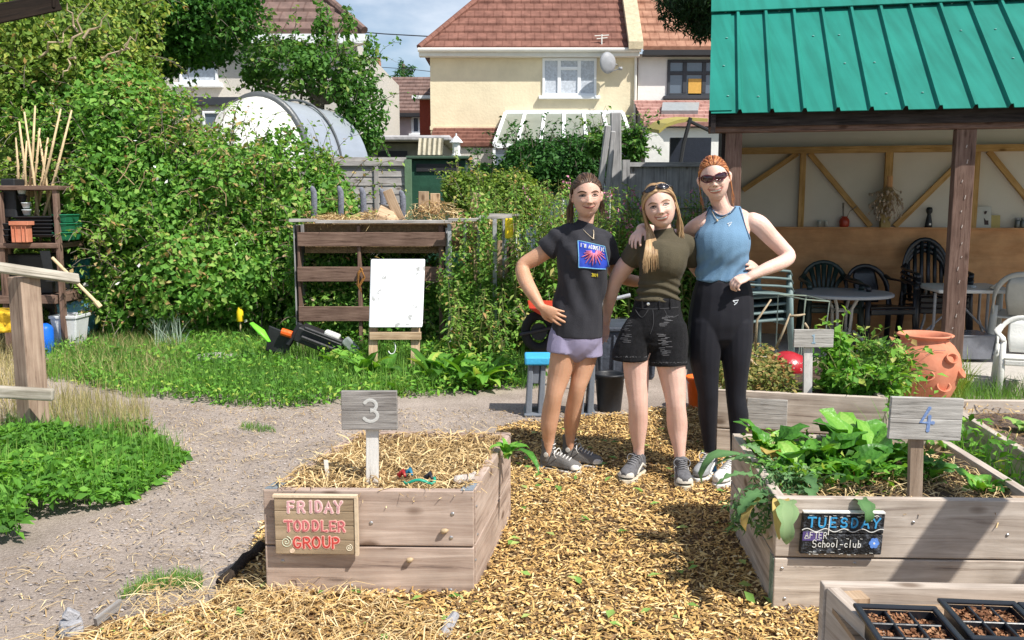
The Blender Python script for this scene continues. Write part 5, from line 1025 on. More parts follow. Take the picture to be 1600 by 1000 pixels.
mb = MB(); SCW = mat('screw_head', (.20, .42, .38), .35, .1, spec=.6)
for j, uu in enumerate(np.arange(U0+.09, U1, pitch)):
    for i, vv in enumerate((.02, .42, .82, 1.22)):
        if j in (0,) or (j+i) % 5 in (0, 1): c = RPt(uu+rnd.uniform(-.02, .05), vv, .0135 if j == 0 else .001); mb.lathe([(.011, 0), (.011, .004), (.006, .008), (0, .009)], c, 8)
mb.build('roof_screws', SCW, t)
mb = MB(); sb(mb, U0+.02, U0+.06, v0+.05, v0+.10, .0, .01)
mb.hexa([S(U0+.0, v0+.03, zE-.16), S(U0+.04, v0+.03, zE-.16), S(U0+.04, v1, zE+(v1-v0)*sl-.16), S(U0, v1, zE+(v1-v0)*sl-.16), S(U0, v0+.03, zE-.012), S(U0+.04, v0+.03, zE-.012), S(U0+.04, v1, zE+(v1-v0)*sl-.012), S(U0, v1, zE+(v1-v0)*sl-.012)]); mb.build('bargeboard', BB, t)
# rafters
for i, u in enumerate(np.arange(LP+.3, 3.5, .62)):
    mb = MB(); mb.hexa([S(u, .105, zE-.03), S(u+.045, .105, zE-.03), S(u+.045, v1, zE+(v1-v0)*sl-.16), S(u, v1, zE+(v1-v0)*sl-.16), S(u, .105, zE+.17), S(u+.045, .105, zE+.17), S(u+.045, v1, zE+(v1-v0)*sl-.03), S(u, v1, zE+(v1-v0)*sl-.03)]); mb.build('rafter', PINE, t)
# back and side walls
BV = 2.15
SHEET = mat('white_membrane', (.66, .61, .53), .8, .07, 1.4, .25, bscale=3)
mb = MB(); sb(mb, LP-.1, 3.6, BV+.06, BV+.075, 1.2, 2.6); mb.build('back_sheet', SHEET, t)
mb = MB(); sb(mb, LP-.1, 3.6, BV-.02, BV-.002, .08, 1.245); mb.build('back_plywood', PLY, t)
mb = MB(); sb(mb, LP-.1, 3.6, BV-.05, BV+.055, 1.247, 1.262); mb.build('ledge', PLY, t)
mb = MB(); sb(mb, LP-.1, LP-.07, .13, BV+.05, .08, 2.5); mb.build('side_wall', BB, t)
zW = 2.05
mb = MB(); sb(mb, LP-.1, 3.6, BV-.02, BV+.05, zW, zW+.07); sb(mb, LP-.1, 3.6, BV-.0, BV+.05, 2.5, 2.58); mb.build('top_plate', PINE, t)
def spx(px, v=BV):  # u on the back wall seen at pixel px near the horizon
    r = ray(px, 330); A = np.array([[SU[0], -r[0]], [SU[1], -r[1]]]); bb = -(SO[:2]+SV[:2]*v); return float(np.linalg.solve(A, bb)[0])
for px in (1252, 1522): mb = MB(); u = spx(px); sb(mb, u-.03, u+.03, BV-.0, BV+.05, 1.262, zW); mb.build('stud', PINE, t)
mb = MB(); u = spx(1385); sb(mb, u-.035, u+.04, BV-.015, BV+.05, 1.262, zW); mb.build('stud', PINE, t)
for (pa, za, pb, zb_) in ((1160, 1.66, 1243, zW), (1262, zW, 1362, 1.27), (1512, zW, 1400, 1.27), (1540, zW, 1640, 1.3), (1690, zW, 1650, 1.3)):
    mb = MB(); mb.beam(S(spx(pa), BV+.028, za), S(spx(pb), BV+.028, zb_), .055, .045, side=(0, 0, 1)); mb.build('brace', PINE, t)
CONC = mat('concrete', (.50, .47, .43), .9, .12, 6, .3, bscale=40)
mb = MB(); sb(mb, LP-.3, 3.8, -.22, BV+.1, -.02, .078); tag(mb.build('floor', CONC, bevel=.01), kind='structure')
mb = MB(); sb(mb, -.35, 3.8, -.30, -.225, -.02, .075); tag(mb.build('kerb', mat('pale_kerb', (.62, .58, .50), .9, .1, 9, .4)), kind='structure')
# ---- tables and chairs
def cylpt(c, r, z, a): return c+np.array([r*math.cos(a), r*math.sin(a), z])
FZ = .078
def at(px, py, z=FZ): return G(px, py, z)
GTB = mat('grey_table_top', (.33, .35, .38), .4, .05, 4, 0, spec=.5); CRT = mat('cream_tube', (.52, .50, .45), .4, .05, 4, 0)
c = D(1317, 452, 8.75); c[2] = FZ; t = thing('round_table', 'round grey plastic table with cream tube legs', 'table', c); r = 75*8.75/FPX; zt_ = D(1317, 456, 8.75)[2]-FZ
mb = MB(); mb.lathe([(0, zt_-.02), (r-.03, zt_-.02), (r-.012, zt_-.035), (r, zt_-.03), (r+.002, zt_-.008), (r-.01, zt_), (0, zt_+.002)], c, 48, cap=False); mb.build('table_top', GTB, t, smooth=False)
for k in range(4):
    a = PI/4+k*PI/2; mb = MB(); mb.tube([cylpt(c, .17, zt_-.03, a), cylpt(c, .10, zt_-.16, a), cylpt(c, .09, zt_-.42, a), cylpt(c, .12, .2, a), cylpt(c, .36, .02, a)], .016, 8, side=(0, 0, 1) if 0 else None); mb.build('leg', CRT, t, smooth=True)
mb = MB()
for z in (zt_-.18, zt_-.40):
    for k in range(4): mb.tube([cylpt(c, .095, z, PI/4+k*PI/2), cylpt(c, .095, z, PI/4+(k+1)*PI/2)], .011, 6)
mb.build('leg_brace', CRT, t)
def arm_chair(name, lab, m, kind='fan', group=None, hgt=.82):
    """plastic garden armchair, origin on the floor, facing -y"""
    t = thing(name, lab, 'chair', (0, 0, 0), group)
    for sx in (-1, 1):
        mb = MB(); mb.tube([(sx*.27, -.24, 0), (sx*.255, -.22, .30), (sx*.25, -.21, .60)], [.030, .034, .028], 8, ry=[.02, .022, .02]); mb.build('leg', m, t, smooth=True)
        mb = MB(); mb.tube([(sx*.25, .26, 0), (sx*.235, .22, .35), (sx*.225, .22, .5)], [.030, .034, .028], 8, ry=[.02, .022, .02]); mb.build('leg', m, t, smooth=True)
        mb = MB(); mb.tube([(sx*.25, -.23, .59), (sx*.262, -.20, .63), (sx*.275, -.05, .645), (sx*.27, .12, .655), (sx*.245, .24, .66), (sx*.20, .27, .70)], [.025, .03, .032, .03, .026, .02], 8, side=(1, 0, 0), ry=.011); mb.build('armrest', m, t, smooth=True)
    mb = MB(); mb.hexa([(-.24, -.24, .40), (.24, -.24, .40), (.21, .22, .38), (-.21, .22, .38), (-.24, -.25, .425), (.24, -.25, .425), (.21, .22, .40), (-.21, .22, .40)]); mb.box((-.235, -.25, .345), (.235, -.232, .399)); mb.build('seat', m, t, bevel=.012, bseg=2)
    # back: arched frame with slats
    mb = MB(); w_ = .235; arch = []
    for k in range(17):
        a = PI*k/16; arch.append((w_*math.cos(a), .23+.09*(.25+.75*math.sin(a)), .50+(hgt-.50)*math.sin(a)**.8))
    mb.tube([(w_, .21, .40)]+arch+[(-w_, .21, .40)], .026, 8, side=(0, 0, 1), ry=.012); mb.build('back_frame', m, t, smooth=True)
    mb = MB()
    if kind == 'fan':
        for k in range(7):
            x0 = -.075+.025*k; x1 = -.20+.4*k/6; top = .50+(hgt-.51)*math.sqrt(max(.05, 1-(x1/.24)**2)); mb.tube([(x0, .225, .42), ((x0+x1)/2, .275, .6), (x1, .30, top)], [.012, .021, .028], 6, side=(1, 0, 0), ry=.004)
    elif kind == 'slat':
        for k in range(6):
            x1 = -.17+.34*k/5; top = .50+(hgt-.51)*math.sqrt(max(.05, 1-(x1/.25)**2)); mb.tube([(x1*.9, .225, .42), (x1, .27, .6), (x1, .31, top)], .018, 6, side=(1, 0, 0), ry=.005)
    else:
        mb.tube([(0, .225, .42), (0, .275, .58), (0, .32, .70), (0, .32, hgt-.02)], [.12, .14, .13, .10], 10, side=(1, 0, 0), ry=.006)
    mb.build('backrest', m, t, smooth=True)
    return t
def place(t, x, y, z, rz): t.location = (x, y, z); t.rotation_euler = (0, 0, rz)
def copy_tree(o, parent=None):
    c = o.copy(); COL.objects.link(c); c.parent = parent
    for ch in [x for x in bpy.data.objects if x.parent == o]: copy_tree(ch, c)
    return c
DG = mat('dark_green_plastic', (.018, .035, .03), .4, .2, spec=.5); BK = mat('black_gloss_plastic', (.010, .010, .014), .3, .2, spec=.5)
a = arm_chair('garden_chair', 'dark green plastic armchair with a fan back behind the round table', DG, 'fan'); q = D(1297, 450, 9.15); place(a, q[0], 9.15, FZ, -.1)
a = arm_chair('garden_chair', 'black plastic armchair with a solid panel back, right of the fan backed chair', BK, 'solid', hgt=.79); q = D(1376, 450, 9.0); place(a, q[0], 9.0, FZ, .15)
# stack of tall slatted chairs
grp = 'tall slatted chairs stacked behind the white folding table'
a = arm_chair('stacking_chair', 'lowest tall black slatted chair of the stack behind the white table', BK, 'slat', grp, .95); q = D(1461, 450, 9.1); place(a, q[0], 9.1, FZ, -.05)
for k, lab in enumerate(('middle', 'topmost')):
    b_ = copy_tree(a); b_.location = (q[0], 9.1, FZ+.055*(k+1)); b_['label'] = lab+' tall black slatted chair of the stack behind the white table'
SG = mat('sage_plastic', (.13, .19, .19), .5, .15, spec=.4); grp = 'grey green chairs stacked behind the third person'
a = arm_chair('stacked_chair', 'lowest grey green chair of the stack at the left of the shelter', SG, 'slat', grp, .68); q = D(1178, 470, 8.1); place(a, q[0], 8.1, FZ, PI/2+.3)
for k, lab in enumerate(('second', 'third', 'topmost')):
    b_ = copy_tree(a); b_.location = (q[0]-.01*k, 8.1, FZ+.07*(k+1)); b_['label'] = lab+' grey green chair of the stack at the left of the shelter'
WG_ = mat('grey_white_plastic', (.46, .46, .42), .5, .08, spec=.4)
a = arm_chair('white_chair', 'pale grey armchair with one arm in view at the right edge, on the slab edge', mat('white_chair_plastic', (.70, .70, .66), .45, .05, spec=.4), 'solid', None, .78); q = G(1550, 622, 0); place(a, q[0]+.30, q[1]+.1, 0, -.35); a.scale = (.76, .76, .76)
a = arm_chair('grey_chair', 'grey white plastic chair beyond the folding table at the right edge', WG_, 'solid', None, .80); q = D(1600, 520, 8.3); place(a, q[0], 8.3, FZ, 2.5)
t = thing('folding_table', 'white rectangular folding table with grey metal legs behind the brown post', 'table', D(1510, 520, 8.6)*np.array([1, 1, 0])+np.array([0, 0, FZ]))
zt_ = D(1500, 452, 8.4)[2]; WT = mat('white_table_plastic', (.60, .60, .58), .45, .04, spec=.4); Yt = 8.35
def TP(px, y): rr_ = ray(px, 450); return rr_[0]/rr_[1]*y
mb = MB(); mb.hexa([(TP(1468, Yt), Yt, zt_-.035), (TP(1590, Yt), Yt-.05, zt_-.035), (TP(1540, Yt+.75), Yt+.75, zt_-.035), (TP(1427, Yt+.75), Yt+.75, zt_-.035), (TP(1466, Yt), Yt-.005, zt_), (TP(1590, Yt), Yt-.055, zt_), (TP(1540, Yt+.75), Yt+.75, zt_), (TP(1427, Yt+.75), Yt+.75, zt_)]); mb.build('table_top', WT, t, bevel=.01, bseg=2)
MT = mat('grey_metal', (.30, .30, .31), .4, .1, metal=.3)
for (xa, xb, y_) in ((1462, 1442, Yt+.1), (1447, 1433, Yt+.62), (1545, 1556, Yt+.1), (1532, 1545, Yt+.62)):
    mb = MB(); mb.tube([(TP(xa, y_), y_, zt_-.04), (TP(xa, y_), y_, zt_-.35), (TP(xb, y_), y_-.03, FZ)], .014, 8); mb.build('leg', MT, t)
mb = MB(); mb.tube([(TP(1447, Yt+.1), Yt+.1, zt_-.42), (TP(1515, Yt+.1), Yt+.2, zt_-.10)], .01, 6); mb.tube([(TP(1548, Yt+.1), Yt+.1, zt_-.42), (TP(1515, Yt+.1), Yt+.2, zt_-.18)], .01, 6); mb.build('brace', MT, t)
mb = MB(); q = np.array([TP(1520, Yt+.25), Yt+.25, zt_]); mb.lathe([(.028, 0), (.03, .012), (.018, .02), (0, .022)], q, 12); tag(mb.build('small_dish', WT), 'tiny round dish on the white folding table', 'dish')
# clear crate under the table
tray('shallow see-through grey storage box on the floor under the folding table', 1502, 1556, 524, 562, 8.0, .35, mat('smoky_plastic', (.17, .18, .21), .25, .25, 7, .2, spec=.6), 'storage_box', 'box')
# wire frame stand
t = thing('wire_stand', 'thin green wire plant frame in front of the chair stack', 'plant frame', D(1250, 560, 7.4)*np.array([1, 1, 0])); WR = mat('wire_green', (.22, .27, .22), .5); Yw = 7.3
ring = [D(1216, 460, Yw), D(1258, 468, Yw-.15), D(1296, 471, Yw), D(1260, 462, Yw+.2)]
mb = MB(); mb.tube(ring+[ring[0]], .005, 6); mb.build('top_ring', WR, t)
for p, q in ((ring[0], (1212, 545)), (ring[1], (1250, 545)), (ring[2], (1283, 520)), (ring[3], (1245, 520))):
    b_ = D(q[0], q[1], p[1]); b_[2] = .0; mb = MB(); mb.tube([p, b_], .005, 6); mb.build('leg', WR, t)
# things on the ledge
LZ = 1.262
def lp(px, v=BV+.0): return S(spx(px, v), v, LZ)
t = thing('red_vase', 'red glass vase with a few dry stems on the ledge', 'vase', lp(1320)); mb = MB(); mb.lathe([(.04, 0), (.05, .01), (.055, .06), (.045, .09), (.03, .10), (.035, .115)], lp(1320), 16); mb.build('body', mat('red_glaze', (.42, .045, .02), .3, .1, spec=.6), t, smooth=True)
mb = MB(); mb.tube([lp(1318)+np.array([0, 0, .08]), lp(1317)+np.array([0, 0, .26])], [.004, .012], 5); mb.tube([lp(1322)+np.array([0, 0, .08]), lp(1328)+np.array([0, 0, .17]), lp(1338)+np.array([0, 0, .22])], [.003, .003, .008], 5); mb.build('stems', BARK, t)
for px, lab in ((1281, 'left small clear glass on the ledge beside the red vase'), (1291, 'right small clear glass on the ledge, nearer the red vase')):
    mb = MB(); mb.lathe([(.018, 0), (.02, .05), (.022, .07)], lp(px), 12); tag(mb.build('drinking_glass', mat('dull_glass', (.42, .41, .36), .1, .05, spec=.8), smooth=True), lab, 'glass', group='small glasses on the ledge')
t = thing('pepper_mill', 'dark turned bottle shaped mill on the ledge', 'mill', lp(1452)); mb = MB(); mb.lathe([(.036, 0), (.036, .03), (.03, .08), (.022, .12), (.018, .14), (.03, .16), (.034, .185), (.026, .21), (0, .215)], lp(1452), 18); mb.build('body', BP, t, smooth=True)
mb = MB(); mb.lathe([(.012, 0), (0, .003)], lp(1452)+np.array([0, -.036, .035]), 8, M=lambda q: np.array([q[0], -q[2], q[1]])); mb.build('label', WHITER, t)
t = thing('picture_card', 'small white card with a dark figure beside the brown post', 'card', lp(1538)); mb = MB(); a = lp(1538); mb.hexa([a+SU*x+SV*y+np.array([0, 0, z]) for x, y, z in ((-.075, 0, 0), (.075, 0, 0), (.075, .004, 0), (-.075, .004, 0), (-.075, .03, .22), (.075, .03, .22), (.075, .034, .22), (-.075, .034, .22))]); mb.build('card', mat('card_white', (.55, .54, .50), .7, .06), t)
mb = MB(); mb.hexa([a+SU*x+SV*y+np.array([0, 0, z]) for x, y, z in ((.01, .002, .03), (.05, .002, .03), (.05, .006, .03), (.01, .006, .03), (.0, .020, .14), (.045, .022, .14), (.045, .024, .14), (.0, .024, .14))]); mb.lathe([(.02, 0), (0, .003)], a+SU*.022+SV*.021+np.array([0, 0, .155]), 12, M=lambda q: np.array([q[0], -q[2], q[1]])); mb.build('figure', mat('card_dark', (.07, .05, .05), .8), t)
mb = MB(); a = lp(1557); mb.hexa([a+SU*x+SV*y+np.array([0, 0, z]) for x, y, z in ((-.045, 0, 0), (.045, 0, 0), (.045, .003, 0), (-.045, .003, 0), (-.045, .02, .13), (.045, .02, .13), (.045, .023, .13), (-.045, .023, .13))]); tag(mb.build('yellow_card', mat('card_yellow', (.50, .40, .16), .8)), 'plain yellowish card right of the picture card', 'card')
for k, px in enumerate((1591, 1600)):
    t = thing('glass_jar', ('left', 'right')[k]+' small lidded jar at the right end of the ledge', 'jar', lp(px), group='jars on the ledge'); mb = MB(); mb.lathe([(.024, 0), (.026, .01), (.026, .07), (.02, .085)], lp(px), 14); mb.build('body', mat('jar_glass', (.12, .13, .12), .1, .1, spec=.8), t, smooth=True)
    mb = MB(); mb.lathe([(.022, .086), (.022, .105), (0, .106)], lp(px), 14); mb.build('lid', MT, t)
# dried flower bunch hanging
t = thing('dried_flowers', 'bunch of dried seed heads hanging upside down over the ledge', 'dried flowers', lp(1382)); top = lp(1388, BV-.12)+np.array([0, 0, .46]); mb = MB(); hd = MB(); r = random.Random(5)
for i in range(120):
    a = r.uniform(0, 2*PI); rr_ = r.random()**.6*.17; q = top+SU*(rr_*math.cos(a)-.03)+SV*rr_*.7*math.sin(a)+np.array([0, 0, -r.uniform(.16, .42)+.5*rr_]); mb.tube([top+SU*r.uniform(-.02, .02), (top+q)/2+np.array([0, 0, -.02]), q], .0022, 4, cap=False); hd.lathe([(.003, .016), (.011, .008), (.012, -.006), (.004, -.018)], q, 6)
mb.build('stems', mat('dry_stalk', (.38, .27, .14), .9, .2), t); hd.build('seed_heads', mat('seed_head', (.42, .33, .25), .9, .35, 40, .2), t)
mb = MB(); mb.tube([top+np.array([0, 0, .08]), top+np.array([0, 0, -.04])], .03, 8); mb.build('wrap', PLY, t)
mb = MB(); mb.box(tuple(lp(1385, BV-.1)+np.array([-.05, 0, .0])), tuple(lp(1385, BV-.1)+np.array([.05, .05, .17]))); tag(mb.build('brown_carton', mat('kraft', (.33, .24, .10), .9)), 'small brown carton on the ledge under the dried flowers', 'carton')
# ================================================================ RAISED BEDS
BW = wood('bed_board', (.40, .30, .245), (.60, .485, .41), dark=(.21, .155, .13), su=1.6, sv=26, bump=.5)
BW2 = wood('bed_board_pale', (.47, .395, .33), (.70, .62, .54), dark=(.25, .20, .17), su=1.6, sv=30, bump=.5)
SIGNW = wood('grey_sign_wood', (.24, .225, .215), (.42, .40, .38), dark=(.12, .11, .105), su=4, sv=60, bump=1., knots=False)
SIGNP = wood('pale_sign_wood', (.40, .385, .36), (.60, .58, .55), dark=(.16, .15, .14), su=4, sv=60, bump=1., knots=False)
WPOST = wood('flaking_white_paint', (.62, .60, .57), (.78, .77, .75), dark=(.35, .32, .30), su=8, sv=30, knots=False)
def side(mb, a, b_, z0, z1, th, inn):
    a = np.array(a, float); b_ = np.array(b_, float); t_ = unit(b_-a); n = np.array([-t_[1], t_[0], 0])*th
    A = lambda p, z: np.array([p[0], p[1], z])
    mb.hexa([A(a, z0), A(b_, z0), A(b_+n, z0), A(a+n, z0), A(a, z1), A(b_, z1), A(b_+n, z1), A(a+n, z1)])
def bed(name, lab, c, h, m, th=.038, split=.5, z0=-.01, cornerpost=True, bolts=()):
    """c: outer ground corners front-left, front-right, back-right, back-left (counter clockwise)"""
    ctr = sum(np.array(p[:2]) for p in c)/4; t = thing(name, lab, 'planter', (ctr[0], ctr[1], 0))
    c = [np.array([p[0], p[1], 0]) for p in c]; zs = z0+(h-z0)*split
    for i in range(4):
        a, b_ = c[i], c[(i+1) % 4]; t_ = unit(b_-a)
        aa, bb = (a+t_*.0, b_-t_*.0) if i % 2 == 0 else (a+t_*(th+.002), b_-t_*(th+.002))
        for k, (u, v) in enumerate(((z0, zs-.003), (zs+.003, h))):
            mb = MB(); side(mb, aa, bb, u, v-(.004 if i % 2 and k else 0), th, 1); mb.build('board', m, t, bevel=.004, bseg=2)
    if cornerpost:
        mb = MB()
        for i in range(4):
            d1 = unit(c[(i+1) % 4]-c[i]); d0 = unit(c[i-1]-c[i]); p = c[i]+(d1+d0)*(th+.03); mb.beam(p+np.array([0, 0, 0]), p+np.array([0, 0, h-.012]), .055, .055, side=d1)
        mb.build('corner_post', TAN, t)
    return t
def fill(name, c, z, m, parent, seed=0, amp=.02, th=.036):
    c = [np.array([p[0], p[1]]) for p in c]; n = 22; V = []; 
    ctr = sum(c)/4; c = [p+(ctr-p)*.05 for p in c]
    for j in range(n):
        for i in range(n):
            u, v = i/(n-1), j/(n-1); p = (c[0]*(1-u)+c[1]*u)*(1-v)+(c[3]*(1-u)+c[2]*u)*v; V.append([p[0], p[1], z])
    V = np.array(V); V[:, 2] += amp*smooth_noise(V, 7, seed); idx = np.arange(n*n).reshape(n, n); F = np.stack([idx[:-1, :-1], idx[:-1, 1:], idx[1:, 1:], idx[1:, :-1]], -1).reshape(-1, 4)
    return link_mesh(name, V, F, m, parent, smooth=True)
def tri_scatter(c, n, seed, inset=.06):
    rs = np.random.default_rng(seed); c = [np.array([p[0], p[1]]) for p in c]; ctr = sum(c)/4; c = [p+(ctr-p)*inset for p in c]
    u, v = rs.random((n, 1)), rs.random((n, 1)); q = (c[0]*(1-u)+c[1]*u)*(1-v)+(c[3]*(1-u)+c[2]*u)*v; return np.c_[q, np.zeros(n)]
ZT = .43
# ---- bed 3
b3 = [G(417, 934), G(741, 938), G(798, 812), G(560, 672, ZT)]; b3[3][2] = 0
t3 = bed('raised_bed', 'raised wooden bed filled with straw, carrying the FRIDAY TODDLER GROUP sign', b3, ZT, BW, split=.50)
fill('soil', b3, .385, soil, t3, 1)
P = tri_scatter(b3, 5200, 101); P[:, 2] = .392+R.uniform(0, 1, len(P))**1.5*.05+.02*smooth_noise(P, 6, 4)
e3 = (.5-np.abs(tri_scatter(b3, 5200, 101)[:, 0]*0))
tag(chips('straw_mulch', P, .085, .0042, STRAW, 102, .28, (.05, 1)), 'dry straw mulch covering the bed with the number 3 sign', 'straw', kind='stuff')
def fix(mb, p, r=.006, n=np.array([0, -1., 0]), dome=.004):
    n = unit(n); s_ = unit(np.cross(n, (0, 0, 1))); u_ = np.cross(s_, n); M = lambda q: s_*q[0]+u_*q[1]+n*q[2]
    mb.lathe([(r, -.001), (r, dome*.5), (r*.6, dome), (0, dome*1.1)], p, 10, M=M)
def onface(c0, c1, px, py):
    """point on the vertical plane through ground points c0,c1 seen at px,py"""
    r = ray(px, py); d = np.array(c1[:2])-np.array(c0[:2]); nn = np.array([-d[1], d[0]]); k = (nn@np.array(c0[:2]))/(nn@r[:2]); return np.array([r[0]*k, r[1]*k, CAMZ+r[2]*k])
mb = MB(); f3 = (b3[0], b3[1])
for x, y in ((707, 803), (705, 840), (580, 817), (442, 877), (442, 916), (704, 922), (549, 915)): fix(mb, onface(*f3, x, y), .0075)
for x, y in ((742, 791), (744, 835), (741, 875)): fix(mb, onface(b3[1], b3[2], x+2, y), .006, n=(1, -.3, 0))
mb.build('screws', mat('steel_screw', (.45, .45, .46), .35, .1, metal=.8), t3)
for (x, y, L, lab) in ((694, 829, .03, 'dry brown snail shell stuck to the front board of the straw bed'), (640, 874, .026, 'small pale cocoon on the lower front board of the straw bed')):
    q = onface(*f3, x, y); mb = MB(); mb.tube([q+np.array([-L*.4, -.006, 0]), q+np.array([-L*.15, -.013, .002]), q+np.array([L*.25, -.013, .004]), q+np.array([L*.6, -.006, .004])], [.003, .010, .009, .002], 10); tag(mb.build('snail_shell', mat('snail', (.48, .36, .22), .5, .3, 60, .1), smooth=True), lab, 'snail')
# metal corner plates on top
mb = MB()
for (i, sgn) in ((0, 1), (1, -1)):
    d1 = unit(b3[(i+1) % 4]-b3[i])*1.; p = b3[i]; e = unit((b3[1]-b3[0])*[1, 1, 0])*sgn; bk = unit((b3[3]-b3[0])*[1, 1, 0]) if i == 0 else unit((b3[2]-b3[1])*[1, 1, 0])
    q = np.array([p[0], p[1], ZT+.001]); mb.hexa([q+e*.004+bk*.006, q+e*.05+bk*.006, q+e*.05+bk*.09, q+e*.004+bk*.09, q+e*.004+bk*.006+np.array([0, 0, .003]), q+e*.05+bk*.006+np.array([0, 0, .003]), q+e*.05+bk*.09+np.array([0, 0, .003]), q+e*.004+bk*.09+np.array([0, 0, .003])])
mb.build('corner_plate', mat('blue_grey_metal', (.30, .35, .40), .45, .2, metal=.3), t3)
# ---- lettering: stroke font, each glyph is a list of polylines in a unit box
def arc(cx, cy, rx, ry, a0, a1, n=9): return [(cx+rx*math.cos(math.radians(a0+(a1-a0)*i/(n-1))), cy+ry*math.sin(math.radians(a0+(a1-a0)*i/(n-1)))) for i in range(n)]
GL = {
 'F': [[(.1, 0), (.1, 1), (.85, 1)], [(.1, .52), (.7, .52)]], 'R': [[(.1, 0), (.1, 1)]+arc(.45, .75, .4, .25, 90, -90)+[(.1, .5)], [(.45, .5), (.9, 0)]], 'I': [[(.5, 0), (.5, 1)]],
 'D': [[(.12, 0), (.12, 1)]+arc(.35, .5, .52, .5, 90, -90)+[(.12, 0)]], 'A': [[(.03, 0), (.5, 1), (.97, 0)], [(.22, .36), (.78, .36)]], 'Y': [[(.03, 1), (.5, .48), (.97, 1)], [(.5, .48), (.45, 0)]],
 'T': [[(0, 1), (1, 1)], [(.5, 1), (.52, 0)]], 'O': [arc(.5, .5, .44, .5, 90, 450, 17)], 'L': [[(.15, 1), (.15, 0), (.85, 0)]], 'E': [[(.85, 1), (.12, 1), (.12, 0), (.85, 0)], [(.12, .5), (.7, .5)]],
 'G': [arc(.52, .5, .45, .5, 50, 330, 14)+[(.92, .42), (.55, .42)]], 'U': [[(.08, 1), (.08, .4)]+arc(.5, .4, .42, .4, 180, 360)+[(.92, 1)]], 'P': [[(.12, 0), (.12, 1)]+arc(.45, .74, .42, .26, 90, -90)+[(.12, .48)]],
 'S': [arc(.5, .74, .38, .26, 30, 270, 9)+arc(.5, .26, .4, .26, 90, -150, 9)], 'H': [[(.1, 0), (.1, 1)], [(.9, 0), (.9, 1)], [(.1, .5), (.9, .5)]], 'C': [arc(.55, .5, .45, .5, 50, 310, 12)],
 'N': [[(.1, 0), (.1, 1), (.9, 0), (.9, 1)]], 'M': [[(.05, 0), (.1, 1), (.5, .4), (.9, 1), (.95, 0)]], 'B': [[(.12, 0), (.12, 1)]+arc(.4, .76, .38, .24, 90, -90)+arc(.42, .26, .45, .26, 90, -90)],
 'c': [arc(.5, .28, .38, .28, 45, 315)], 'h': [[(.15, 0), (.15, 1)], [(.15, .35)]+arc(.48, .35, .33, .22, 180, 0, 7)+[(.82, 0)]], 'o': [arc(.5, .28, .38, .28, 90, 450, 13)], 'l': [[(.4, 1), (.4, 0)]], 'u': [[(.12, .55), (.12, .22)]+arc(.45, .22, .33, .22, 180, 360, 7)+[(.8, .55), (.8, 0)]],
 'b': [[(.15, 1), (.15, 0)], arc(.47, .28, .33, .28, 90, 450, 13)], '-': [[(.2, .35), (.8, .35)]], "'": [[(.5, 1), (.45, .8)]], ' ': [],
 '3': [arc(.45, .74, .38, .26, 150, -90, 10)+arc(.45, .27, .45, .27, 90, -150, 10)], '4': [[(.62, 1), (.08, .34), (.95, .34)], [(.68, .62), (.62, -.02)]], '1': [[(.25, .85), (.5, 1), (.5, 0)], [(.25, 0), (.75, 0)]],
 '2': [arc(.48, .74, .4, .26, 160, -30, 9)+[(.08, 0), (.92, 0)]], '0': [arc(.5, .5, .4, .5, 90, 450, 17)], '9': [arc(.5, .7, .36, .3, 0, 360, 13)+[(.86, .7), (.7, 0)]]}
def text(mb, s, o, ux, uz, h, w, adv, sw, lift=.0015, wob=0, seed=0):
    r = random.Random(seed); o = np.asarray(o, float); ux = unit(ux); uz = unit(uz); nrm = unit(np.cross(ux, uz)); x = 0
    for ch in s:
        jx, jz = r.uniform(-wob, wob), r.uniform(-wob, wob)
        for st in GL.get(ch, []):
            pts = [o+ux*(x+p[0]*w+jx)+uz*(p[1]*h+jz)+nrm*lift for p in st]
            mb.tube(pts, sw/2, 6, side=nrm, ry=None) if 0 else mb.tube(pts, [.0009]*len(pts), 6, side=nrm, ry=[sw/2]*len(pts))
            for q in (pts[0], pts[-1]): mb.lathe([(sw/2, -.0007), (sw/2, .0007)], q, 8, M=lambda v: ux*v[0]+uz*v[1]+nrm*v[2])
        x += adv if ch != 'I' else adv*.72
    return mb
# FRIDAY TODDLER GROUP board
def plate(px0, py0, px1, py1, c0, c1, off, th):
    """board parallel to the plane c0-c1 and `off` in front; returns frame origin (lower left), ux, uz, w, h"""
    A = onface(c0, c1, px0, py1); B_ = onface(c0, c1, px1, py1); C_ = onface(c0, c1, px0, py0); ux = unit((B_-A)*[1, 1, 0]); w_ = np.linalg.norm((B_-A)[:2]); h_ = C_[2]-A[2]; n = np.array([ux[1], -ux[0], 0])
    return A+n*off, ux, np.array([0, 0, 1.]), w_, h_, n
o, ux, uz, w_, h_, n = plate(435, 771, 561, 860, *f3, .036, .02); nb = -n
def slab(mb, o, ux, uz, n, x0, x1, z0, z1, d0, d1): mb.hexa([o+ux*x0+uz*z0-n*d1, o+ux*x1+uz*z0-n*d1, o+ux*x1+uz*z0-n*d0, o+ux*x0+uz*z0-n*d0, o+ux*x0+uz*z1-n*d1, o+ux*x1+uz*z1-n*d1, o+ux*x1+uz*z1-n*d0, o+ux*x0+uz*z1-n*d0][::1])
SW = wood('toddler_sign_wood', (.34, .255, .165), (.45, .345, .235), dark=(.24, .17, .11), su=2.5, sv=35, bump=.5)
ts = thing('group_sign', 'plank sign reading FRIDAY TODDLER GROUP in pink and red letters', 'sign', o)
mb = MB(); k = 4
for i in range(k): slab(mb, o, ux, uz, n, 0, w_, h_*i/k+.0007, h_*(i+1)/k-.0007, 0, .018)
mb.build('panel', SW, ts, bevel=.002)
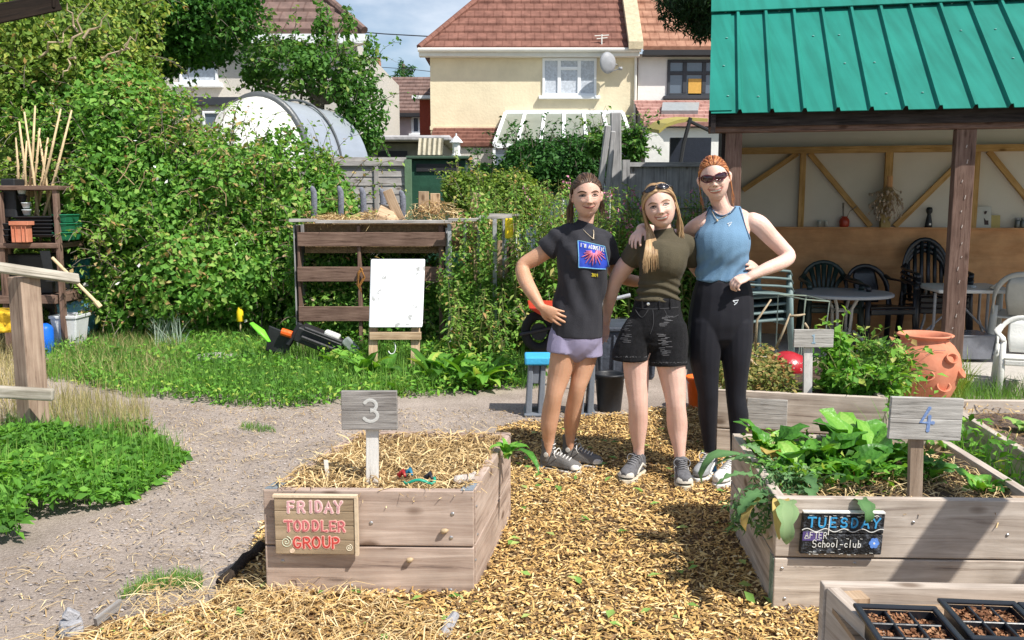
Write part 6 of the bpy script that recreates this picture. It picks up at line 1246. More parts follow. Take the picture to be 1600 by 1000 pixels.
mb = MB(); slab(mb, o, ux, uz, n, -.004, w_+.004, h_-.003, h_+.006, -.004, .02); slab(mb, o, ux, uz, n, w_-.006, w_+.005, -.003, h_-.004, -.004, .02); mb.build('edge_strip', mat('sign_edge', (.60, .48, .34), .8), ts)
mb = MB(); slab(mb, o, ux, uz, n, .04, .08, .02, h_-.02, .019, .036); slab(mb, o, ux, uz, n, w_-.08, w_-.04, .02, h_-.02, .019, .036); mb.build('batten', SW, ts)
W1, W2 = mat('pink_paint', (.80, .55, .52), .6, .05), mat('pale_pink_paint', (.80, .44, .46), .6, .06)
for (s_, x, z, hh, cw, adv, mo, mi) in (('FRIDAY', .052, .167, .040, .027, .0375, mat('pale_line', (.82, .60, .55), .6, .04), mat('lilac_pink', (.62, .34, .36), .6, .1)), ('TODDLER', .040, .094, .037, .026, .0335, mat('pink_line', (.78, .44, .38), .8, .15, 70, 0), mat('rose_paint', (.52, .14, .15), .8, .3, 70, 0)), ('GROUP', .070, .028, .040, .030, .036, mat('coral_line', (.78, .40, .34), .8, .15, 70, 0), mat('red_letter', (.52, .06, .05), .8, .35, 70, 0))):
    mb = MB(); text(mb, s_, o+ux*x+uz*z+n*.0005, ux, uz, hh, cw, adv, .0145, .0006, .0018, 4); mb.build('letter_outline', mo, ts)
    mb = MB(); text(mb, s_, o+ux*x+uz*z+n*.0005, ux, uz, hh, cw, adv, .0080, .0014, .0018, 4); mb.build('letter_fill', mi, ts)
for (x, z, r0, col) in ((.042, .048, .022, (.62, .66, .50)), (w_-.03, .028, .014, (.72, .64, .48)), (.062, .014, .010, (.80, .62, .46))):
    mb = MB(); pts = [o+ux*(x+r0*a/14*math.cos(a))+uz*(z+r0*a/14*math.sin(a))+n*.0012 for a in np.linspace(.5, 14, 60)]; mb.tube(pts, [.0009]*60, 4, side=n, ry=[.0016]*60)
    mb.build('spiral', mat('spiral_'+str(int(col[0]*100)), col, .6, .05), ts)
# numbered signs
def num_sign(lab, px0, py0, px1, py1, ppx0, ppx1, ppy, Y, m, pm, ch, cm, hh, cw, sw, tilt=0, dx=0, zb=.38):
    t = thing('number_sign', lab, 'sign', D((ppx0+ppx1)/2, ppy, Y)); a = D(px0, py1, Y); b_ = D(px1, py1, Y); c = D(px0, py0, Y); ux = unit(b_-a); ux = unit(ux+np.array([0, 0, tilt])); w_ = np.linalg.norm(b_-a); h_ = c[2]-a[2]; uz = np.array([-ux[2], 0, ux[0]]); n = np.array([0, -1., 0])
    mb = MB()
    for k in range(2): slab(mb, a, ux, uz, n, 0, w_, h_*k/2+.0004, h_*(k+1)/2-.0004, 0, .018)
    mb.build('board', m, t, bevel=.002)
    mb = MB(); p0 = D((ppx0+ppx1)/2, ppy, Y); p0[1] = Y+.031; p0[2] = zb; p1 = D((ppx0+ppx1)/2, py1, Y)+np.array([.002, .031, h_*.6]); mb.beam(p0, p1, (ppx1-ppx0)*Y/FPX, .022, side=(1, 0, 0)); mb.build('post', pm, t, bevel=.002)
    mb = MB(); text(mb, ch, a+ux*(w_/2-cw/2+dx)+uz*(h_/2-hh/2), ux, uz, hh, cw, 1, sw, .0012); mb.build('number', cm, t)
    return t
NW = mat('white_brush', (.60, .60, .59), .7, .12, 60, .1, thr=(.42, .5), col2=(.52, .52, .50)); NB = mat('blue_chalk', (.12, .22, .50), .8, .25, 80, 0, col2=(.28, .38, .62))
num_sign('grey board sign with a white painted 3 on a white post in the straw bed', 534, 611, 621, 672, 570, 590, 768, 3.40, SIGNW, WPOST, '3', NW, .085, .062, .015, 0, .008)
num_sign('grey board sign with a blue 4 on a bare wood post', 1388, 620, 1501, 686, 1424, 1446, 782, 3.22, SIGNP, wood('bare_post', (.30, .22, .16), (.44, .34, .26), su=3, sv=30), '4', NB, .082, .052, .014, -.03, .002)
num_sign('small pale board sign with a faded blue 1 on a white post', 1240, 515, 1302, 543, 1257, 1271, 618, 5.15, SIGNP, WPOST, '1', mat('faded_blue', (.30, .42, .52), .8, .1), .05, .03, .009)
# small things in the straw
mb = MB(); c = G(512, 738, .44); mb.beam(c+np.array([0, 0, -.03]), c+np.array([-.006, .0, .05]), .016, .004, side=(1, 0, 0)); tag(mb.build('plant_label', mat('label_white', (.75, .75, .72), .5)), 'small white plant label stuck in the straw', 'plant label')
mb = MB(); c = G(655, 750, .445); mb.tube([c+np.array([.06*math.cos(a)-.0, .03*math.sin(a), .01*math.sin(3*a)]) for a in np.linspace(-3.0, .3, 14)], .006, 8); tag(mb.build('green_tool', mat('tool_green', (.02, .30, .20), .4, .1), smooth=True), 'curved dark green plastic tool lying on the straw', 'tool')
for x, y, m, nm, lab in ((622, 744, (.35, .03, .03), 'red_toy', 'dark red plastic toy piece lying in the straw'), (633, 742, (.03, .18, .30), 'blue_toy', 'blue plastic toy piece touching the red one in the straw'), (664, 748, (.03, .03, .04), 'black_toy', 'black plastic piece behind the green handle')):
    mb = MB(); c = G(x, y, .44); mb.tube([c, c+np.array([.02, .01, .018]), c+np.array([.03, -.02, .006])], [.012, .010, .005], 8); tag(mb.build(nm, mat(nm, m, .4), smooth=True), lab, 'toy')
mb = MB(); c = G(722, 752, .44); mb.tube(curvy(c+np.array([-.03, 0, .0]), c+np.array([.05, .05, .02]), 6, .008, 3), [.01, .02, .018, .015, .012, .006], 8); tag(mb.build('rag', mat('pale_rag', (.60, .52, .46), .9, .3, 40, .6), smooth=True), 'pale crumpled rag at the front right corner of the straw bed', 'rag')
# ---- bed 4
b4 = [G(1207, 958), G(1660, 985), np.array([1.99, 4.02, 0]), np.array([1.03, 4.09, 0])]; b4[1] = b4[0]+unit(G(1600, 958+12)-b4[0])*1.0; b4[1] = np.array([1.94, 3.12, 0])
t4 = bed('raised_bed', 'raised wooden bed of leafy chard with the number 4 sign and a black chalk board', b4, ZT+.01, BW2)
fill('soil', b4, .36, soil, t4, 3); f4 = (b4[0], b4[1])
P = tri_scatter(b4, 2600, 111); P[:, 2] = .368+R.uniform(0, 1, len(P))**1.5*.05; tag(chips('straw_mulch', P, .08, .004, STRAW, 112, .3, (.05, 1)), 'straw between the chard plants in the bed with the number 4 sign', 'straw', kind='stuff')
mb = MB()
for x, y in ((1427, 816), (1222, 888), (1226, 935), (1335, 880), (1574, 836)): fix(mb, onface(*f4, x, y), .006)
mb.build('screws', mat('steel_screw', (.45, .45, .46)), t4)
mb = MB(); d_ = unit(b4[3]-b4[0]); q = b4[0]+d_*.004; mb.hexa([q+np.array([-.003, 0, .0]), q+np.array([-.0008, 0, 0]), q+d_*.06+np.array([-.0008, 0, 0]), q+d_*.06+np.array([-.003, 0, 0]), q+np.array([-.003, 0, .21]), q+np.array([-.0008, 0, .21]), q+d_*.06+np.array([-.0008, 0, .21]), q+d_*.06+np.array([-.003, 0, .21])])
mb.build('corner_strip', mat('green_flaking', (.10, .30, .20), .7, .5, 40, .5, col2=(.40, .46, .40)), t4)
o, ux, uz, w_, h_, n = plate(1246, 797, 1372, 861, *f4, .030, .02)
tt_ = thing('club_sign', 'black painted plank reading TUESDAY AFTER School-club on the chard bed', 'sign', o)
uzs = unit(uz+ux*.05); 
BKP = mat('black_board_paint', (.014, .015, .018), .45, .35, 30, .5, spec=.4, col2=(.10, .11, .13), thr=(.5, .66))
mb = MB()
for k in range(2): slab(mb, o, ux, uzs, n, 0, w_, h_*k/2+.001, h_*(k+1)/2-.001, 0, .022)
mb.build('panel', BKP, tt_, bevel=.003)
mb = MB(); slab(mb, o, ux, uzs, n, 0, w_+.0, h_, h_+.005, -.002, .022); mb.build('white_edge', mat('brush_white', (.72, .72, .68), .6, .1), tt_)
mb = MB(); slab(mb, o, ux, uzs, n, .03, .06, .03, h_-.02, .0225, .030); slab(mb, o, ux, uzs, n, w_-.06, w_-.03, .03, h_-.02, .0225, .030); mb.build('batten', SW, tt_)
BLU = mat('sky_blue_paint', (.06, .36, .68), .5, .12); mb = MB(); text(mb, 'TUESDAY', o+ux*.018+uzs*.104, ux, uzs, .034, .026, .0385, .0075, .0016, .001, 2); mb.build('letters', BLU, tt_)
WHT = mat('brush_white', (.72, .72, .68)); mb = MB()
text(mb, 'AFTER', o+ux*.012+uzs*.062, ux, uzs, .022, .013, .0165, .0032, .0016, .001, 3); text(mb, 'S', o+ux*.040+uzs*.027, ux, uzs, .028, .016, .02, .0034, .0016); text(mb, 'chool-club', o+ux*.060+uzs*.029, ux, uzs, .026, .0135, .0158, .0034, .0016, .001, 6)
pts = [o+ux*x+uzs*(.092+.006*math.sin(x*95))+n*.0012 for x in np.linspace(.0, w_, 50)]; mb.tube(pts, [.0008]*50, 4, side=n, ry=[.0018]*50)
mb.tube([o+ux*.094+uzs*z+n*.0024 for z in (.075, .10, .146)], [.0008]*3, 4, side=n, ry=[.002]*3)
r = random.Random(9)
for i in range(60):
    x, z = r.uniform(.01, w_-.02), r.choice([r.uniform(.0, .02), r.uniform(.055, .062), r.uniform(.085, .148), r.uniform(.14, .149)]); L = r.uniform(.003, .014); mb.tube([o+ux*x+uzs*z+n*.001, o+ux*(x+L)+uzs*(z+r.uniform(-.001, .001))+n*.001], [.0006]*2, 4, side=n, ry=[.0007]*2)
mb.build('white_lettering', WHT, tt_)
mb = MB(); fc = o+ux*(w_-.030)+uzs*.045
for k in range(6): a = k*PI/3; mb.lathe([(.0085, 0), (.008, .0012)], fc+ux*.011*math.cos(a)+uzs*.012*math.sin(a), 10, M=lambda v: ux*v[0]+uzs*v[1]+n*(v[2]+.0002*k))
mb.build('flower', mat('flower_blue', (.12, .26, .66), .5, .2), tt_)
mb = MB(); mb.lathe([(.004, .0014), (.004, .0024)], fc, 10, M=lambda v: ux*v[0]+uzs*v[1]+n*v[2]); mb.build('flower_centre', WHT, tt_)
mb = MB(); slab(mb, o, ux, uzs, n, .004, .075, .052, .086, -.0009, -.0001); mb.build('purple_patch', mat('purple_paint', (.10, .07, .22), .6, .3), tt_)
# chard and other leaves of bed 4
CHARD = attr_mat('chard_leaf', [(0, (.04, .14, .02)), (.45, (.09, .28, .03)), (.8, (.18, .42, .05)), (1, (.30, .50, .10))], rough=.42, trans=.22, spec=.45, bump=.6)
SAGEL = attr_mat('grey_green_leaf', [(0, (.06, .14, .05)), (.6, (.12, .25, .09)), (1, (.26, .38, .18))], rough=.7, trans=.2)
YELL = attr_mat('withered_leaf', [(0, (.40, .28, .05)), (1, (.62, .50, .20))], rough=.7, trans=.2)
def B4(u, v, z=.37): return (b4[0]*(1-u)+b4[1]*u)*(1-v)+(b4[3]*(1-u)+b4[2]*u)*v+np.array([0, 0, z])
for k, (u, v, n_, L, W, lab) in enumerate(((.62, .70, 12, .22, .10, 'chard behind and right of the number 4 sign'), (.20, .45, 14, .20, .085, 'spreading young chard in the left front of the bed'), (.30, .62, 16, .25, .11, 'large glossy chard plant left of centre in the bed'), (.52, .78, 14, .28, .14, 'big crinkled chard plant just behind the number 4 sign'), (.14, .80, 9, .22, .09, 'young chard at the back left corner of the bed'), (.72, .50, 7, .17, .07, 'small chard right of the number 4 sign post'), (.90, .30, 9, .14, .07, 'low seedlings at the right of the bed'), (.42, .45, 10, .2, .09, 'chard with reddish stems in front of the big plant'))):
    t = thing('chard_plant', lab, 'plant', B4(u, v)); mb = MB(); rosette(mb, B4(u, v), n_, L, W, seed=200+k, ripple=.2, pitch=(.7, 1.25), arch=(.3, .6)); mb.build('leaves', CHARD, t, smooth=True)
    mb = MB(); rr = random.Random(k)
    for i in range(n_//2): a = rr.uniform(0, 6.3); mb.tube([B4(u, v), B4(u, v)+np.array([.03*math.cos(a), .03*math.sin(a), L*.35])], [.007, .004], 6)
    mb.build('stems', mat('chard_stem', (.45, .42, .20), .5, .3, 9) if k != 7 else mat('red_stem', (.50, .12, .05), .5), t)
def leafchain(mb, base, dirs, L, W, seed):
    """a leaf hanging over the edge"""
    pass
t = thing('artichoke_plant', 'grey green serrated plant spilling over the left side of the chard bed', 'plant', B4(.06, .35)); mb = MB()
for i, (u, v, az, L, W, p, ar) in enumerate(((.05, .3, 3.2, .36, .09, .7, 1.0), (.04, .15, 3.7, .34, .10, .6, 1.1), (.06, .45, 2.9, .34, .09, .8, 1.0), (.08, .2, 4.3, .32, .10, .6, 1.15), (.12, .3, 4.9, .32, .10, .9, 1.0), (.08, .5, 3.5, .30, .09, 1.0, .9), (.15, .2, 4.6, .25, .10, .9, 1.05), (.10, .6, 2.4, .25, .09, 1.0, .9), (.2, .25, 5.4, .24, .08, 1.1, .7), (.03, .08, 3.4, .30, .08, .5, 1.2), (.34, .12, 4.9, .20, .08, .7, 1.1))):
    big_leaf(mb, B4(u, v, .39), az, L*.72, W*.72, arch=ar*.55, pitch=p, seed=300+i, lobes=6, seg=24, ripple=.1)
mb.build('leaves', SAGEL, t, smooth=True)
P, nm = sample_blobs([(B4(.03, .15)[0]-.02, B4(.03, .15)[1]-.0, .36, .10, .16, .10), (B4(.10, .3)[0], B4(.1, .3)[1], .44, .12, .2, .05), (B4(.0, .05)[0]-.09, B4(0, .05)[1]+.12, .33, .06, .07, .08)], 700, depth=.9, seed=71, cull=2); V, F = leaves_arrays(P, nm, .035, asp=.35, droop=.8); link_mesh('leaflets', V, F, SAGEL, t, fattr=np.repeat(R.uniform(0, 1, len(P)), 4))
mb = MB(); big_leaf(mb, B4(.03, .06, .42), 4.4, .25, .06, arch=.75, pitch=.3, seed=5); big_leaf(mb, B4(-.01, .12, .42), 3.8, .22, .05, arch=.9, pitch=.1, seed=6); big_leaf(mb, B4(.10, .55, .44), 4.2, .14, .09, arch=.5, pitch=.9, seed=7); mb.build('withered_leaf', YELL, t, smooth=True)
mb = MB(); big_leaf(mb, B4(.035, .0, .43), 4.45, .25, .075, arch=.95, pitch=.35, seed=15, seg=12, lobes=3); big_leaf(mb, B4(.30, .03, .43), 4.9, .14, .06, arch=.95, pitch=.35, seed=16, lobes=3, seg=12); big_leaf(mb, B4(.0, .55, .43), 3.3, .30, .09, arch=.95, pitch=.5, seed=17); tag(mb.build('drooping_leaves', SAGEL, smooth=True), 'large green leaves drooping over the board beside the black sign', 'leaves')
P = tri_scatter(b4, 1500, 121); P = P[(smooth_noise(P, 5, 3) > -.1)]; P[:, 2] = .38+R.uniform(0, .10, len(P)); V, F = leaves_arrays(P, np.tile([0, -.2, 1.], (len(P), 1)), .04, asp=.6); tag(link_mesh('bed_seedlings', V, F, WEED, fattr=np.repeat(R.uniform(0, 1, len(P)), 4)), 'low seedlings and weeds filling gaps in the chard bed', 'seedlings', kind='stuff')
# ---- bed 1 (rear)
b1 = [np.array([1.20, 5.13, 0]), G(1388, 622, ZT), np.array([2.32, 6.2, 0]), np.array([1.35, 6.35, 0])]; b1[1][2] = 0
t1 = bed('raised_bed', 'raised wooden bed with the faded number 1 sign, in front of the shelter', b1, ZT, BW2, split=.48); fill('soil', b1, .38, soil, t1, 5); f1 = (b1[0], b1[1])
mb = MB(); o, ux, uz, w_, h_, n = plate(1166, 621, 1229, 668, *f1, .016, .014)
for k in range(2): slab(mb, o, ux, uz, n, 0, w_, h_*k/2+.001, h_*(k+1)/2-.001, 0, .014)
mb.build('patch_board', SIGNP, t1, bevel=.002)
def B1(u, v, z=.4): return (b1[0]*(1-u)+b1[1]*u)*(1-v)+(b1[3]*(1-u)+b1[2]*u)*v+np.array([0, 0, z])
LOWG = attr_mat('olive_ground_leaf', [(0, (.08, .12, .025)), (.4, (.16, .20, .05)), (.75, (.30, .27, .08)), (1, (.48, .30, .13))])
P = tri_scatter([B1(0, 0), B1(.5, 0), B1(.5, 1), B1(0, 1)], 3000, 131, .03); P[:, 2] = .40+R.uniform(0, .13, len(P)); V, F = leaves_arrays(P, np.tile([0, -.4, 1.], (len(P), 1)), .035, asp=.6); tag(link_mesh('bed_ground_cover', V, F, LOWG, fattr=np.repeat(R.uniform(0, 1, len(P)), 4)), 'olive and russet low leaves filling the left half of the rear bed', 'ground cover', kind='stuff')
def bush(name, lab, B, n_, size, m, seed, base, cat='plant', **kw):
    t = thing(name, lab, cat, base); shoots(B, 60, size, m, t, seed, stemm=mat('weed_stem', (.16, .17, .06)), L=(.1, .3), up=1., per=9); foliage('foliage', B, n_, size, m, t, seed=seed, sc=.45, depth=.7, lump=.5, lf=9, **kw); mb = MB()
    for i in range(4): b_ = B[i % len(B)]; mb.tube(curvy(base, (b_[0], b_[1], b_[2]), 5, .015, i), [.008, .007, .006, .005, .003], 5)
    mb.build('stem', mat('weed_stem', (.16, .17, .06)), t)
bush('leafy_bush', 'tall pointed leafy plant just right of the faded 1 sign', [blob(1318, 600, 5.3, 38, 34, .18), blob(1306, 552, 5.4, 16, 36, .1), blob(1365, 602, 5.2, 34, 26, .18)], 1900, .055, WEED, 141, B1(.75, .25))
bush('leafy_bush', 'yellowing leafy plant in front of the terracotta strawberry pot', [blob(1375, 585, 5.6, 30, 40, .2), blob(1350, 560, 5.8, 16, 30, .1)], 1300, .05, WH, 142, B1(.95, .5))
P = tri_scatter([G(1390, 640), G(1500, 640), G(1520, 605), G(1400, 612)], 900, 143, 0); tag(grass('spiky_grass', P, .3, .007, attr_mat('spiky', [(0, (.10, .20, .03)), (.6, (.25, .36, .06)), (1, (.55, .42, .15))]), 6, .9), 'spiky yellow green grass at the foot of the terracotta pot', 'grass', kind='stuff')
P = tri_scatter([G(1490, 650), G(1700, 660), G(1700, 605), G(1490, 612)], 1500, 144, 0); tag(grass('slab_weeds', P, .16, .005, GRASS, 16, .7), 'thin grass growing along the concrete slab edge', 'grass', kind='stuff')
t = thing('red_spotted_tub', 'red spotted rounded tub at the back of the rear bed', 'tub', B1(.2, .95)); q = D(1230, 568, 6.0); mb = MB(); mb.lathe([(.12, -.08), (.14, -.03), (.135, .01), (.10, .055), (.04, .08), (0, .085)], q, 24); mb.build('body', mat('cherry_red', (.42, .02, .03), .3, .1, spec=.6), t, smooth=True)
mb = MB(); rr = random.Random(3)
for i in range(26): a = rr.uniform(PI, 2*PI); z = rr.uniform(-.03, .03); rd = .1365-.3*max(0, z); mb.lathe([(.004, .001), (0, .002)], q+np.array([rd*math.cos(a), rd*math.sin(a), z]), 6, M=lambda v: np.array([v[0], -v[2]-.0, v[1]]))
mb.build('spots', WHT, t)
mb = MB()
for pts in (((1180, 545), (1183, 500), (1205, 468)), ((1212, 545), (1225, 515), (1235, 490)), ((1234, 494), (1248, 493), (1258, 491)), ((1170, 560), (1190, 580), (1195, 600)), ((1257, 505), (1262, 512), (1264, 520))): mb.tube([D(x, y, 5.6) for x, y in pts], [.009, .008, .005], 6)
tag(mb.build('dry_branch', mat('pale_twig', (.42, .33, .22)), smooth=True), 'bare forked twigs standing in the left of the rear bed', 'branch')
# ---- bed 2 (right)
b2 = [np.array([2.20, 3.45, 0]), np.array([3.4, 3.35, 0]), np.array([3.5, 4.85, 0]), np.array([2.36, 4.88, 0])]
t2 = bed('raised_bed', 'raised bed of bare dark soil at the right edge of the picture', b2, ZT, BW2); fill('soil', b2, .37, mat('crumbly_soil', (.12, .085, .065), .95, .6, 30, 1., bscale=50), t2, 7, .03)
P = tri_scatter(b2, 900, 151); P[:, 2] = .39+R.uniform(0, .03, len(P)); tag(chips('soil_litter', P, .04, .006, STRAW, 152, .3, (0, .7)), 'bits of straw on the dark soil of the right bed', 'straw', kind='stuff')
def B2(u, v, z=.38): return (b2[0]*(1-u)+b2[1]*u)*(1-v)+(b2[3]*(1-u)+b2[2]*u)*v+np.array([0, 0, z])
mb = MB(); rosette(mb, B2(.22, .12), 11, .30, .17, seed=400, pitch=(.5, 1.3), arch=(.3, .6), ripple=.12); tag(mb.build('courgette_plant', CHARD, smooth=True), 'big leaved squash plant at the right edge', 'plant')
mb = MB(); c = B2(.30, .22, .50)
for k in range(6): a = k*PI/3; mb.tube([c, c+np.array([.035*math.cos(a), .035*math.sin(a), .02])], [.006, .012], 6)
tag(mb.build('squash_flower', mat('squash_yellow', (.85, .60, .03), .6)), 'yellow squash flower at the right edge', 'flower')
for k, (u, v, lab) in enumerate(((.22, .62, 'small yellow green seedling in the back of the soil bed'), (.42, .75, 'second seedling near the back board of the soil bed'), (.55, .5, 'seedling at the right edge of the soil bed'))): mb = MB(); rosette(mb, B2(u, v), 8, .11, .06, seed=420+k); tag(mb.build('seedling', FRESH, smooth=True), lab, 'seedling')
P = tri_scatter([np.array([2.0, 3.2, 0]), np.array([2.19, 3.2, 0]), np.array([2.34, 4.9, 0]), np.array([2.05, 4.9, 0])], 900, 161, 0); tag(grass('gap_weeds', P, .40, .009, WEED, 18, .5), 'green weeds growing in the gap between the chard bed and the soil bed', 'weeds', kind='stuff')
P = tri_scatter([np.array([2.0, 3.2, 0]), np.array([2.19, 3.2, 0]), np.array([2.34, 4.9, 0]), np.array([2.05, 4.9, 0])], 700, 162, 0); P[:, 2] = R.uniform(.1, .48, len(P)); V, F = leaves_arrays(P, np.tile([0, -.2, 1.], (len(P), 1)), .05); tag(link_mesh('gap_leaves', V, F, WEED, fattr=np.repeat(R.uniform(0, 1, len(P)), 4)), 'leafy weeds between the two right beds', 'weeds', kind='stuff')
# ---- bed 5 (near right) and seed trays
h5 = .43; b5 = [np.array([.885, 2.47, 0]), G(1278, 905, h5)*1.0, None, None]
A_ = G(1281, 906, h5); L_ = A_+unit(np.array([.10, -1., 0]))*1.2; R_ = A_+np.array([1.3, -.06, 0]); b5 = [L_, L_+(R_-A_), R_, A_]
t5 = bed('raised_bed', 'raised wooden bed at the lower right corner holding the seed trays', b5, h5, BW2, th=.04); fill('soil', b5, .30, soil, t5, 9)
SOILP = attr_mat('potting_bits', [(0, (.10, .04, .02)), (.5, (.28, .13, .065)), (1, (.46, .26, .14))], trans=0, rough=.95)
TP_ = mat('tray_black', (.016, .018, .024), .32, .2, 6, .05, spec=.55)
def seed_tray(lab, O, ex, ey, W, L, nx, ny, group, dep=.065):
    t = thing('seed_tray', lab, 'seed tray', O, group); ex, ey = unit(ex), unit(ey); ez = unit(np.cross(ex, ey))
    def P_(x, y, z): return O+ex*x+ey*y+ez*z
    def bxx(mb, x0, x1, y0, y1, z0, z1): mb.hexa([P_(x0, y0, z0), P_(x1, y0, z0), P_(x1, y1, z0), P_(x0, y1, z0), P_(x0, y0, z1), P_(x1, y0, z1), P_(x1, y1, z1), P_(x0, y1, z1)])
    mb = MB(); r_ = .018; bxx(mb, -r_, W+r_, -r_, 0, -.012, 0); bxx(mb, -r_, W+r_, L, L+r_, -.012, 0); bxx(mb, -r_, 0, .0002, L-.0002, -.012, 0); bxx(mb, W, W+r_, .0002, L-.0002, -.012, 0); mb.build('rim', TP_, t, bevel=.005, bseg=2)
    mb = MB(); s = .004; bxx(mb, .001, W-.001, .001, L-.001, -dep, -dep+.004); bxx(mb, -.003, .0, 0, L, -dep, -.0125); bxx(mb, W, W+.003, 0, L, -dep, -.0125); bxx(mb, 0, W, -.003, 0, -dep, -.0125); bxx(mb, 0, W, L, L+.003, -dep, -.0125); mb.build('tray_shell', TP_, t)
    mb = MB()
    for i in range(1, nx): x = W*i/nx; bxx(mb, x-.004, x+.004, .001, L-.001, -dep+.004, -.010)
    for j in range(1, ny): y = L*j/ny; bxx(mb, .001, W-.001, y-.004, y+.004, -dep+.004, -.0105)
    mb.build('cell_dividers', TP_, t, bevel=.002)
    rs = np.random.default_rng(int(abs(O[0])*1000)); V_ = []; fr = MB()
    for i in range(nx):
        for j in range(ny):
            z = -.022-.02*rs.random(); x0, x1, y0, y1 = W*i/nx+.005, W*(i+1)/nx-.005, L*j/ny+.005, L*(j+1)/ny-.005
            nn = 130; V_.append(np.c_[rs.uniform(x0, x1, nn), rs.uniform(y0, y1, nn), z+rs.uniform(0, .01, nn)]); bxx(fr, x0, x1, y0, y1, -dep+.005, z)
    fr.build('compost', mat('potting_soil', (.14, .065, .035), .95, .4, 60, 1.), t)
    q = np.concatenate(V_); q = O+q[:, :1]*ex+q[:, 1:2]*ey+q[:, 2:]*ez; o_ = chips('tmp', q, .014, .006, SOILP, 5, .5); me = o_.data; wl = WL[o_.name]; o_.name = 'compost_bits'; o_.parent = t; o_.location = wl-WL[t.name]
    return t
grp = 'black seed trays in the near right bed'
zt5 = .455
q0 = G(1348, 955, zt5); qx = G(1468, 958, zt5)-q0; qy = -(G(1348, 955, zt5)-G(1395, 1040, zt5))
def trayq(lab, pf, pr, W_, L_, nx, ny): # pf far-left pixel, pr far-right pixel
    a = G(*pf, zt5); b_ = G(*pr, zt5); ex = unit(b_-a); ey = np.array([ex[1], -ex[0], 0])*-1; ey = np.array([-ex[1], ex[0], 0]); O = a-ey*L_; return seed_tray(lab, O, ex, ey, np.linalg.norm(b_-a), L_, nx, ny, grp)
trayq('black six cell seed tray partly filled with compost, left one', (1346, 946), (1456, 950), .2, .30, 3, 4)
trayq('black seed tray full of brown compost, middle one', (1478, 938), (1580, 942), .2, .19, 3, 2)
trayq('black seed tray cut by the right edge of the picture', (1604, 944), (1700, 948), .2, .3, 3, 4)
trayq('black seed tray full of compost nearest the bottom edge', (1512, 1004), (1640, 1010), .2, .22, 3, 3)
mb = MB(); a = G(1326, 975, .42); mb.hexa([a+np.array(v) for v in ((0, -.5, -.05), (1.0, -.5, -.05), (1.0, .19, -.05), (0.02, .19, -.05), (0, -.5, -.035), (1.0, -.5, -.035), (1.0, .19, -.035), (0.02, .19, -.035))]); mb.build('tray_shelf', TAN, t5)
# plants at bed 3's far right corner
mb = MB(); rosette(mb, G(790, 716, .40), 8, .12, .04, seed=500, pitch=(.9, 1.5), arch=(.4, .9)); big_leaf(mb, G(797, 712, .40)+np.array([.0, -.03, .02]), -.9, .24, .04, arch=.75, pitch=.5, seed=3); tag(mb.build('green_shoot', CHARD, smooth=True), 'green leafy shoot at the far right corner of the straw bed', 'plant')
mb = MB(); mb.tube(curvy(G(345, 922)+np.array([0, 0, .03]), G(408, 866)+np.array([0, 0, .04]), 6, .006, 4), .022, 8); tag(mb.build('edging_log', mat('dark_log', (.04, .028, .02), .9, .4, 20, .8), smooth=True), 'dark log edging lying in the shade left of the straw bed', 'log')
mb = MB(); c = G(112, 992); mb.lathe([(.042, -.02), (.045, .03), (.04, .055), (0, .058)], c, 6); mb.beam(c+np.array([-.01, 0, .056]), c+np.array([.01, .01, .085]), .05, .03); tag(mb.build('grey_block', mat('grey_block', (.34, .34, .36), .9, .25, 20, .5), bevel=.004), 'small broken grey block at the bottom left', 'block')
mb = MB(); mb.beam(G(150, 985)+np.array([0, 0, .03]), G(190, 962)+np.array([0, 0, .05]), .03, .015); tag(mb.build('grey_splinter', SIGNW), 'grey wood splinter beside the broken block', 'wood')
mb = MB(); c = G(703, 995); mb.tube([c+np.array([-.02, -.05, .02]), c+np.array([.0, .0, .05]), c+np.array([.02, .03, .07])], [.02, .02, .016], 8); tag(mb.build('grey_stub', mat('grey_block', (.34, .34, .36))), 'grey post stub at the bottom edge in the straw', 'post')
# ---- strawberry pot
q = G(1443, 628, 0); q[1] = 6.62; q[0] = D(1443, 560, 6.62)[0]; t = thing('strawberry_pot', 'big terracotta strawberry pot with side pockets and a cracked rim', 'pot', q)
H_ = D(1443, 521, 6.62)[2]; rM = 55*6.62/FPX
mb = MB(); mb.lathe([(rM*.60, 0), (rM*.72, .06), (rM*.88, H_*.28), (rM*.98, H_*.48), (rM*1.0, H_*.60), (rM*.93, H_*.74), (rM*.78, H_*.85), (rM*.66, H_*.90), (rM*.64, H_*.935), (rM*.70, H_*.955), (rM*.76, H_*.975), (rM*.77, H_*.99), (rM*.73, H_), (rM*.63, H_*.985), (rM*.56, H_*.93), (rM*.5, H_*.8), (0, H_*.78)], q, 56, cap=False)
bd = mb.build('body', TER, t, smooth=True)
for (px, py) in ((1405, 552), (1475, 557), (1435, 583), (1497, 582), (1392, 590), (1463, 600)):
    z = D(px, py, 6.62)[2]; sx = (D(px, py, 6.5)[0]-q[0])/rM; sx = max(-.97, min(.97, sx)); a = -math.acos(sx); f = z/H_; rr_ = rM*np.interp(f, [0, .28, .48, .6, .74, .85], [.6, .88, .98, 1., .93, .78]); on = np.array([math.cos(a), math.sin(a), 0]); tg = np.array([-math.sin(a), math.cos(a), 0]); c = q+on*(rr_-.035)+np.array([0, 0, z])
    mb = MB(); b_ = len(mb.V); M = lambda v: tg*v[0]+(on*.86+np.array([0, 0, .5]))*v[2]*1+unit(np.array([0, 0, .86])-on*.5)*v[1]*.72
    mb.lathe([(.018, -.05), (.038, -.01), (.05, .035), (.058, .055), (.058, .064), (.048, .064), (.036, .03), (.02, -.02)], c, 22, M=M, cap=False); mb.build('pocket', TER, t, smooth=True)
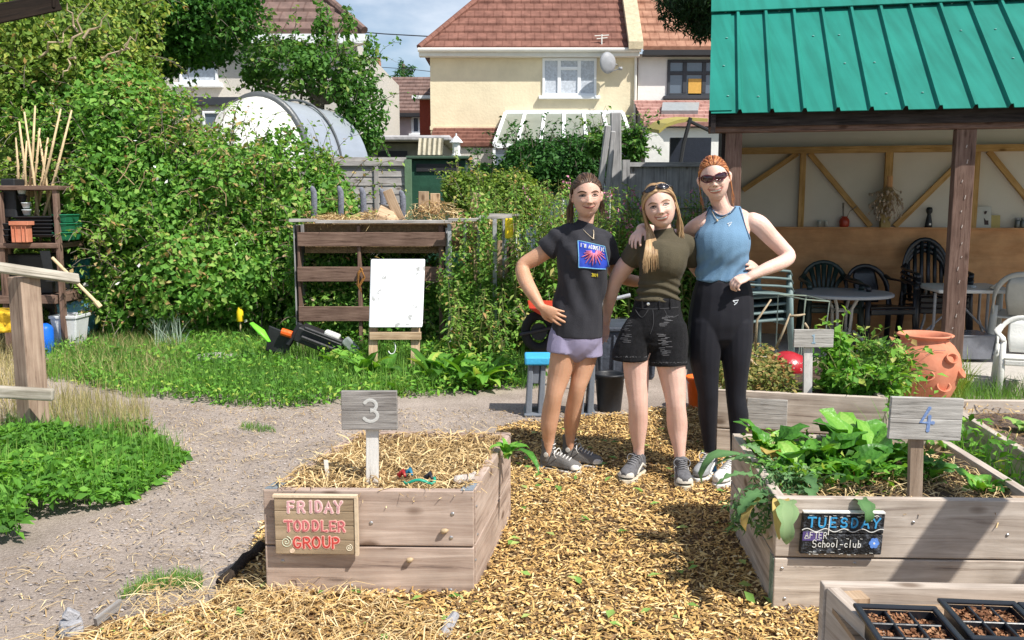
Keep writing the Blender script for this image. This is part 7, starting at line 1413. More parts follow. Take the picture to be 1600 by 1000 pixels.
mb = MB(); mb.tube([q+np.array([rM*.45, -rM*.62, H_]), q+np.array([rM*.42, -rM*.66, H_*.97]), q+np.array([rM*.30, -rM*.62, H_*.955])], .003, 4); mb.tube([q+np.array([-.1, -rM*.93, H_*.77]), q+np.array([-.03, -rM*.88, H_*.83]), q+np.array([.05, -rM*.88, H_*.83])], .002, 4); mb.build('crack', BP, t)
# ================================================================ PEOPLE
def cat(P, k=4):
    """Catmull-Rom densify rows of an array"""
    P = np.asarray(P, float); n = len(P)
    if n < 3: return np.array([P[0]+(P[-1]-P[0])*i/(k) for i in range(k+1)])
    out = []
    for i in range(n-1):
        p0, p1, p2, p3 = P[max(i-1, 0)], P[i], P[i+1], P[min(i+2, n-1)]
        for j in range(k):
            t = j/k; out.append(.5*((2*p1)+(p2-p0)*t+(2*p0-5*p1+4*p2-p3)*t*t+(3*p1-p0-3*p2+p3)*t**3))
    out.append(P[-1]); return np.array(out)
def limb(mb, pts, rx, ry=None, side=(1, 0, 0), n=18, k=4, rnd_ends=(True, True)):
    ry = rx if ry is None else ry; A = np.c_[np.array(pts, float), np.array(rx, float), np.array(ry, float)]
    A = cat(A, k); P, a, b = A[:, :3], A[:, 3], A[:, 4]
    if rnd_ends[0]:
        d = unit(P[0]-P[1]); r = min(a[0], b[0]); P = np.vstack([P[0]+d*r*.85, P[0]+d*r*.55, P[0]+d*r*.25, P]); a = np.r_[a[0]*.35, a[0]*.75, a[0]*.95, a]; b = np.r_[b[0]*.35, b[0]*.75, b[0]*.95, b]
    if rnd_ends[1]:
        d = unit(P[-1]-P[-2]); r = min(a[-1], b[-1]); P = np.vstack([P, P[-1]+d*r*.25, P[-1]+d*r*.55, P[-1]+d*r*.85]); a = np.r_[a, a[-1]*.95, a[-1]*.75, a[-1]*.35]; b = np.r_[b, b[-1]*.95, b[-1]*.75, b[-1]*.35]
    mb.tube(list(P), list(a), n, side=side, ry=list(b))
def union(mb, voxel=.005, smooth=4, fac=.5):
    me = bpy.data.meshes.new('tmp'); me.from_pydata([tuple(v) for v in mb.V], [], mb.F); o = bpy.data.objects.new('tmp', me); COL.objects.link(o)
    m = o.modifiers.new('r', 'REMESH'); m.mode = 'VOXEL'; m.voxel_size = voxel; m.adaptivity = 0
    if smooth: s = o.modifiers.new('s', 'SMOOTH'); s.iterations = smooth; s.factor = fac
    dg = bpy.context.evaluated_depsgraph_get(); e = o.evaluated_get(dg).data
    V = np.empty(len(e.vertices)*3); e.vertices.foreach_get('co', V); V = V.reshape(-1, 3)
    N = np.empty(len(e.vertices)*3); e.vertices.foreach_get('normal', N); N = N.reshape(-1, 3)
    li = np.empty(len(e.loops), np.int32); e.loops.foreach_get('vertex_index', li); F = li.reshape(-1, 4)
    bpy.data.objects.remove(o); bpy.data.meshes.remove(me); return V, F, N
def keep_faces(V, F, mask):
    F = F[mask]; u, inv = np.unique(F, return_inverse=True); return V[u], inv.reshape(F.shape)
def bvh(V, F): return BVHTree.FromPolygons([tuple(v) for v in V], [tuple(int(i) for i in f) for f in F])
def skin(name, c, c2): return mat(name, c, .5, .06, 9, .12, col2=c2, bscale=120, spec=.35, sss=.12)
class Head:
    def __init__(s, C, H, yaw, roll, pitch=0, narrow=1., cheeks=1.):
        s.C, s.H = np.asarray(C, float), H
        s.M = np.array(Matrix.Rotation(math.radians(yaw), 3, 'Z') @ Matrix.Rotation(math.radians(roll), 3, 'Y') @ Matrix.Rotation(math.radians(pitch), 3, 'X'))
        nu, nv = 96, 76; V = []
        for i in range(nv+1):
            zz = math.cos(PI*i/nv)
            k = 2.2 if zz > 0 else 2.5; rho = max(0, 1-abs(zz)**k)**(1/k)
            for j in range(nu):
                a = 2*PI*j/nu; V.append((rho*math.cos(a), rho*math.sin(a), zz))
        V = np.array(V); x, y, z = V[:, 0]*.338*narrow, V[:, 1]*.43, V[:, 2]*.5; t = np.clip(-V[:, 2], 0, 1)
        x = x*(1-.27*t**1.9); y = np.where(y > 0, y*(1-.50*t**1.1), y*(1-.08*t**2)); y = y-.035*t
        x = x*(1-.06*np.clip(V[:, 2]-.3, 0, 1))
        f = (y < 0); g = lambda cx, cz, sx, sz: np.exp(-((x-cx)/sx)**2-((z-cz)/sz)**2); d = np.zeros(len(x))
        zr = np.clip((.10-z)/.24, 0, 1); fz = zr**1.3*np.where(z < -.14, np.exp(-((z+.14)/.028)**2), 1); d -= .098*fz*np.exp(-(x/(.034+.036*zr))**2)
        for sg in (-1, 1):
            d -= .022*g(sg*.052, -.145, .026, .024); d += .046*g(sg*.14, .025, .070, .050); d -= .034*cheeks*g(sg*.17, -.115, .065, .060); d += .010*g(sg*.12, -.20, .02, .05)
            d -= .014*g(sg*.13, .10, .09, .025)
        d -= .016*g(0, -.25, .13, .045); d += .012*g(0, -.345, .09, .02); d -= .022*g(0, -.415, .075, .05); d += .008*g(0, .03, .02, .03)
        y = np.where(f, y+d, y); s.L = np.c_[x, y, z]
        F = [[i*nu+j, i*nu+(j+1) % nu, (i+1)*nu+(j+1) % nu, (i+1)*nu+j] for i in range(nv) for j in range(nu)]; s.F = F; s.tree = bvh(s.L, F)
    def w(s, p): return s.C+(s.M@(np.atleast_2d(p).T)).T.squeeze()*s.H if np.ndim(p) == 1 else s.C+(s.M@np.asarray(p, float).T).T*s.H
    def add(s, mb):
        b = len(mb.V); mb.V += list(s.w(s.L)); mb.F += [[b+i for i in f] for f in s.F]
        for sg in (-1, 1):
            c = np.array([sg*.318, .03, -.03]); pts = [c+np.array([0, .01, .10]), c+np.array([sg*.03, .03, .06]), c+np.array([sg*.035, .04, 0]), c+np.array([sg*.012, .0, -.09])]
            limb(mb, s.w(np.array(pts)), [.010, .012, .011, .009], [.014, .018, .016, .010], side=s.M@np.array([1., 0, 0]), n=10, k=3)
    def proj(s, x, z, lift=.006):
        h = s.tree.ray_cast(Vector((x, -2, z)), Vector((0, 1, 0)))
        y = h[0].y if h[0] is not None else -.35
        return s.w(np.array([x, y-lift, z]))
    def strip(s, mb, pts, wd, lift=.006, taper=True):
        pts = cat(np.array([(p[0], p[1]) for p in pts]), 5); n = len(pts); b = len(mb.V)
        for i, p in enumerate(pts):
            t_ = unit(np.r_[pts[min(i+1, n-1)]-pts[max(i-1, 0)], 0])[:2]; nn = np.array([-t_[1], t_[0]]); q = wd/2*(math.sin(PI*(.12+.76*i/(n-1))) if taper else 1)
            mb.V += [s.proj(*(p+nn*q), lift), s.proj(*p, lift+.006), s.proj(*(p-nn*q), lift)]
        for i in range(n-1):
            for k in (0, 1): mb.face([b+i*3+k, b+i*3+k+1, b+i*3+4+k, b+i*3+3+k], [(0, 0)]*4)
    def patch(s, mb, cx, cz, rx, rz, lift=.006, up=1., n=16, dome=.004):
        b = len(mb.V); mb.V.append(s.proj(cx, cz, lift+dome))
        for q in (.55, 1):
            for k in range(n):
                a = 2*PI*k/n; zz = rz*math.sin(a); zz = zz*up if zz > 0 else zz; mb.V.append(s.proj(cx+q*rx*math.cos(a), cz+q*zz, lift+dome*(1-q)))
        for k in range(n):
            k2 = (k+1) % n; mb.face([b, b+1+k, b+1+k2], [(0, 0)]*3); mb.face([b+1+k, b+1+n+k, b+1+n+k2, b+1+k2], [(0, 0)]*4)
BROWM = mat('brow_hair', (.09, .045, .025), .8, .2, 60, 0); BROWL = mat('brow_light', (.26, .15, .08), .8, .2, 60, 0); EYEW = mat('eye_white', (.60, .56, .54), .3, .03, 9, 0); IRIS = mat('iris_dark', (.03, .02, .015), .2, .1, 9, 0, spec=.7); LASH = mat('lash', (.05, .025, .018), .7, .1, 9, 0); TEETH = mat('teeth', (.78, .74, .68), .25, .03, 9, 0)
def face(h, P, lip, brow, eyes=True, grin=1., teeth=True):
    mb = MB()
    for sg in (-1, 1): h.strip(mb, [(sg*.055, .080), (sg*.12, .108), (sg*.19, .106), (sg*.245, .070)], .032, .002)
    mb.build('eyebrows', brow, P, smooth=True)
    if eyes:
        for sg in (-1, 1):
            mb = MB(); h.patch(mb, sg*.145, .015, .058, .009, .003, dome=.006); e = mb.build('eye', EYEW, P, smooth=True)
            mb = MB(); h.patch(mb, sg*.143, .016, .024, .013, .009, dome=.006); mb.build('iris', IRIS, e, smooth=True)
            mb = MB(); h.strip(mb, [(sg*.070, .006), (sg*.105, .030), (sg*.155, .034), (sg*.225, .006)], .024, .011); h.strip(mb, [(sg*.080, .000), (sg*.14, -.010), (sg*.21, .004)], .012, .009); mb.build('lashes', LASH, e, smooth=True)
            mb = MB(); h.strip(mb, [(sg*.085, -.040), (sg*.14, -.050), (sg*.20, -.036)], .012, .001); mb.build('lower_lid', mat('lid_fold', (.42, .20, .15), .6, .05, 9, 0), e, smooth=True)
    w_ = .165*grin; c = -.262
    mb = MB()
    if teeth:
        h.strip(mb, [(-w_, c+.052), (-w_*.6, c+.024), (0, c+.012), (w_*.6, c+.024), (w_, c+.052)], .034, .004, taper=False); h.strip(mb, [(-w_, c+.050), (-w_*.62, c-.026), (0, c-.052), (w_*.62, c-.026), (w_, c+.050)], .040, .004)
    else:
        h.strip(mb, [(-w_, c+.036), (-w_*.5, c+.012), (0, c+.006), (w_*.5, c+.012), (w_, c+.036)], .046, .004); 
    L = mb.build('lips', lip, P, smooth=True)
    mb = MB()
    if teeth: h.patch(mb, 0, c+.004, w_*.80, .027, .007, up=.6, dome=.007); mb.build('teeth', TEETH, P, smooth=True)
    else: h.strip(mb, [(-w_*1.1, c+.044), (-w_*.5, c+.013), (0, c+.008), (w_*.5, c+.013), (w_*1.1, c+.044)], .010, .013); mb.build('mouth_line', LASH, L, smooth=True)
    if teeth: mb = MB(); h.strip(mb, [(-w_*.98, c+.046), (-w_*.6, c+.022), (0, c+.012), (w_*.6, c+.022), (w_*.98, c+.046)], .009, .013); mb.build('mouth_line', mat('mouth_dark', (.28, .09, .07), .6, .05, 9, 0), L, smooth=True)
    mb = MB()
    for sg in (-1, 1): h.strip(mb, [(sg*.075, -.125), (sg*.13, -.165), (sg*.190*grin, -.225)], .010, .001)
    mb.build('smile_lines', mat('lid_fold', (.42, .20, .15)), P, smooth=True)
    mb = MB()
    for sg in (-1, 1): h.patch(mb, sg*.030, -.168, .017, .008, .002, dome=0)
    mb.build('nostrils', mat('nostril', (.16, .05, .035), .7, .1, 9, 0), P, smooth=True)
def hair_shell(h, front=.34, puff=1.07, lowback=-.25, ear=-.13):
    L = h.L.copy(); N = 76*96; nu = 96
    r = 1+np.clip((L[:, 2]+.25)*3, 0, 1)*0; L2 = L*puff; L2[:, 1] += .01; k = (L[:, 2] > front-.16*(np.abs(L[:, 0])/.33)**2) | ((L[:, 1] > ear) & (L[:, 2] > .03)) | ((L[:, 1] > .09) & (L[:, 2] > lowback))
    L2 += .006*smooth_noise(L*np.array([1, 1, .25]), 26, 5)[:, None]*L; Fm = np.array(h.F); keep = k[Fm].all(1); return h.w(L2), Fm[keep]
def lock(mb, h, pts, r0, r1=.25, seed=0, flat=.45):
    pts = cat(np.array(pts, float), 4); n = len(pts); t = np.linspace(0, 1, n); r = r0*np.minimum(1, .5+t*3)*np.where(t > .7, 1-(t-.7)/.3*(1-r1), 1)
    mb.ca = random.Random(seed*7.13+pts[0][0]).random(); mb.tube(list(h.w(pts)), list(r*h.H), 5, ry=list(r*h.H*flat), cap=False)
def over(h, a, c, off, n=7):
    a, c = unit(a), unit(c); o = []
    for i in range(n+1):
        t = i/n; d = unit(a*(1-t)+c*t+np.array([0, 0, .001])); hit = h.tree.ray_cast(Vector(d*2), Vector(-d)); p = np.array(hit[0]) if hit[0] is not None else d*.4; o.append(tuple(p+d*(off*min(1, .35+2.2*t))))
    return o
def hairline(phi): return np.array([math.sin(phi)*.30, -.37*math.cos(phi)**.6-.03, .345-.20*(abs(phi)/1.45)**2.2])
def skull_path(x0, ys, sg, yb, off=.0, end=95, n=6):
    P = []
    for i in range(n+1):
        t = i/n; a = math.radians(end*t); y = ys+(yb-ys)*t**1.1; q = math.sqrt(max(.12, 1-(y/.50)**2)); P.append((x0*(1-t)+sg*(.345+off)*math.sin(a)*q, y, (.525+off)*math.cos(a)*(.45+.55*q)))
    return P
def hand(mb, W, d, pn, th, L=.165, curl=(.25, .3, .35, .4), spread=.12, thumb=.5, fin=1.):
    """W wrist; d finger direction; pn where the palm faces; th side the thumb leaves from"""
    W = np.asarray(W, float); d = unit(d); pn = np.asarray(pn, float); pn = unit(pn-d*(pn@d)); s = np.cross(d, pn); s = s*(1 if s@np.asarray(th, float) > 0 else -1)
    pl = L*.52; limb(mb, [W-d*.02, W+d*pl*.25, W+d*pl*.6, W+d*pl*.97], [.021, .026, .034, .036], [.017, .015, .014, .011], side=s, n=14, k=3)
    for k, (o, ln, r) in enumerate(((.028, .88, .0082), (.0095, 1., .0086), (-.0095, .92, .0082), (-.027, .72, .0072))):
        b = W+d*pl*(.96-.05*abs(k-1.2))+s*o; ang = 0; p = b-d*.012; pts = [p, b]; fl = L*.47*ln*fin; q = b; dd = unit(d+s*spread*(o/.028)*.6)
        for j, f in enumerate((.45, .32, .26)):
            ang += curl[k]*(1.0 if j == 0 else 1.25)*1.2; v = dd*math.cos(ang)+pn*math.sin(ang); q = q+v*fl*f; pts.append(q)
        limb(mb, pts, [r*1.05, r*1.05, r, r*.94, r*.78], None, side=s, n=10, k=2)
    t0 = W+d*pl*.18+s*.018; v1 = unit(d*.75+s*.75+pn*.25); v2 = unit(d+s*.25+pn*thumb); limb(mb, [t0, t0+v1*.034, t0+v1*.034+v2*.030, t0+v1*.034+v2*.052], [.013, .0115, .0098, .0075], None, side=s, n=10, k=3)
def shoe(P, heel, dr, L, W_, up, solem, lace, hightop=0, toe=None, stripe=None, name='shoe', hh=1.):
    dr = unit(np.array([dr[0], dr[1], 0.])); sd = np.array([dr[1], -dr[0], 0.]); heel = np.array([heel[0], heel[1], .028]); z = np.array([0, 0, 1.])
    ss = [0, .06, .18, .34, .5, .66, .8, .92, .985]; wf = [.30, .62, .72, .70, .80, .98, .98, .72, .30]; hf = [.05, .066, .074, .078, .070, .055, .044, .036, .026]
    mb = MB(); n = 18; b = 0
    for s_, w_, h_ in zip(ss, wf, hf):
        for k in range(n):
            a = PI*2*k/n; cx_ = math.cos(a); cz_ = math.sin(a); zz = h_*hh*(max(0, cz_)**.75) if cz_ > 0 else -.004
            mb.V.append(heel+dr*s_*L+sd*W_*.47*w_*(abs(cx_)**.8*np.sign(cx_))+z*(.022+zz))
    for i in range(len(ss)-1):
        for k in range(n): mb.face([i*n+k, i*n+(k+1) % n, (i+1)*n+(k+1) % n, (i+1)*n+k], [(0, 0)]*4)
    mb.face(list(range(n))[::-1], [(0, 0)]*n); mb.face([(len(ss)-1)*n+k for k in range(n)], [(0, 0)]*n)
    top = .075+hightop; limb(mb, [heel+dr*L*.17+z*.05, heel+dr*L*.19+z*(.05+top*.5), heel+dr*L*.18+z*(.02+top)], [W_*.40, W_*.41, W_*.43], [L*.16, L*.155, L*.165], side=sd, n=16, rnd_ends=(True, False))
    V, F, N = union(mb, .0035, 3); o = link_mesh(name, V, F, up, P, True)
    mb = MB(); out = []
    for s_, w_ in zip([-.015]+ss[1:]+[1.01], [.45]+[x*1.08 for x in wf[1:]]+[.12]): out.append((s_, w_))
    ring = [heel+dr*s_*L+sd*W_*.5*w_ for s_, w_ in out]+[heel+dr*s_*L-sd*W_*.5*w_ for s_, w_ in out[::-1]]; mb.prism([p-z*.026 for p in ring], (0, 0, .026+.008)); mb.build('sole', solem, o, bevel=.004, bseg=2)
    if toe:
        mb = MB(); c = heel+dr*L*.86+z*.02; mb.lathe([(1, 0), (.98, .3), (.85, .62), (.55, .87), (0, 1)], c, 20, M=lambda q: dr*q[0]*L*.135+sd*q[1]*W_*.49+z*q[2]*.034, cap=False); mb.build('toe_cap', toe, o, smooth=True)
    mb = MB()
    for i in range(6 if hightop else 5):
        s_ = .36+.075*i; h_ = np.interp(s_, ss, hf)*hh+.029; mb.tube([heel+dr*s_*L+sd*W_*.26+z*(h_-.012), heel+dr*(s_+.02)*L+z*(h_-.0), heel+dr*(s_-.01)*L-sd*W_*.26+z*(h_-.012)], .0032, 6)
    if hightop:
        for i in range(3): zz = .095+.022*i; mb.tube([heel+dr*L*.33+sd*W_*.2+z*zz, heel+dr*L*.365+z*(zz+.004), heel+dr*L*.33-sd*W_*.2+z*zz], .0032, 6)
    for sg in (-1, 1): mb.tube(cat(np.array([heel+dr*L*.36+z*.10, heel+dr*L*.40+sd*sg*.03+z*.112, heel+dr*L*.42+sd*sg*.045+z*.09, heel+dr*L*.44+sd*sg*.03+z*.07]), 3), .0028, 6)
    mb.build('laces', lace, o, smooth=True)
    if stripe:
        for sg in (-1, 1):
            mb = MB(); mb.tube([heel+dr*L*.10+sd*sg*W_*.37+z*.03, heel+dr*L*.30+sd*sg*W_*.375+z*.058, heel+dr*L*.5+sd*sg*W_*.40+z*.038, heel+dr*L*.66+sd*sg*W_*.47+z*.024], [.008, .010, .008, .005], 6, side=z, ry=.004); mb.build('side_panel', stripe, o, smooth=True)
    return o
class Surf:
    """draw on a built surface: points given where the camera sees them, laid on the cloth"""
    def __init__(s, V, F): s.t = bvh(V, F)
    def at(s, px, py, lift=.003):
        r = Vector(ray(px, py)).normalized(); h = s.t.ray_cast(Vector((0, 0, CAMZ)), r)
        if h[0] is None: return None
        return np.array(h[0])+np.array(h[1])*lift if h[1].dot(r) < 0 else np.array(h[0])-np.array(h[1])*lift
    def quadpatch(s, mb, c, lift, nu=12, nv=12):
        c = [np.array(q, float) for q in c]; b = len(mb.V)
        for j in range(nv+1):
            for i in range(nu+1):
                u, v = i/nu, j/nv; p = (c[0]*(1-u)+c[1]*u)*(1-v)+(c[3]*(1-u)+c[2]*u)*v; q_ = s.at(p[0], p[1], lift); mb.V.append(q_ if q_ is not None else mb.V[-1])
        for j in range(nv):
            for i in range(nu):
                q = [b+j*(nu+1)+i, b+j*(nu+1)+i+1, b+(j+1)*(nu+1)+i+1, b+(j+1)*(nu+1)+i]
                mb.face(q, [(0, 0)]*4)
    def line(s, mb, pts, wpx, lift, k=3, taper=0):
        pts = cat(np.array(pts, float), k) if len(pts) > 1 else pts; Q = [s.at(p[0], p[1], lift) for p in pts]; Q = [q for q in Q if q is not None]
        if len(Q) < 2: return
        n = len(Q); r = [wpx*.5*np.linalg.norm(Q[0])/FPX*(1-taper*i/(n-1)) for i in range(n)]; mb.tube(Q, r, 6)
def garment(P, name, mb, m, voxel=.006, smooth=5, wr=.003, fr=(10, 10, 22), seed=1, big=.0, post=None):
    V, F, N = union(mb, voxel, smooth); Q = V*np.array(fr)/10.
    d = wr*smooth_noise(Q, 22, seed)+wr*.5*smooth_noise(Q, 48, seed+1)+big*smooth_noise(V*np.array([1, 1, .5]), 9, seed+2)
    V = V+N*d[:, None]
    if post: V = post(V, N)
    o = link_mesh(name, V, F, m, P, True); return o, V, F
def cloth(name, c, rough=.85, var=.12, scale=8, b=.3, bs=260, sheen=.04, col2=None):
    m = mat(name, c, rough, var, scale, b, bscale=bs, spec=.15, col2=col2); m.node_tree.nodes['Principled BSDF'].inputs['Sheen Weight'].default_value = sheen; return m
LIP = mat('lips', (.50, .17, .15), .4, .08, 20, 0); LIP2 = mat('lips_light', (.50, .20, .16), .4, .08, 20, 0)
class Body:
    def __init__(s, Y): s.Y = Y; s.k = Y/FPX
    def p(s, x, y, dy=0): return D(x, y, s.Y+dy)
    def limb(s, mb, pts, rx, ry=None, side=(1, 0, 0), **kw):
        """pts in px (+dy metres), rx in px, ry in px or metres when < 1"""
        P = [s.p(*q) for q in pts]; ry = rx if ry is None else ry; limb(mb, P, [r*s.k for r in rx], [r*s.k if r >= 1 else r for r in ry], side=side, **kw)

# ---------------------------------------------------------------- person 1: black tee
b = Body(4.88); skA = skin('skin_warm', (.64, .38, .29), (.72, .46, .36, 1)); skT = skin('skin_tanned', (.54, .285, .17), (.62, .36, .235, 1)); P1 = thing('person', 'person in a black printed tee and lavender shorts, left one of the three', 'person', G(880, 728))
h1 = Head(b.p(916.5, 305.5, -.01), 67*b.k, 3, -2, 3, narrow=.95)
mb = MB(); h1.add(mb)
b.limb(mb, [(917, 328, .03), (915, 345, .03), (912, 358, .03), (909, 372, .03)], [13, 12.5, 14, 22], [15, 14, 15, .05])
b.limb(mb, [(908, 372, .03), (910, 385, .02), (910, 410, .01), (906, 445, .01), (903, 480, .01), (902, 515, .01), (901, 538, .02)], [30, 36, 34, 33, 36, 40, 38], [.05, .09, .10, .085, .09, .10, .09])
b.limb(mb, [(878, 370, .03), (862, 386, .05), (838, 402, .07), (817, 416, .07), (821, 438, .02), (833, 460, -.06), (845, 479, -.10)], [11, 13, 13, 11.5, 12, 10, 7], None, side=(0, 1, 0))
hand(mb, b.p(846, 480, -.105), b.p(878, 498, -.135)-b.p(846, 480, -.105), (.15, 1, .1), (0, .3, -1), L=.155, curl=(.12, .12, .14, .18), spread=.30, thumb=.6)
b.limb(mb, [(942, 376, .05), (952, 395, .10), (960, 425, .17), (985, 438, .24), (1010, 440, .27)], [10, 12, 11, 10, 8], None, side=(0, 1, 0)); hand(mb, b.p(1010, 440, .27), (1, .1, 0), (0, -1, 0), (0, 0, 1))
b.limb(mb, [(884, 530, .0), (880, 556, .0), (873, 588, -.005), (866, 616, -.02), (861, 642, .0), (858, 664, .01), (857, 688, .02), (857, 712, .03)], [24, 21, 18, 14, 14.5, 13.5, 9.5, 8.5], [25, 24, 20, 16, 16, 15, 10, 10])
b.limb(mb, [(916, 530, .04), (914, 558, .04), (908, 586, .03), (902, 608, .02), (896, 640, .06), (893, 660, .09), (891, 678, .11), (890, 702, .13)], [22, 19, 16, 13, 13.5, 13, 9, 8], [25, 23, 19, 15, 15, 14, 10, 10])
for q in ((867, 614, -.058), (903, 606, -.018)): limb(mb, [b.p(*q)+np.array([0, .02, .02]), b.p(*q)+np.array([0, .02, -.02])], [.030, .028], None)
V, F, N = union(mb, .0042, 4); link_mesh('body', V, F, [skA, skT], P1, True, midx=(V[F].mean(1)[:, 2] < 1.40).astype(int)); face(h1, P1, LIP, BROWM, grin=.82, teeth=False)
mb = MB(); b.limb(mb, [(914, 352, .035), (911, 359, .035), (909, 368, .03), (911, 385, .02), (912, 402, .0), (911, 425, .0), (908, 450, .0), (904, 475, .005), (902, 500, .005), (901, 526, .005)], [16, 29, 41, 43, 42, 40.5, 40, 40.5, 42, 43], [.06, .075, .09, .115, .13, .12, .112, .115, .12, .122], rnd_ends=(True, False))
b.limb(mb, [(884, 365, .03), (872, 372, .04), (857, 387, .055), (852, 392, .06)], [16, 18.5, 18.5, 19], None, side=(0, 1, 0), rnd_ends=(True, False)); b.limb(mb, [(930, 371, .03), (944, 380, .05), (954, 402, .10), (957, 410, .11)], [18, 19, 17, 17], None, side=(0, 1, 0), rnd_ends=(True, False))
TEE = cloth('charcoal_cotton', (.036, .036, .043), .9, .2)
def foldA(V, N):
    q = V; a = np.clip((q[:, 2]-1.0)/.3, 0, 1); hm = np.clip((q[:, 2]-.87)/.10, .12, 1); return V+N*(.006*np.sin(q[:, 0]*60+q[:, 2]*38+2*np.sin(q[:, 2]*9)))[:, None]*((1-a*.4)*hm)[:, None]
to, V, F = garment(P1, 'tee_shirt', mb, TEE, seed=3, wr=.0035, fr=(9, 10, 7), big=.011, post=foldA); sf = Surf(V, F)
c = [(903.5, 377), (944, 385.5), (951, 421), (904.5, 417.5)]
mb = MB(); sf.quadpatch(mb, c, .0030); pr = mb.build('print_panel', mat('print_blue', (.025, .06, .42), .7, .25, 14, 0), to, smooth=True)
mb = MB(); sf.line(mb, [c[0], c[1]], 1.6, .0042, 8); sf.line(mb, [c[1], c[2]], 1.6, .0042, 8); sf.line(mb, [c[2], c[3]], 1.6, .0042, 8); sf.line(mb, [c[3], c[0]], 1.6, .0042, 8); mb.build('print_border', mat('print_lightblue', (.16, .38, .60), .7, .1), pr)
mb = MB(); mc = (927, 394)
for k, a in enumerate(np.linspace(-.15, PI+.15, 13)): L = (13, 17, 21, 18, 21, 17, 20, 18, 21, 17, 20, 15, 12)[k]; sf.line(mb, [(mc[0]+3*math.cos(a), mc[1]+2*math.sin(a)), (mc[0]+L*.55*math.cos(a)+.8*math.sin(k*3), mc[1]+L*.55*math.sin(a)), (mc[0]+L*math.cos(a+.08), mc[1]+1+L*math.sin(a+.08))], 3.6, .0046, 3, .75)
mb.build('print_starburst', mat('print_coral', (.72, .10, .11), .7, .3, 60, 0, col2=(.75, .30, .50)), pr, smooth=True)
def stext(sf, s, x0, y0, x1, y1, hpx, wd, lift):
    mb = MB(); n = len(s); L = math.hypot(x1-x0, y1-y0); ux = ((x1-x0)/L, (y1-y0)/L); adv = L/n
    for i, ch in enumerate(s):
        for st in GL.get(ch, []):
            pts = [(x0+ux[0]*(i*adv+q[0]*adv*.72)+ux[1]*q[1]*hpx*0, y0+ux[1]*(i*adv+q[0]*adv*.72)-q[1]*hpx) for q in st]; sf.line(mb, pts, wd, lift, 1)
    return mb
stext(sf, "I'M ACOUSTIC", 907, 386, 944, 393.5, 5.6, 1.1, .0050).build('print_lettering', mat('print_white', (.75, .76, .70), .7, .1), pr)
stext(sf, '2019', 924, 431.5, 934.5, 432.5, 4.6, .9, .0040).build('print_year', mat('print_yellow', (.75, .62, .05), .7), to)
mb = MB(); sf.line(mb, [(926.5, 360), (927.5, 366), (927, 373)], 1.5, .004); sf.line(mb, [(911, 359), (918, 366), (926, 373)], .8, .003); q = sf.at(926.8, 373.5, .006); mb.lathe([(0, -.007), (.006, -.003), (.007, .002), (0, .007)], q, 8); mb.build('necklace', mat('pale_gold', (.62, .52, .38), .35, .1, metal=.3), P1, smooth=True)
mb = MB(); b.limb(mb, [(902, 505, .01), (900, 525, .01), (890, 538, .01)], [40, 42, 36], [.11, .12, .11]); b.limb(mb, [(882, 525, .0), (879, 540, -.003), (878, 551, -.005)], [25, 25, 25.5], [26, 28, 29], rnd_ends=(True, False)); b.limb(mb, [(920, 525, .03), (920, 542, .035), (920, 556, .035)], [22, 23, 24], [27, 28, 29], rnd_ends=(True, False))
garment(P1, 'shorts', mb, cloth('lavender_cotton', (.30, .27, .40), .8, .08), seed=8, wr=.004, fr=(16, 10, 3), big=.008)
# hair, pulled back with loose lengths behind the neck
HB = attr_mat('brown_hair', [(0, (.030, .016, .010)), (.5, (.085, .045, .026)), (1, (.20, .115, .065))], rough=.42, trans=0, spec=.45)
mb = MB(); V_, F_ = hair_shell(h1, .36, 1.035, -.3, -.09); mb.V += list(V_); mb.ca = .4
for f in F_: mb.face(list(f), [(0, 0)]*4)
r = random.Random(4)
for i in range(260):
    ph = r.uniform(-1.4, 1.4); P_ = over(h1, hairline(ph), (r.uniform(-.15, .15), .9, r.uniform(-.3, .25)), r.uniform(.012, .032)); lock(mb, h1, P_, r.uniform(.008, .015), .5, i, .3)
for i in range(130):
    sg = 1 if i % 5 < 2 else -1; P_ = over(h1, (sg*r.uniform(.4, .9), r.uniform(-.25, .3), r.uniform(.4, .9)), (sg*r.uniform(.85, 1), r.uniform(-.02, .6) if sg < 0 else r.uniform(.12, .8), r.uniform(-.2, .05)), r.uniform(.02, .05), 5); e = P_[-1]; fl = r.uniform(.35, .78) if sg < 0 else r.uniform(.15, .62); w_ = r.uniform(-.04, .09)*sg
    P_ += [(e[0]+w_*.5, e[1]+.02, e[2]-.16), (e[0]+w_+r.uniform(-.03, .03), e[1]+.05, e[2]-fl*.6), (e[0]+w_*1.3+r.uniform(-.03, .05), e[1]+.04, e[2]-fl)]; lock(mb, h1, P_, r.uniform(.010, .020), .2, i)
mb.build('hair', HB, P1, smooth=True)
CV = cloth('grey_canvas', (.15, .145, .14), .9, .2); RUB = mat('rubber_white', (.62, .60, .55), .6, .12, 30, .1); LACE = mat('lace_white', (.66, .65, .62), .8, .1)
def heel_at(p, dr, L=.25): d = unit(np.array([dr[0], dr[1], 0.])); return np.array([p[0], p[1], 0])-d*L*.19
for ank, dr in (((857, 712, .03), (.90, -.44)), ((890, 702, .13), (.93, -.36))):
    q = heel_at(b.p(*ank), dr); s_ = shoe(P1, q, dr, .245, .092, CV, RUB, LACE, hightop=.07, toe=RUB, hh=.95)
    mb = MB(); dd = unit(np.array([dr[0], dr[1], 0])); sd = np.array([dd[1], -dd[0], 0]); c_ = q+dd*.048+sd*.037+np.array([0, 0, .112]); mb.lathe([(.014, 0), (.013, .003), (0, .004)], c_, 16, M=lambda v: dd*v[0]+np.array([0, 0, 1.])*v[1]+sd*v[2]); mb.build('ankle_patch', RUB, s_)

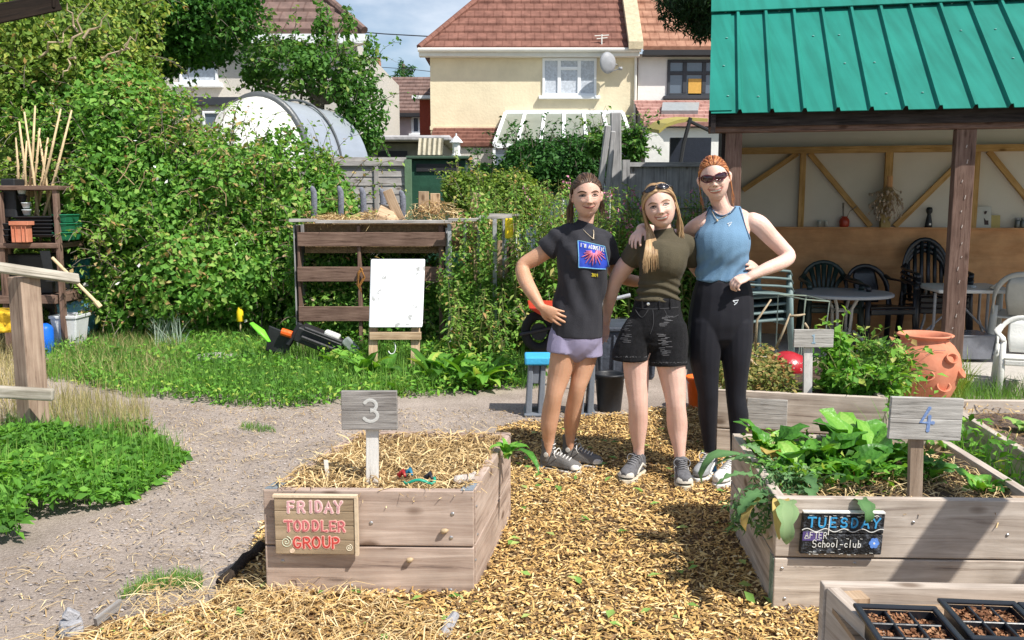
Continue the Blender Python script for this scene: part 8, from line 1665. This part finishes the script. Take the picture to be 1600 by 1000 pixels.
# ---------------------------------------------------------------- person 2: olive top, black denim shorts
b = Body(4.80); skB = skin('skin_fair', (.70, .43, .34), (.78, .52, .43, 1)); P2 = thing('person', 'long haired blond person in olive top and black denim shorts, in the middle', 'person', G(1022, 742))
h2 = Head(b.p(1030.5, 321.5, -.02), 68*b.k, -9, -13, 2, cheeks=1.2)
mb = MB(); h2.add(mb)
b.limb(mb, [(1033, 343, .03), (1037, 356, .03), (1038, 368, .03), (1038, 380, .03)], [14, 13, 13, 18], [15, 14, 14, .05])
b.limb(mb, [(1038, 380, .03), (1036, 400, .02), (1031, 430, .01), (1028, 465, .01), (1025, 500, .01), (1022, 535, .02)], [26, 32, 30, 31, 38, 38], [.05, .09, .085, .085, .10, .09])
b.limb(mb, [(1002, 384, .04), (990, 398, .04), (975, 418, .08), (961, 440, .12), (954, 462, .16), (949, 486, .22), (947, 502, .24)], [10, 13, 14.5, 12, 11, 8.5, 7], None, side=(0, 1, 0)); hand(mb, b.p(947, 502, .24), (-.2, .1, -1), (-.3, -1, 0), (-1, 0, 0))
b.limb(mb, [(1072, 384, .06), (1084, 410, .12), (1105, 432, .20), (1140, 436, .24), (1176, 428, .17), (1183, 421, .10)], [10, 12, 12, 10, 8, 7], None, side=(0, 1, 0))
hand(mb, b.p(1184, 420, .09), b.p(1158, 411, -.10)-b.p(1184, 420, .09), (-.2, .4, -.3), (0, 0, 1), L=.165, curl=(.10, .08, .10, .15), spread=.25)
b.limb(mb, [(1000, 530, .02), (994, 562, .01), (995, 595, .0), (997, 630, -.015), (997, 660, .01), (997, 682, .02), (998, 700, .025), (998, 722, .03)], [27, 21.5, 19, 15.5, 15.5, 12.5, 9, 8.5], [26, 25, 21, 17, 17, 14, 10, 10])
b.limb(mb, [(1046, 530, .0), (1047, 562, -.01), (1052, 596, -.02), (1056, 632, -.04), (1058, 662, -.02), (1060, 686, -.03), (1062, 708, -.045), (1063, 735, -.05)], [28, 24, 20, 15.5, 16.5, 13, 9, 8.5], [26, 26, 22, 17, 18, 14, 10, 10])
for q in ((998, 628, -.050), (1056, 628, -.072)): limb(mb, [b.p(*q)+np.array([0, .02, .02]), b.p(*q)+np.array([0, .02, -.02])], [.032, .030], None)
V, F, N = union(mb, .0042, 2); link_mesh('body', V, F, skB, P2, True); face(h2, P2, LIP2, BROWL, grin=.96)
OLV = cloth('olive_jersey', (.085, .072, .046), .8, .12)
mb = MB(); b.limb(mb, [(1037, 357, .03), (1038, 364, .03), (1038, 370, .03), (1038, 377, .03), (1037, 388, .02), (1036, 400, .0), (1035, 412, -.005), (1032, 428, .005), (1029, 448, .01), (1027, 470, .01)], [16.5, 17, 27, 38, 41, 39, 37, 34, 32.5, 35], [17.5, 18, .075, .09, .105, .125, .125, .10, .095, .10], rnd_ends=(False, False))
limb(mb, [b.p(1014, 404, -.035), b.p(1024, 407, -.062), b.p(1036, 407, -.062), b.p(1048, 407, -.060), b.p(1058, 404, -.03)], [.036, .045, .044, .045, .036], None, side=(0, 0, 1))
b.limb(mb, [(1014, 380, .03), (1001, 384, .03), (989, 400, .045), (982, 409, .06)], [16, 18, 17.5, 17], None, side=(0, 1, 0), rnd_ends=(True, False)); b.limb(mb, [(1060, 380, .03), (1073, 385, .05), (1081, 402, .08), (1084, 410, .10)], [17, 18, 16, 15], None, side=(0, 1, 0), rnd_ends=(True, False))
def foldB(V, N):
    z = V[:, 2]; m_ = np.clip((1.13-z)/.12, 0, 1)*np.clip((z-.93)/.05, 0, 1); return V+N*(m_*.009*np.sin(z*150+V[:, 0]*30+2*np.sin(V[:, 0]*22)))[:, None]
tb, V, F = garment(P2, 'high_neck_top', mb, OLV, seed=13, smooth=10, wr=.0016, post=foldB)
DEN = cloth('black_denim', (.012, .012, .014), .85, .35, 60, b=.5, bs=400)
mb = MB(); b.limb(mb, [(1027, 465, .01), (1027, 474, .01), (1026, 490, .01), (1025, 510, .01), (1023, 524, .015)], [36, 37, 41, 45, 44], [.10, .102, .115, .125, .12], rnd_ends=(False, True)); b.limb(mb, [(1000, 512, .01), (993, 530, .008), (986, 552, .005), (985, 561, .005)], [25, 28, 29, 29.5], [30, 31, 32, 32], rnd_ends=(True, False)); b.limb(mb, [(1048, 512, .0), (1047, 535, -.005), (1044, 560, -.008), (1044, 570, -.01)], [26, 29, 30.5, 31], [30, 31, 33, 33], rnd_ends=(True, False))
so_, V, F = garment(P2, 'denim_shorts', mb, DEN, seed=23, wr=.003, fr=(8, 8, 16), big=.006); sf = Surf(V, F)
mb = MB(); q = sf.at(1013, 475, .003); mb.lathe([(0, -.001), (.008, 0), (.008, .003), (0, .004)], q, 14, M=lambda v: np.array([v[0], -v[2], v[1]])); mb.build('button', mat('button_steel', (.75, .75, .76), .25, .05, metal=.8), so_)
mb = MB()
for x in (1004, 1030, 1047): sf.line(mb, [(x, 467), (x, 482)], 3.2, .002, 3)
mb.build('belt_loops', DEN, so_)
mb = MB(); sf.line(mb, [(993, 481), (1015, 483), (1040, 482), (1060, 480)], 1., .001, 4); sf.line(mb, [(993, 484), (1003, 496), (1013, 484)], 1., .001, 5); sf.line(mb, [(1038, 484), (1046, 497), (1060, 492)], 1., .001, 5); sf.line(mb, [(1020, 484), (1021, 505), (1016, 522)], 1., .001, 5); mb.build('seams', mat('seam_grey', (.06, .06, .065), .9), so_)
mb = MB(); rr = random.Random(2)
for (cx_, cy_, n_) in ((978, 510, 9), (976, 530, 8), (1040, 502, 9), (1038, 530, 10), (1040, 550, 8)):
    for i in range(n_): x, y = cx_+rr.uniform(-5, 5), cy_+i*1.9-8; sf.line(mb, [(x-rr.uniform(3, 8), y), (x+rr.uniform(3, 8), y+rr.uniform(-1, 1))], .7, .0005, 2)
for (xa, xb, y_) in ((958, 1012, 559), (1016, 1073, 568)):
    for i in range(40): x = rr.uniform(xa, xb); sf.line(mb, [(x, y_-1), (x+rr.uniform(-1.5, 1.5), y_+rr.uniform(-3, 0))], .5, .001, 2)
mb.build('frayed_threads', mat('thread_grey', (.16, .16, .17), .9), so_)
HBL = attr_mat('blond_hair', [(0, (.16, .085, .04)), (.45, (.38, .235, .115)), (1, (.66, .47, .26))], rough=.42, trans=0, spec=.45)
mb = MB(); V_, F_ = hair_shell(h2, .36, 1.03, -.4, -.10); mb.V += list(V_); mb.ca = .5
for f in F_: mb.face(list(f), [(0, 0)]*4)
r = random.Random(14)
for i in range(380):
    sg = 1 if i % 5 < 2 else -1; tp = r.random(); st = hairline(.05)*(1-tp)+np.array([.02, .15, .5])*tp
    P_ = over(h2, st+np.array([.02+sg*.01, 0, 0]), (sg*1., r.uniform(-.10, .55), r.uniform(-.12, .08)), r.uniform(.02, .05)); e = P_[-1]
    if sg < 0 and i % 3:
        l_ = r.uniform(1.1, 1.40); k = r.uniform(-.15, .12); P_ += [(e[0]+.01, e[1]*.8-.02, -.32), (-.33+k*.6, -.10, -.58), (-.35+k, -.34+k*.5, -.82), (-.40+k*1.2, -.50, -1.02), (-.46+k*1.3, -.50, -l_)]
    else:
        l_ = r.uniform(.7, 1.0); P_ += [(e[0]+sg*.02, e[1]+.05, -.3), (e[0]+sg*r.uniform(-.08, .05), e[1]+.08, -.6), (e[0]+sg*r.uniform(-.14, .04), e[1]+.08, -l_)]
    lock(mb, h2, P_, r.uniform(.010, .018), .2, i)
mb.build('hair', HBL, P2, smooth=True)
def glasses(P, h, C, sx, tilt, lensm, framem, cateye=.25, up=False):
    """C centre in head units, tilt rotates them back over the crown"""
    R_ = np.array(Matrix.Rotation(math.radians(tilt), 3, 'X')); T = lambda q: h.w(np.asarray(C)+R_@np.asarray(q, float)); t = None
    def outline(sg, k=1.): 
        o = []
        for i in range(24):
            a = 2*PI*i/24; x = sx*.118*math.cos(a)*k; z = sx*.074*math.sin(a)*k; 
            if z > 0: z = z*.85+cateye*max(0, x)*.6
            else: z *= 1-.25*max(0, x/.118)
            o.append((sg*(.145+x), -.02+.10*((.145+x)/.26)**2, z))
        return o
    fr = MB()
    for sg in (-1, 1): pts = [T(q) for q in outline(sg)]; fr.tube(pts+[pts[0]], .0032, 6)
    fr.tube([T((-.035, -.02, .03)), T((0, -.03, .035)), T((.035, -.02, .03))], .003, 6)
    for sg in (-1, 1): fr.tube([T((sg*.26, .08, .045)), T((sg*.335, .14, .04)), T((sg*.345, .42, .02)), T((sg*.34, .48, -.04))], .003, 6)
    t = fr.build('sunglasses', framem, P, smooth=True)
    for sg in (-1, 1): mb = MB(); o_ = outline(sg, .97); c_ = T((sg*.145, -.03, .0)); b_ = len(mb.V); mb.V += [c_]+[T(q) for q in o_]; [mb.face([b_, b_+1+i, b_+1+(i+1) % 24], [(0, 0)]*3) for i in range(24)]; mb.build('lens', lensm, t, smooth=True)
LENS = mat('dark_lens', (.012, .010, .012), .08, .05, 5, 0, spec=.9); FRM = mat('dark_frame_gloss', (.02, .014, .02), .2, .1, spec=.7)
glasses(P2, h2, (0.02, -.30, .43), 1, -38, LENS, FRM, .1)
for ank, dr in (((998, 722, .03), (-.52, -.85)), ((1063, 735, -.05), (-.05, -1))):
    shoe(P2, heel_at(b.p(*ank), dr), dr, .25, .094, cloth('dark_mesh', (.13, .13, .14), .8, .3, 60), mat('cream_sole', (.60, .54, .42), .6, .15, 30, .1), mat('lace_grey', (.22, .22, .23), .8), toe=mat('cream_overlay', (.55, .52, .46), .6, .1), stripe=mat('cream_overlay', (.55, .52, .46), .6, .1))

# ---------------------------------------------------------------- person 3: blue tank, black leggings
b = Body(4.83); skC = skin('skin_pale', (.74, .47, .38), (.82, .57, .48, 1)); P3 = thing('person', 'red haired person in dark sunglasses, blue tank top and black leggings, rightmost of the three', 'person', G(1130, 742))
h3 = Head(b.p(1116, 278.5, -.02), 67*b.k, -14, -10, 4, narrow=.95, cheeks=1.1)
mb = MB(); h3.add(mb)
b.limb(mb, [(1119, 299, .03), (1124, 314, .03), (1129, 328, .03), (1131, 340, .03)], [14.5, 13.5, 15, 30], [16, 15, 16, .06])
b.limb(mb, [(1132, 336, .03), (1132, 350, .03), (1130, 375, .015), (1129, 400, .01), (1128, 430, .01), (1127, 460, .01), (1126, 500, .02), (1127, 525, .02)], [38, 42, 38, 36, 36, 42, 47, 44], [.05, .07, .088, .08, .075, .09, .105, .095])
b.limb(mb, [(1174, 345, .03), (1187, 352, .03), (1204, 370, .03), (1222, 388, .02), (1233, 401, -.0), (1220, 411, -.05), (1200, 419, -.09), (1180, 428, -.12), (1172, 432, -.125)], [14, 15, 13.5, 12, 10.5, 11, 10, 7.8, 7], None, side=(0, 1, 0))
hand(mb, b.p(1172, 432, -.125), (-1, -.25, -.30), (.15, .5, -1), (-.2, 1, .5), L=.155, curl=(.55, .55, .55, .55), spread=.2, thumb=.5)
b.limb(mb, [(1098, 347, .03), (1086, 355, .06), (1068, 368, .17), (1046, 366, .21), (1024, 362, .19), (1007, 357, .09), (1001, 358, .03)], [12, 12.5, 11, 10, 9.5, 8.5, 7.5], None, side=(0, 1, 0))
hand(mb, b.p(1002, 358, .03), b.p(986, 379, -.075)-b.p(1002, 358, .03), (.3, .25, -1), (1, 0, .2), L=.155, curl=(.22, .24, .28, .32), spread=.3, thumb=.4)
b.limb(mb, [(1108, 525, .0), (1103, 560, -.005), (1106, 612, -.02), (1106, 648, .0), (1109, 680, .01), (1110, 706, .015), (1110, 735, .02)], [23, 20, 14, 13, 10.5, 8.5, 8.5], [23, 22, 15, 14, 12, 10, 10])
b.limb(mb, [(1148, 525, .0), (1149, 560, -.01), (1150, 616, -.03), (1153, 655, -.04), (1151, 690, -.07), (1148, 722, -.09), (1147, 745, -.10)], [22, 19, 13, 12.5, 9.5, 8, 8.5], [22, 21, 15, 14, 11, 10, 10])
V, F, N = union(mb, .0042, 2); link_mesh('body', V, F, skC, P3, True); face(h3, P3, LIP2, BROWL, eyes=False, grin=1.0)
glasses(P3, h3, (0, -.475, .030), 1.16, 0, mat('maroon_lens', (.035, .006, .012), .08, .05, 5, 0, spec=.9), mat('maroon_frame', (.09, .010, .02), .15, .1, spec=.7), .45)
TK = cloth('slate_blue_rib', (.15, .27, .41), .7, .06)
mb = MB(); b.limb(mb, [(1133, 321, .03), (1132, 336, .028), (1131, 354, .02), (1130, 368, .01), (1129, 380, .0), (1129, 394, .0), (1128, 410, .008), (1128, 424, .01), (1128, 438, .01)], [24, 30, 35, 42, 44, 42, 40.5, 41, 43], [.070, .085, .10, .115, .12, .115, .10, .095, .098], rnd_ends=(False, False))
limb(mb, [b.p(1104, 374, -.025), b.p(1114, 377, -.052), b.p(1128, 377, -.055), b.p(1142, 377, -.052), b.p(1152, 374, -.025)], [.042, .050, .050, .050, .042], None, side=(0, 0, 1))
def cutC(V, F):
    c = V[F].mean(1); k = np.ones(len(F), bool); px = 800+c[:, 0]/ (c[:, 1]*cp-(c[:, 2]-CAMZ)*sp)*FPX; v = (c[:, 1]*sp+(c[:, 2]-CAMZ)*cp)/(c[:, 1]*cp-(c[:, 2]-CAMZ)*sp); py = 500-v*FPX
    fy = c[:, 1] < b.Y+.06
    k &= ~(fy & (py < 322+ 14*np.clip(1-((px-1129)/19)**2, 0, 1)))
    return k
V, F, N = union(mb, .005, 14); z = V[:, 2]; V = V+N*(.0065*np.clip((1.28-z)/.12, 0, 1)*np.sin(z*70-V[:, 0]*55+2*np.sin(V[:, 0]*16+z*9))+.001*smooth_noise(V, 20, 4))[:, None]; V, F = keep_faces(V, F, cutC(V, F)); tk = link_mesh('tank_top', V, F, TK, P3, True); sf = Surf(V, F)
mb = MB(); sf.line(mb, [(1110, 323.5), (1116, 332), (1128, 337.5), (1141, 333), (1149, 323.5)], 2.2, .001, 8); sf.line(mb, [(1109.5, 324), (1103, 338), (1097, 352), (1088, 372)], 2., .001, 6); sf.line(mb, [(1155, 324), (1160, 340), (1165, 356), (1171, 374)], 2., .001, 6); mb.build('binding', cloth('navy_binding', (.05, .085, .14)), tk, smooth=True)
MARK = mat('logo_white', (.70, .74, .78), .6, .05)
mb = MB(); sf.line(mb, [(1136.5, 349.5), (1143.5, 347.5), (1141, 351), (1138, 354)], 1.1, .002, 1); sf.line(mb, [(1136.5, 350), (1139, 351)], 1., .002, 1); mb.build('logo', MARK, tk)
mb = MB(); sf.line(mb, [(1112, 328), (1116, 337), (1120, 343)], .7, .003, 4); sf.line(mb, [(1122, 343), (1134, 338), (1142, 331)], .7, .003, 4); q = sf.at(1121, 345, .006); mb.lathe([(0, -.008), (.008, 0), (0, .008)], q, 8); mb.build('necklace', mat('pale_gold', (.62, .52, .38)), P3, smooth=True)
LG = cloth('black_leggings', (.014, .014, .019), .6, .15, 5, b=.1, sheen=.05)
mb = MB(); b.limb(mb, [(1129, 437, .01), (1129, 446, .01), (1129, 458, .01), (1128, 480, .015), (1126, 502, .02), (1126, 518, .02)], [41, 44, 47.5, 50.5, 52, 50], [.093, .10, .108, .12, .128, .12], rnd_ends=(False, True))
b.limb(mb, [(1104, 505, .01), (1102, 530, .0), (1101, 556, -.005), (1103, 585, -.01), (1106, 612, -.02), (1106, 630, -.01), (1106, 648, .0), (1108, 680, .01), (1110, 705, .015)], [28, 27, 25, 20.5, 16.5, 16, 15.2, 12, 9.5], [30, 30, 28, 23, 18.5, 18, 17.5, 14, 11.5], rnd_ends=(True, False))
b.limb(mb, [(1150, 505, .01), (1150, 530, .0), (1150, 556, -.01), (1150, 590, -.02), (1150, 618, -.03), (1152, 636, -.035), (1154, 655, -.04), (1152, 690, -.07), (1149, 720, -.09)], [26, 25.5, 23, 18.5, 15.5, 15.5, 15.5, 11, 9], [30, 30, 28, 22, 18, 18, 17.5, 13, 11], rnd_ends=(True, False))
lg, V, F = garment(P3, 'leggings', mb, LG, seed=33, wr=.0008, voxel=.0055); sf = Surf(V, F)
mb = MB(); sf.line(mb, [(1145, 470), (1153.5, 469), (1151, 473), (1147, 476.5)], 1.3, .002, 1); sf.line(mb, [(1145, 470.5), (1148.5, 473)], 1.2, .002, 1); mb.build('logo', MARK, lg)
HR = attr_mat('red_hair', [(0, (.20, .055, .02)), (.5, (.42, .14, .045)), (1, (.66, .29, .11))], rough=.4, trans=0, spec=.45)
mb = MB(); V_, F_ = hair_shell(h3, .36, 1.03, -.2, -.10); mb.V += list(V_); mb.ca = .5
for f in F_: mb.face(list(f), [(0, 0)]*4)
r = random.Random(24)
for i in range(260):
    ph = r.uniform(-1.45, 1.45); P_ = over(h3, hairline(ph), (r.uniform(-.2, .2), .9, r.uniform(-.5, .0)), r.uniform(.012, .035)); e = P_[-1]
    if i % 2: P_ += [(e[0]*.8+.08, .46, -.45), (e[0]*.8+.16, .42, -.8)]
    lock(mb, h3, P_, r.uniform(.008, .015), .3, i, .3)
for i in range(26):
    sg = 1 if i % 2 else -1; P_ = over(h3, hairline(sg*1.2), (sg*1., r.uniform(-.05, .25), r.uniform(-.25, 0)), .03, 5); e = P_[-1]; P_ += [(e[0]+sg*.01, e[1]+.02, -.3), (e[0]+sg*r.uniform(-.03, .05), e[1]+.05, -.5), (e[0]+sg*r.uniform(-.06, .05), e[1]+.07, -r.uniform(.55, .8))]; lock(mb, h3, P_, r.uniform(.006, .011), .2, i)
mb.build('hair', HR, P3, smooth=True)
SOCK = cloth('blue_sock', (.10, .34, .62)); GM_ = cloth('grey_mesh', (.30, .31, .32), .8, .25, 60); WS = mat('shoe_white', (.70, .70, .68), .6, .06)
for (px, py, dy, dr) in ((1110, 722, .02, (-.55, -.84)), (1147, 735, -.10, (-.66, -.75))):
    s_ = shoe(P3, heel_at(b.p(px, py, dy), dr), dr, .25, .095, GM_ if px < 1120 else WS, WS, LACE, stripe=WS if px < 1120 else GM_)
    mb = MB(); b.limb(mb, [(px, py-7, dy), (px, py+4, dy), (px, py+14, dy)], [9.8, 9.6, 10], [11.5, 11.5, 12], rnd_ends=(False, False)); mb.build('sock', SOCK, P3, smooth=True)
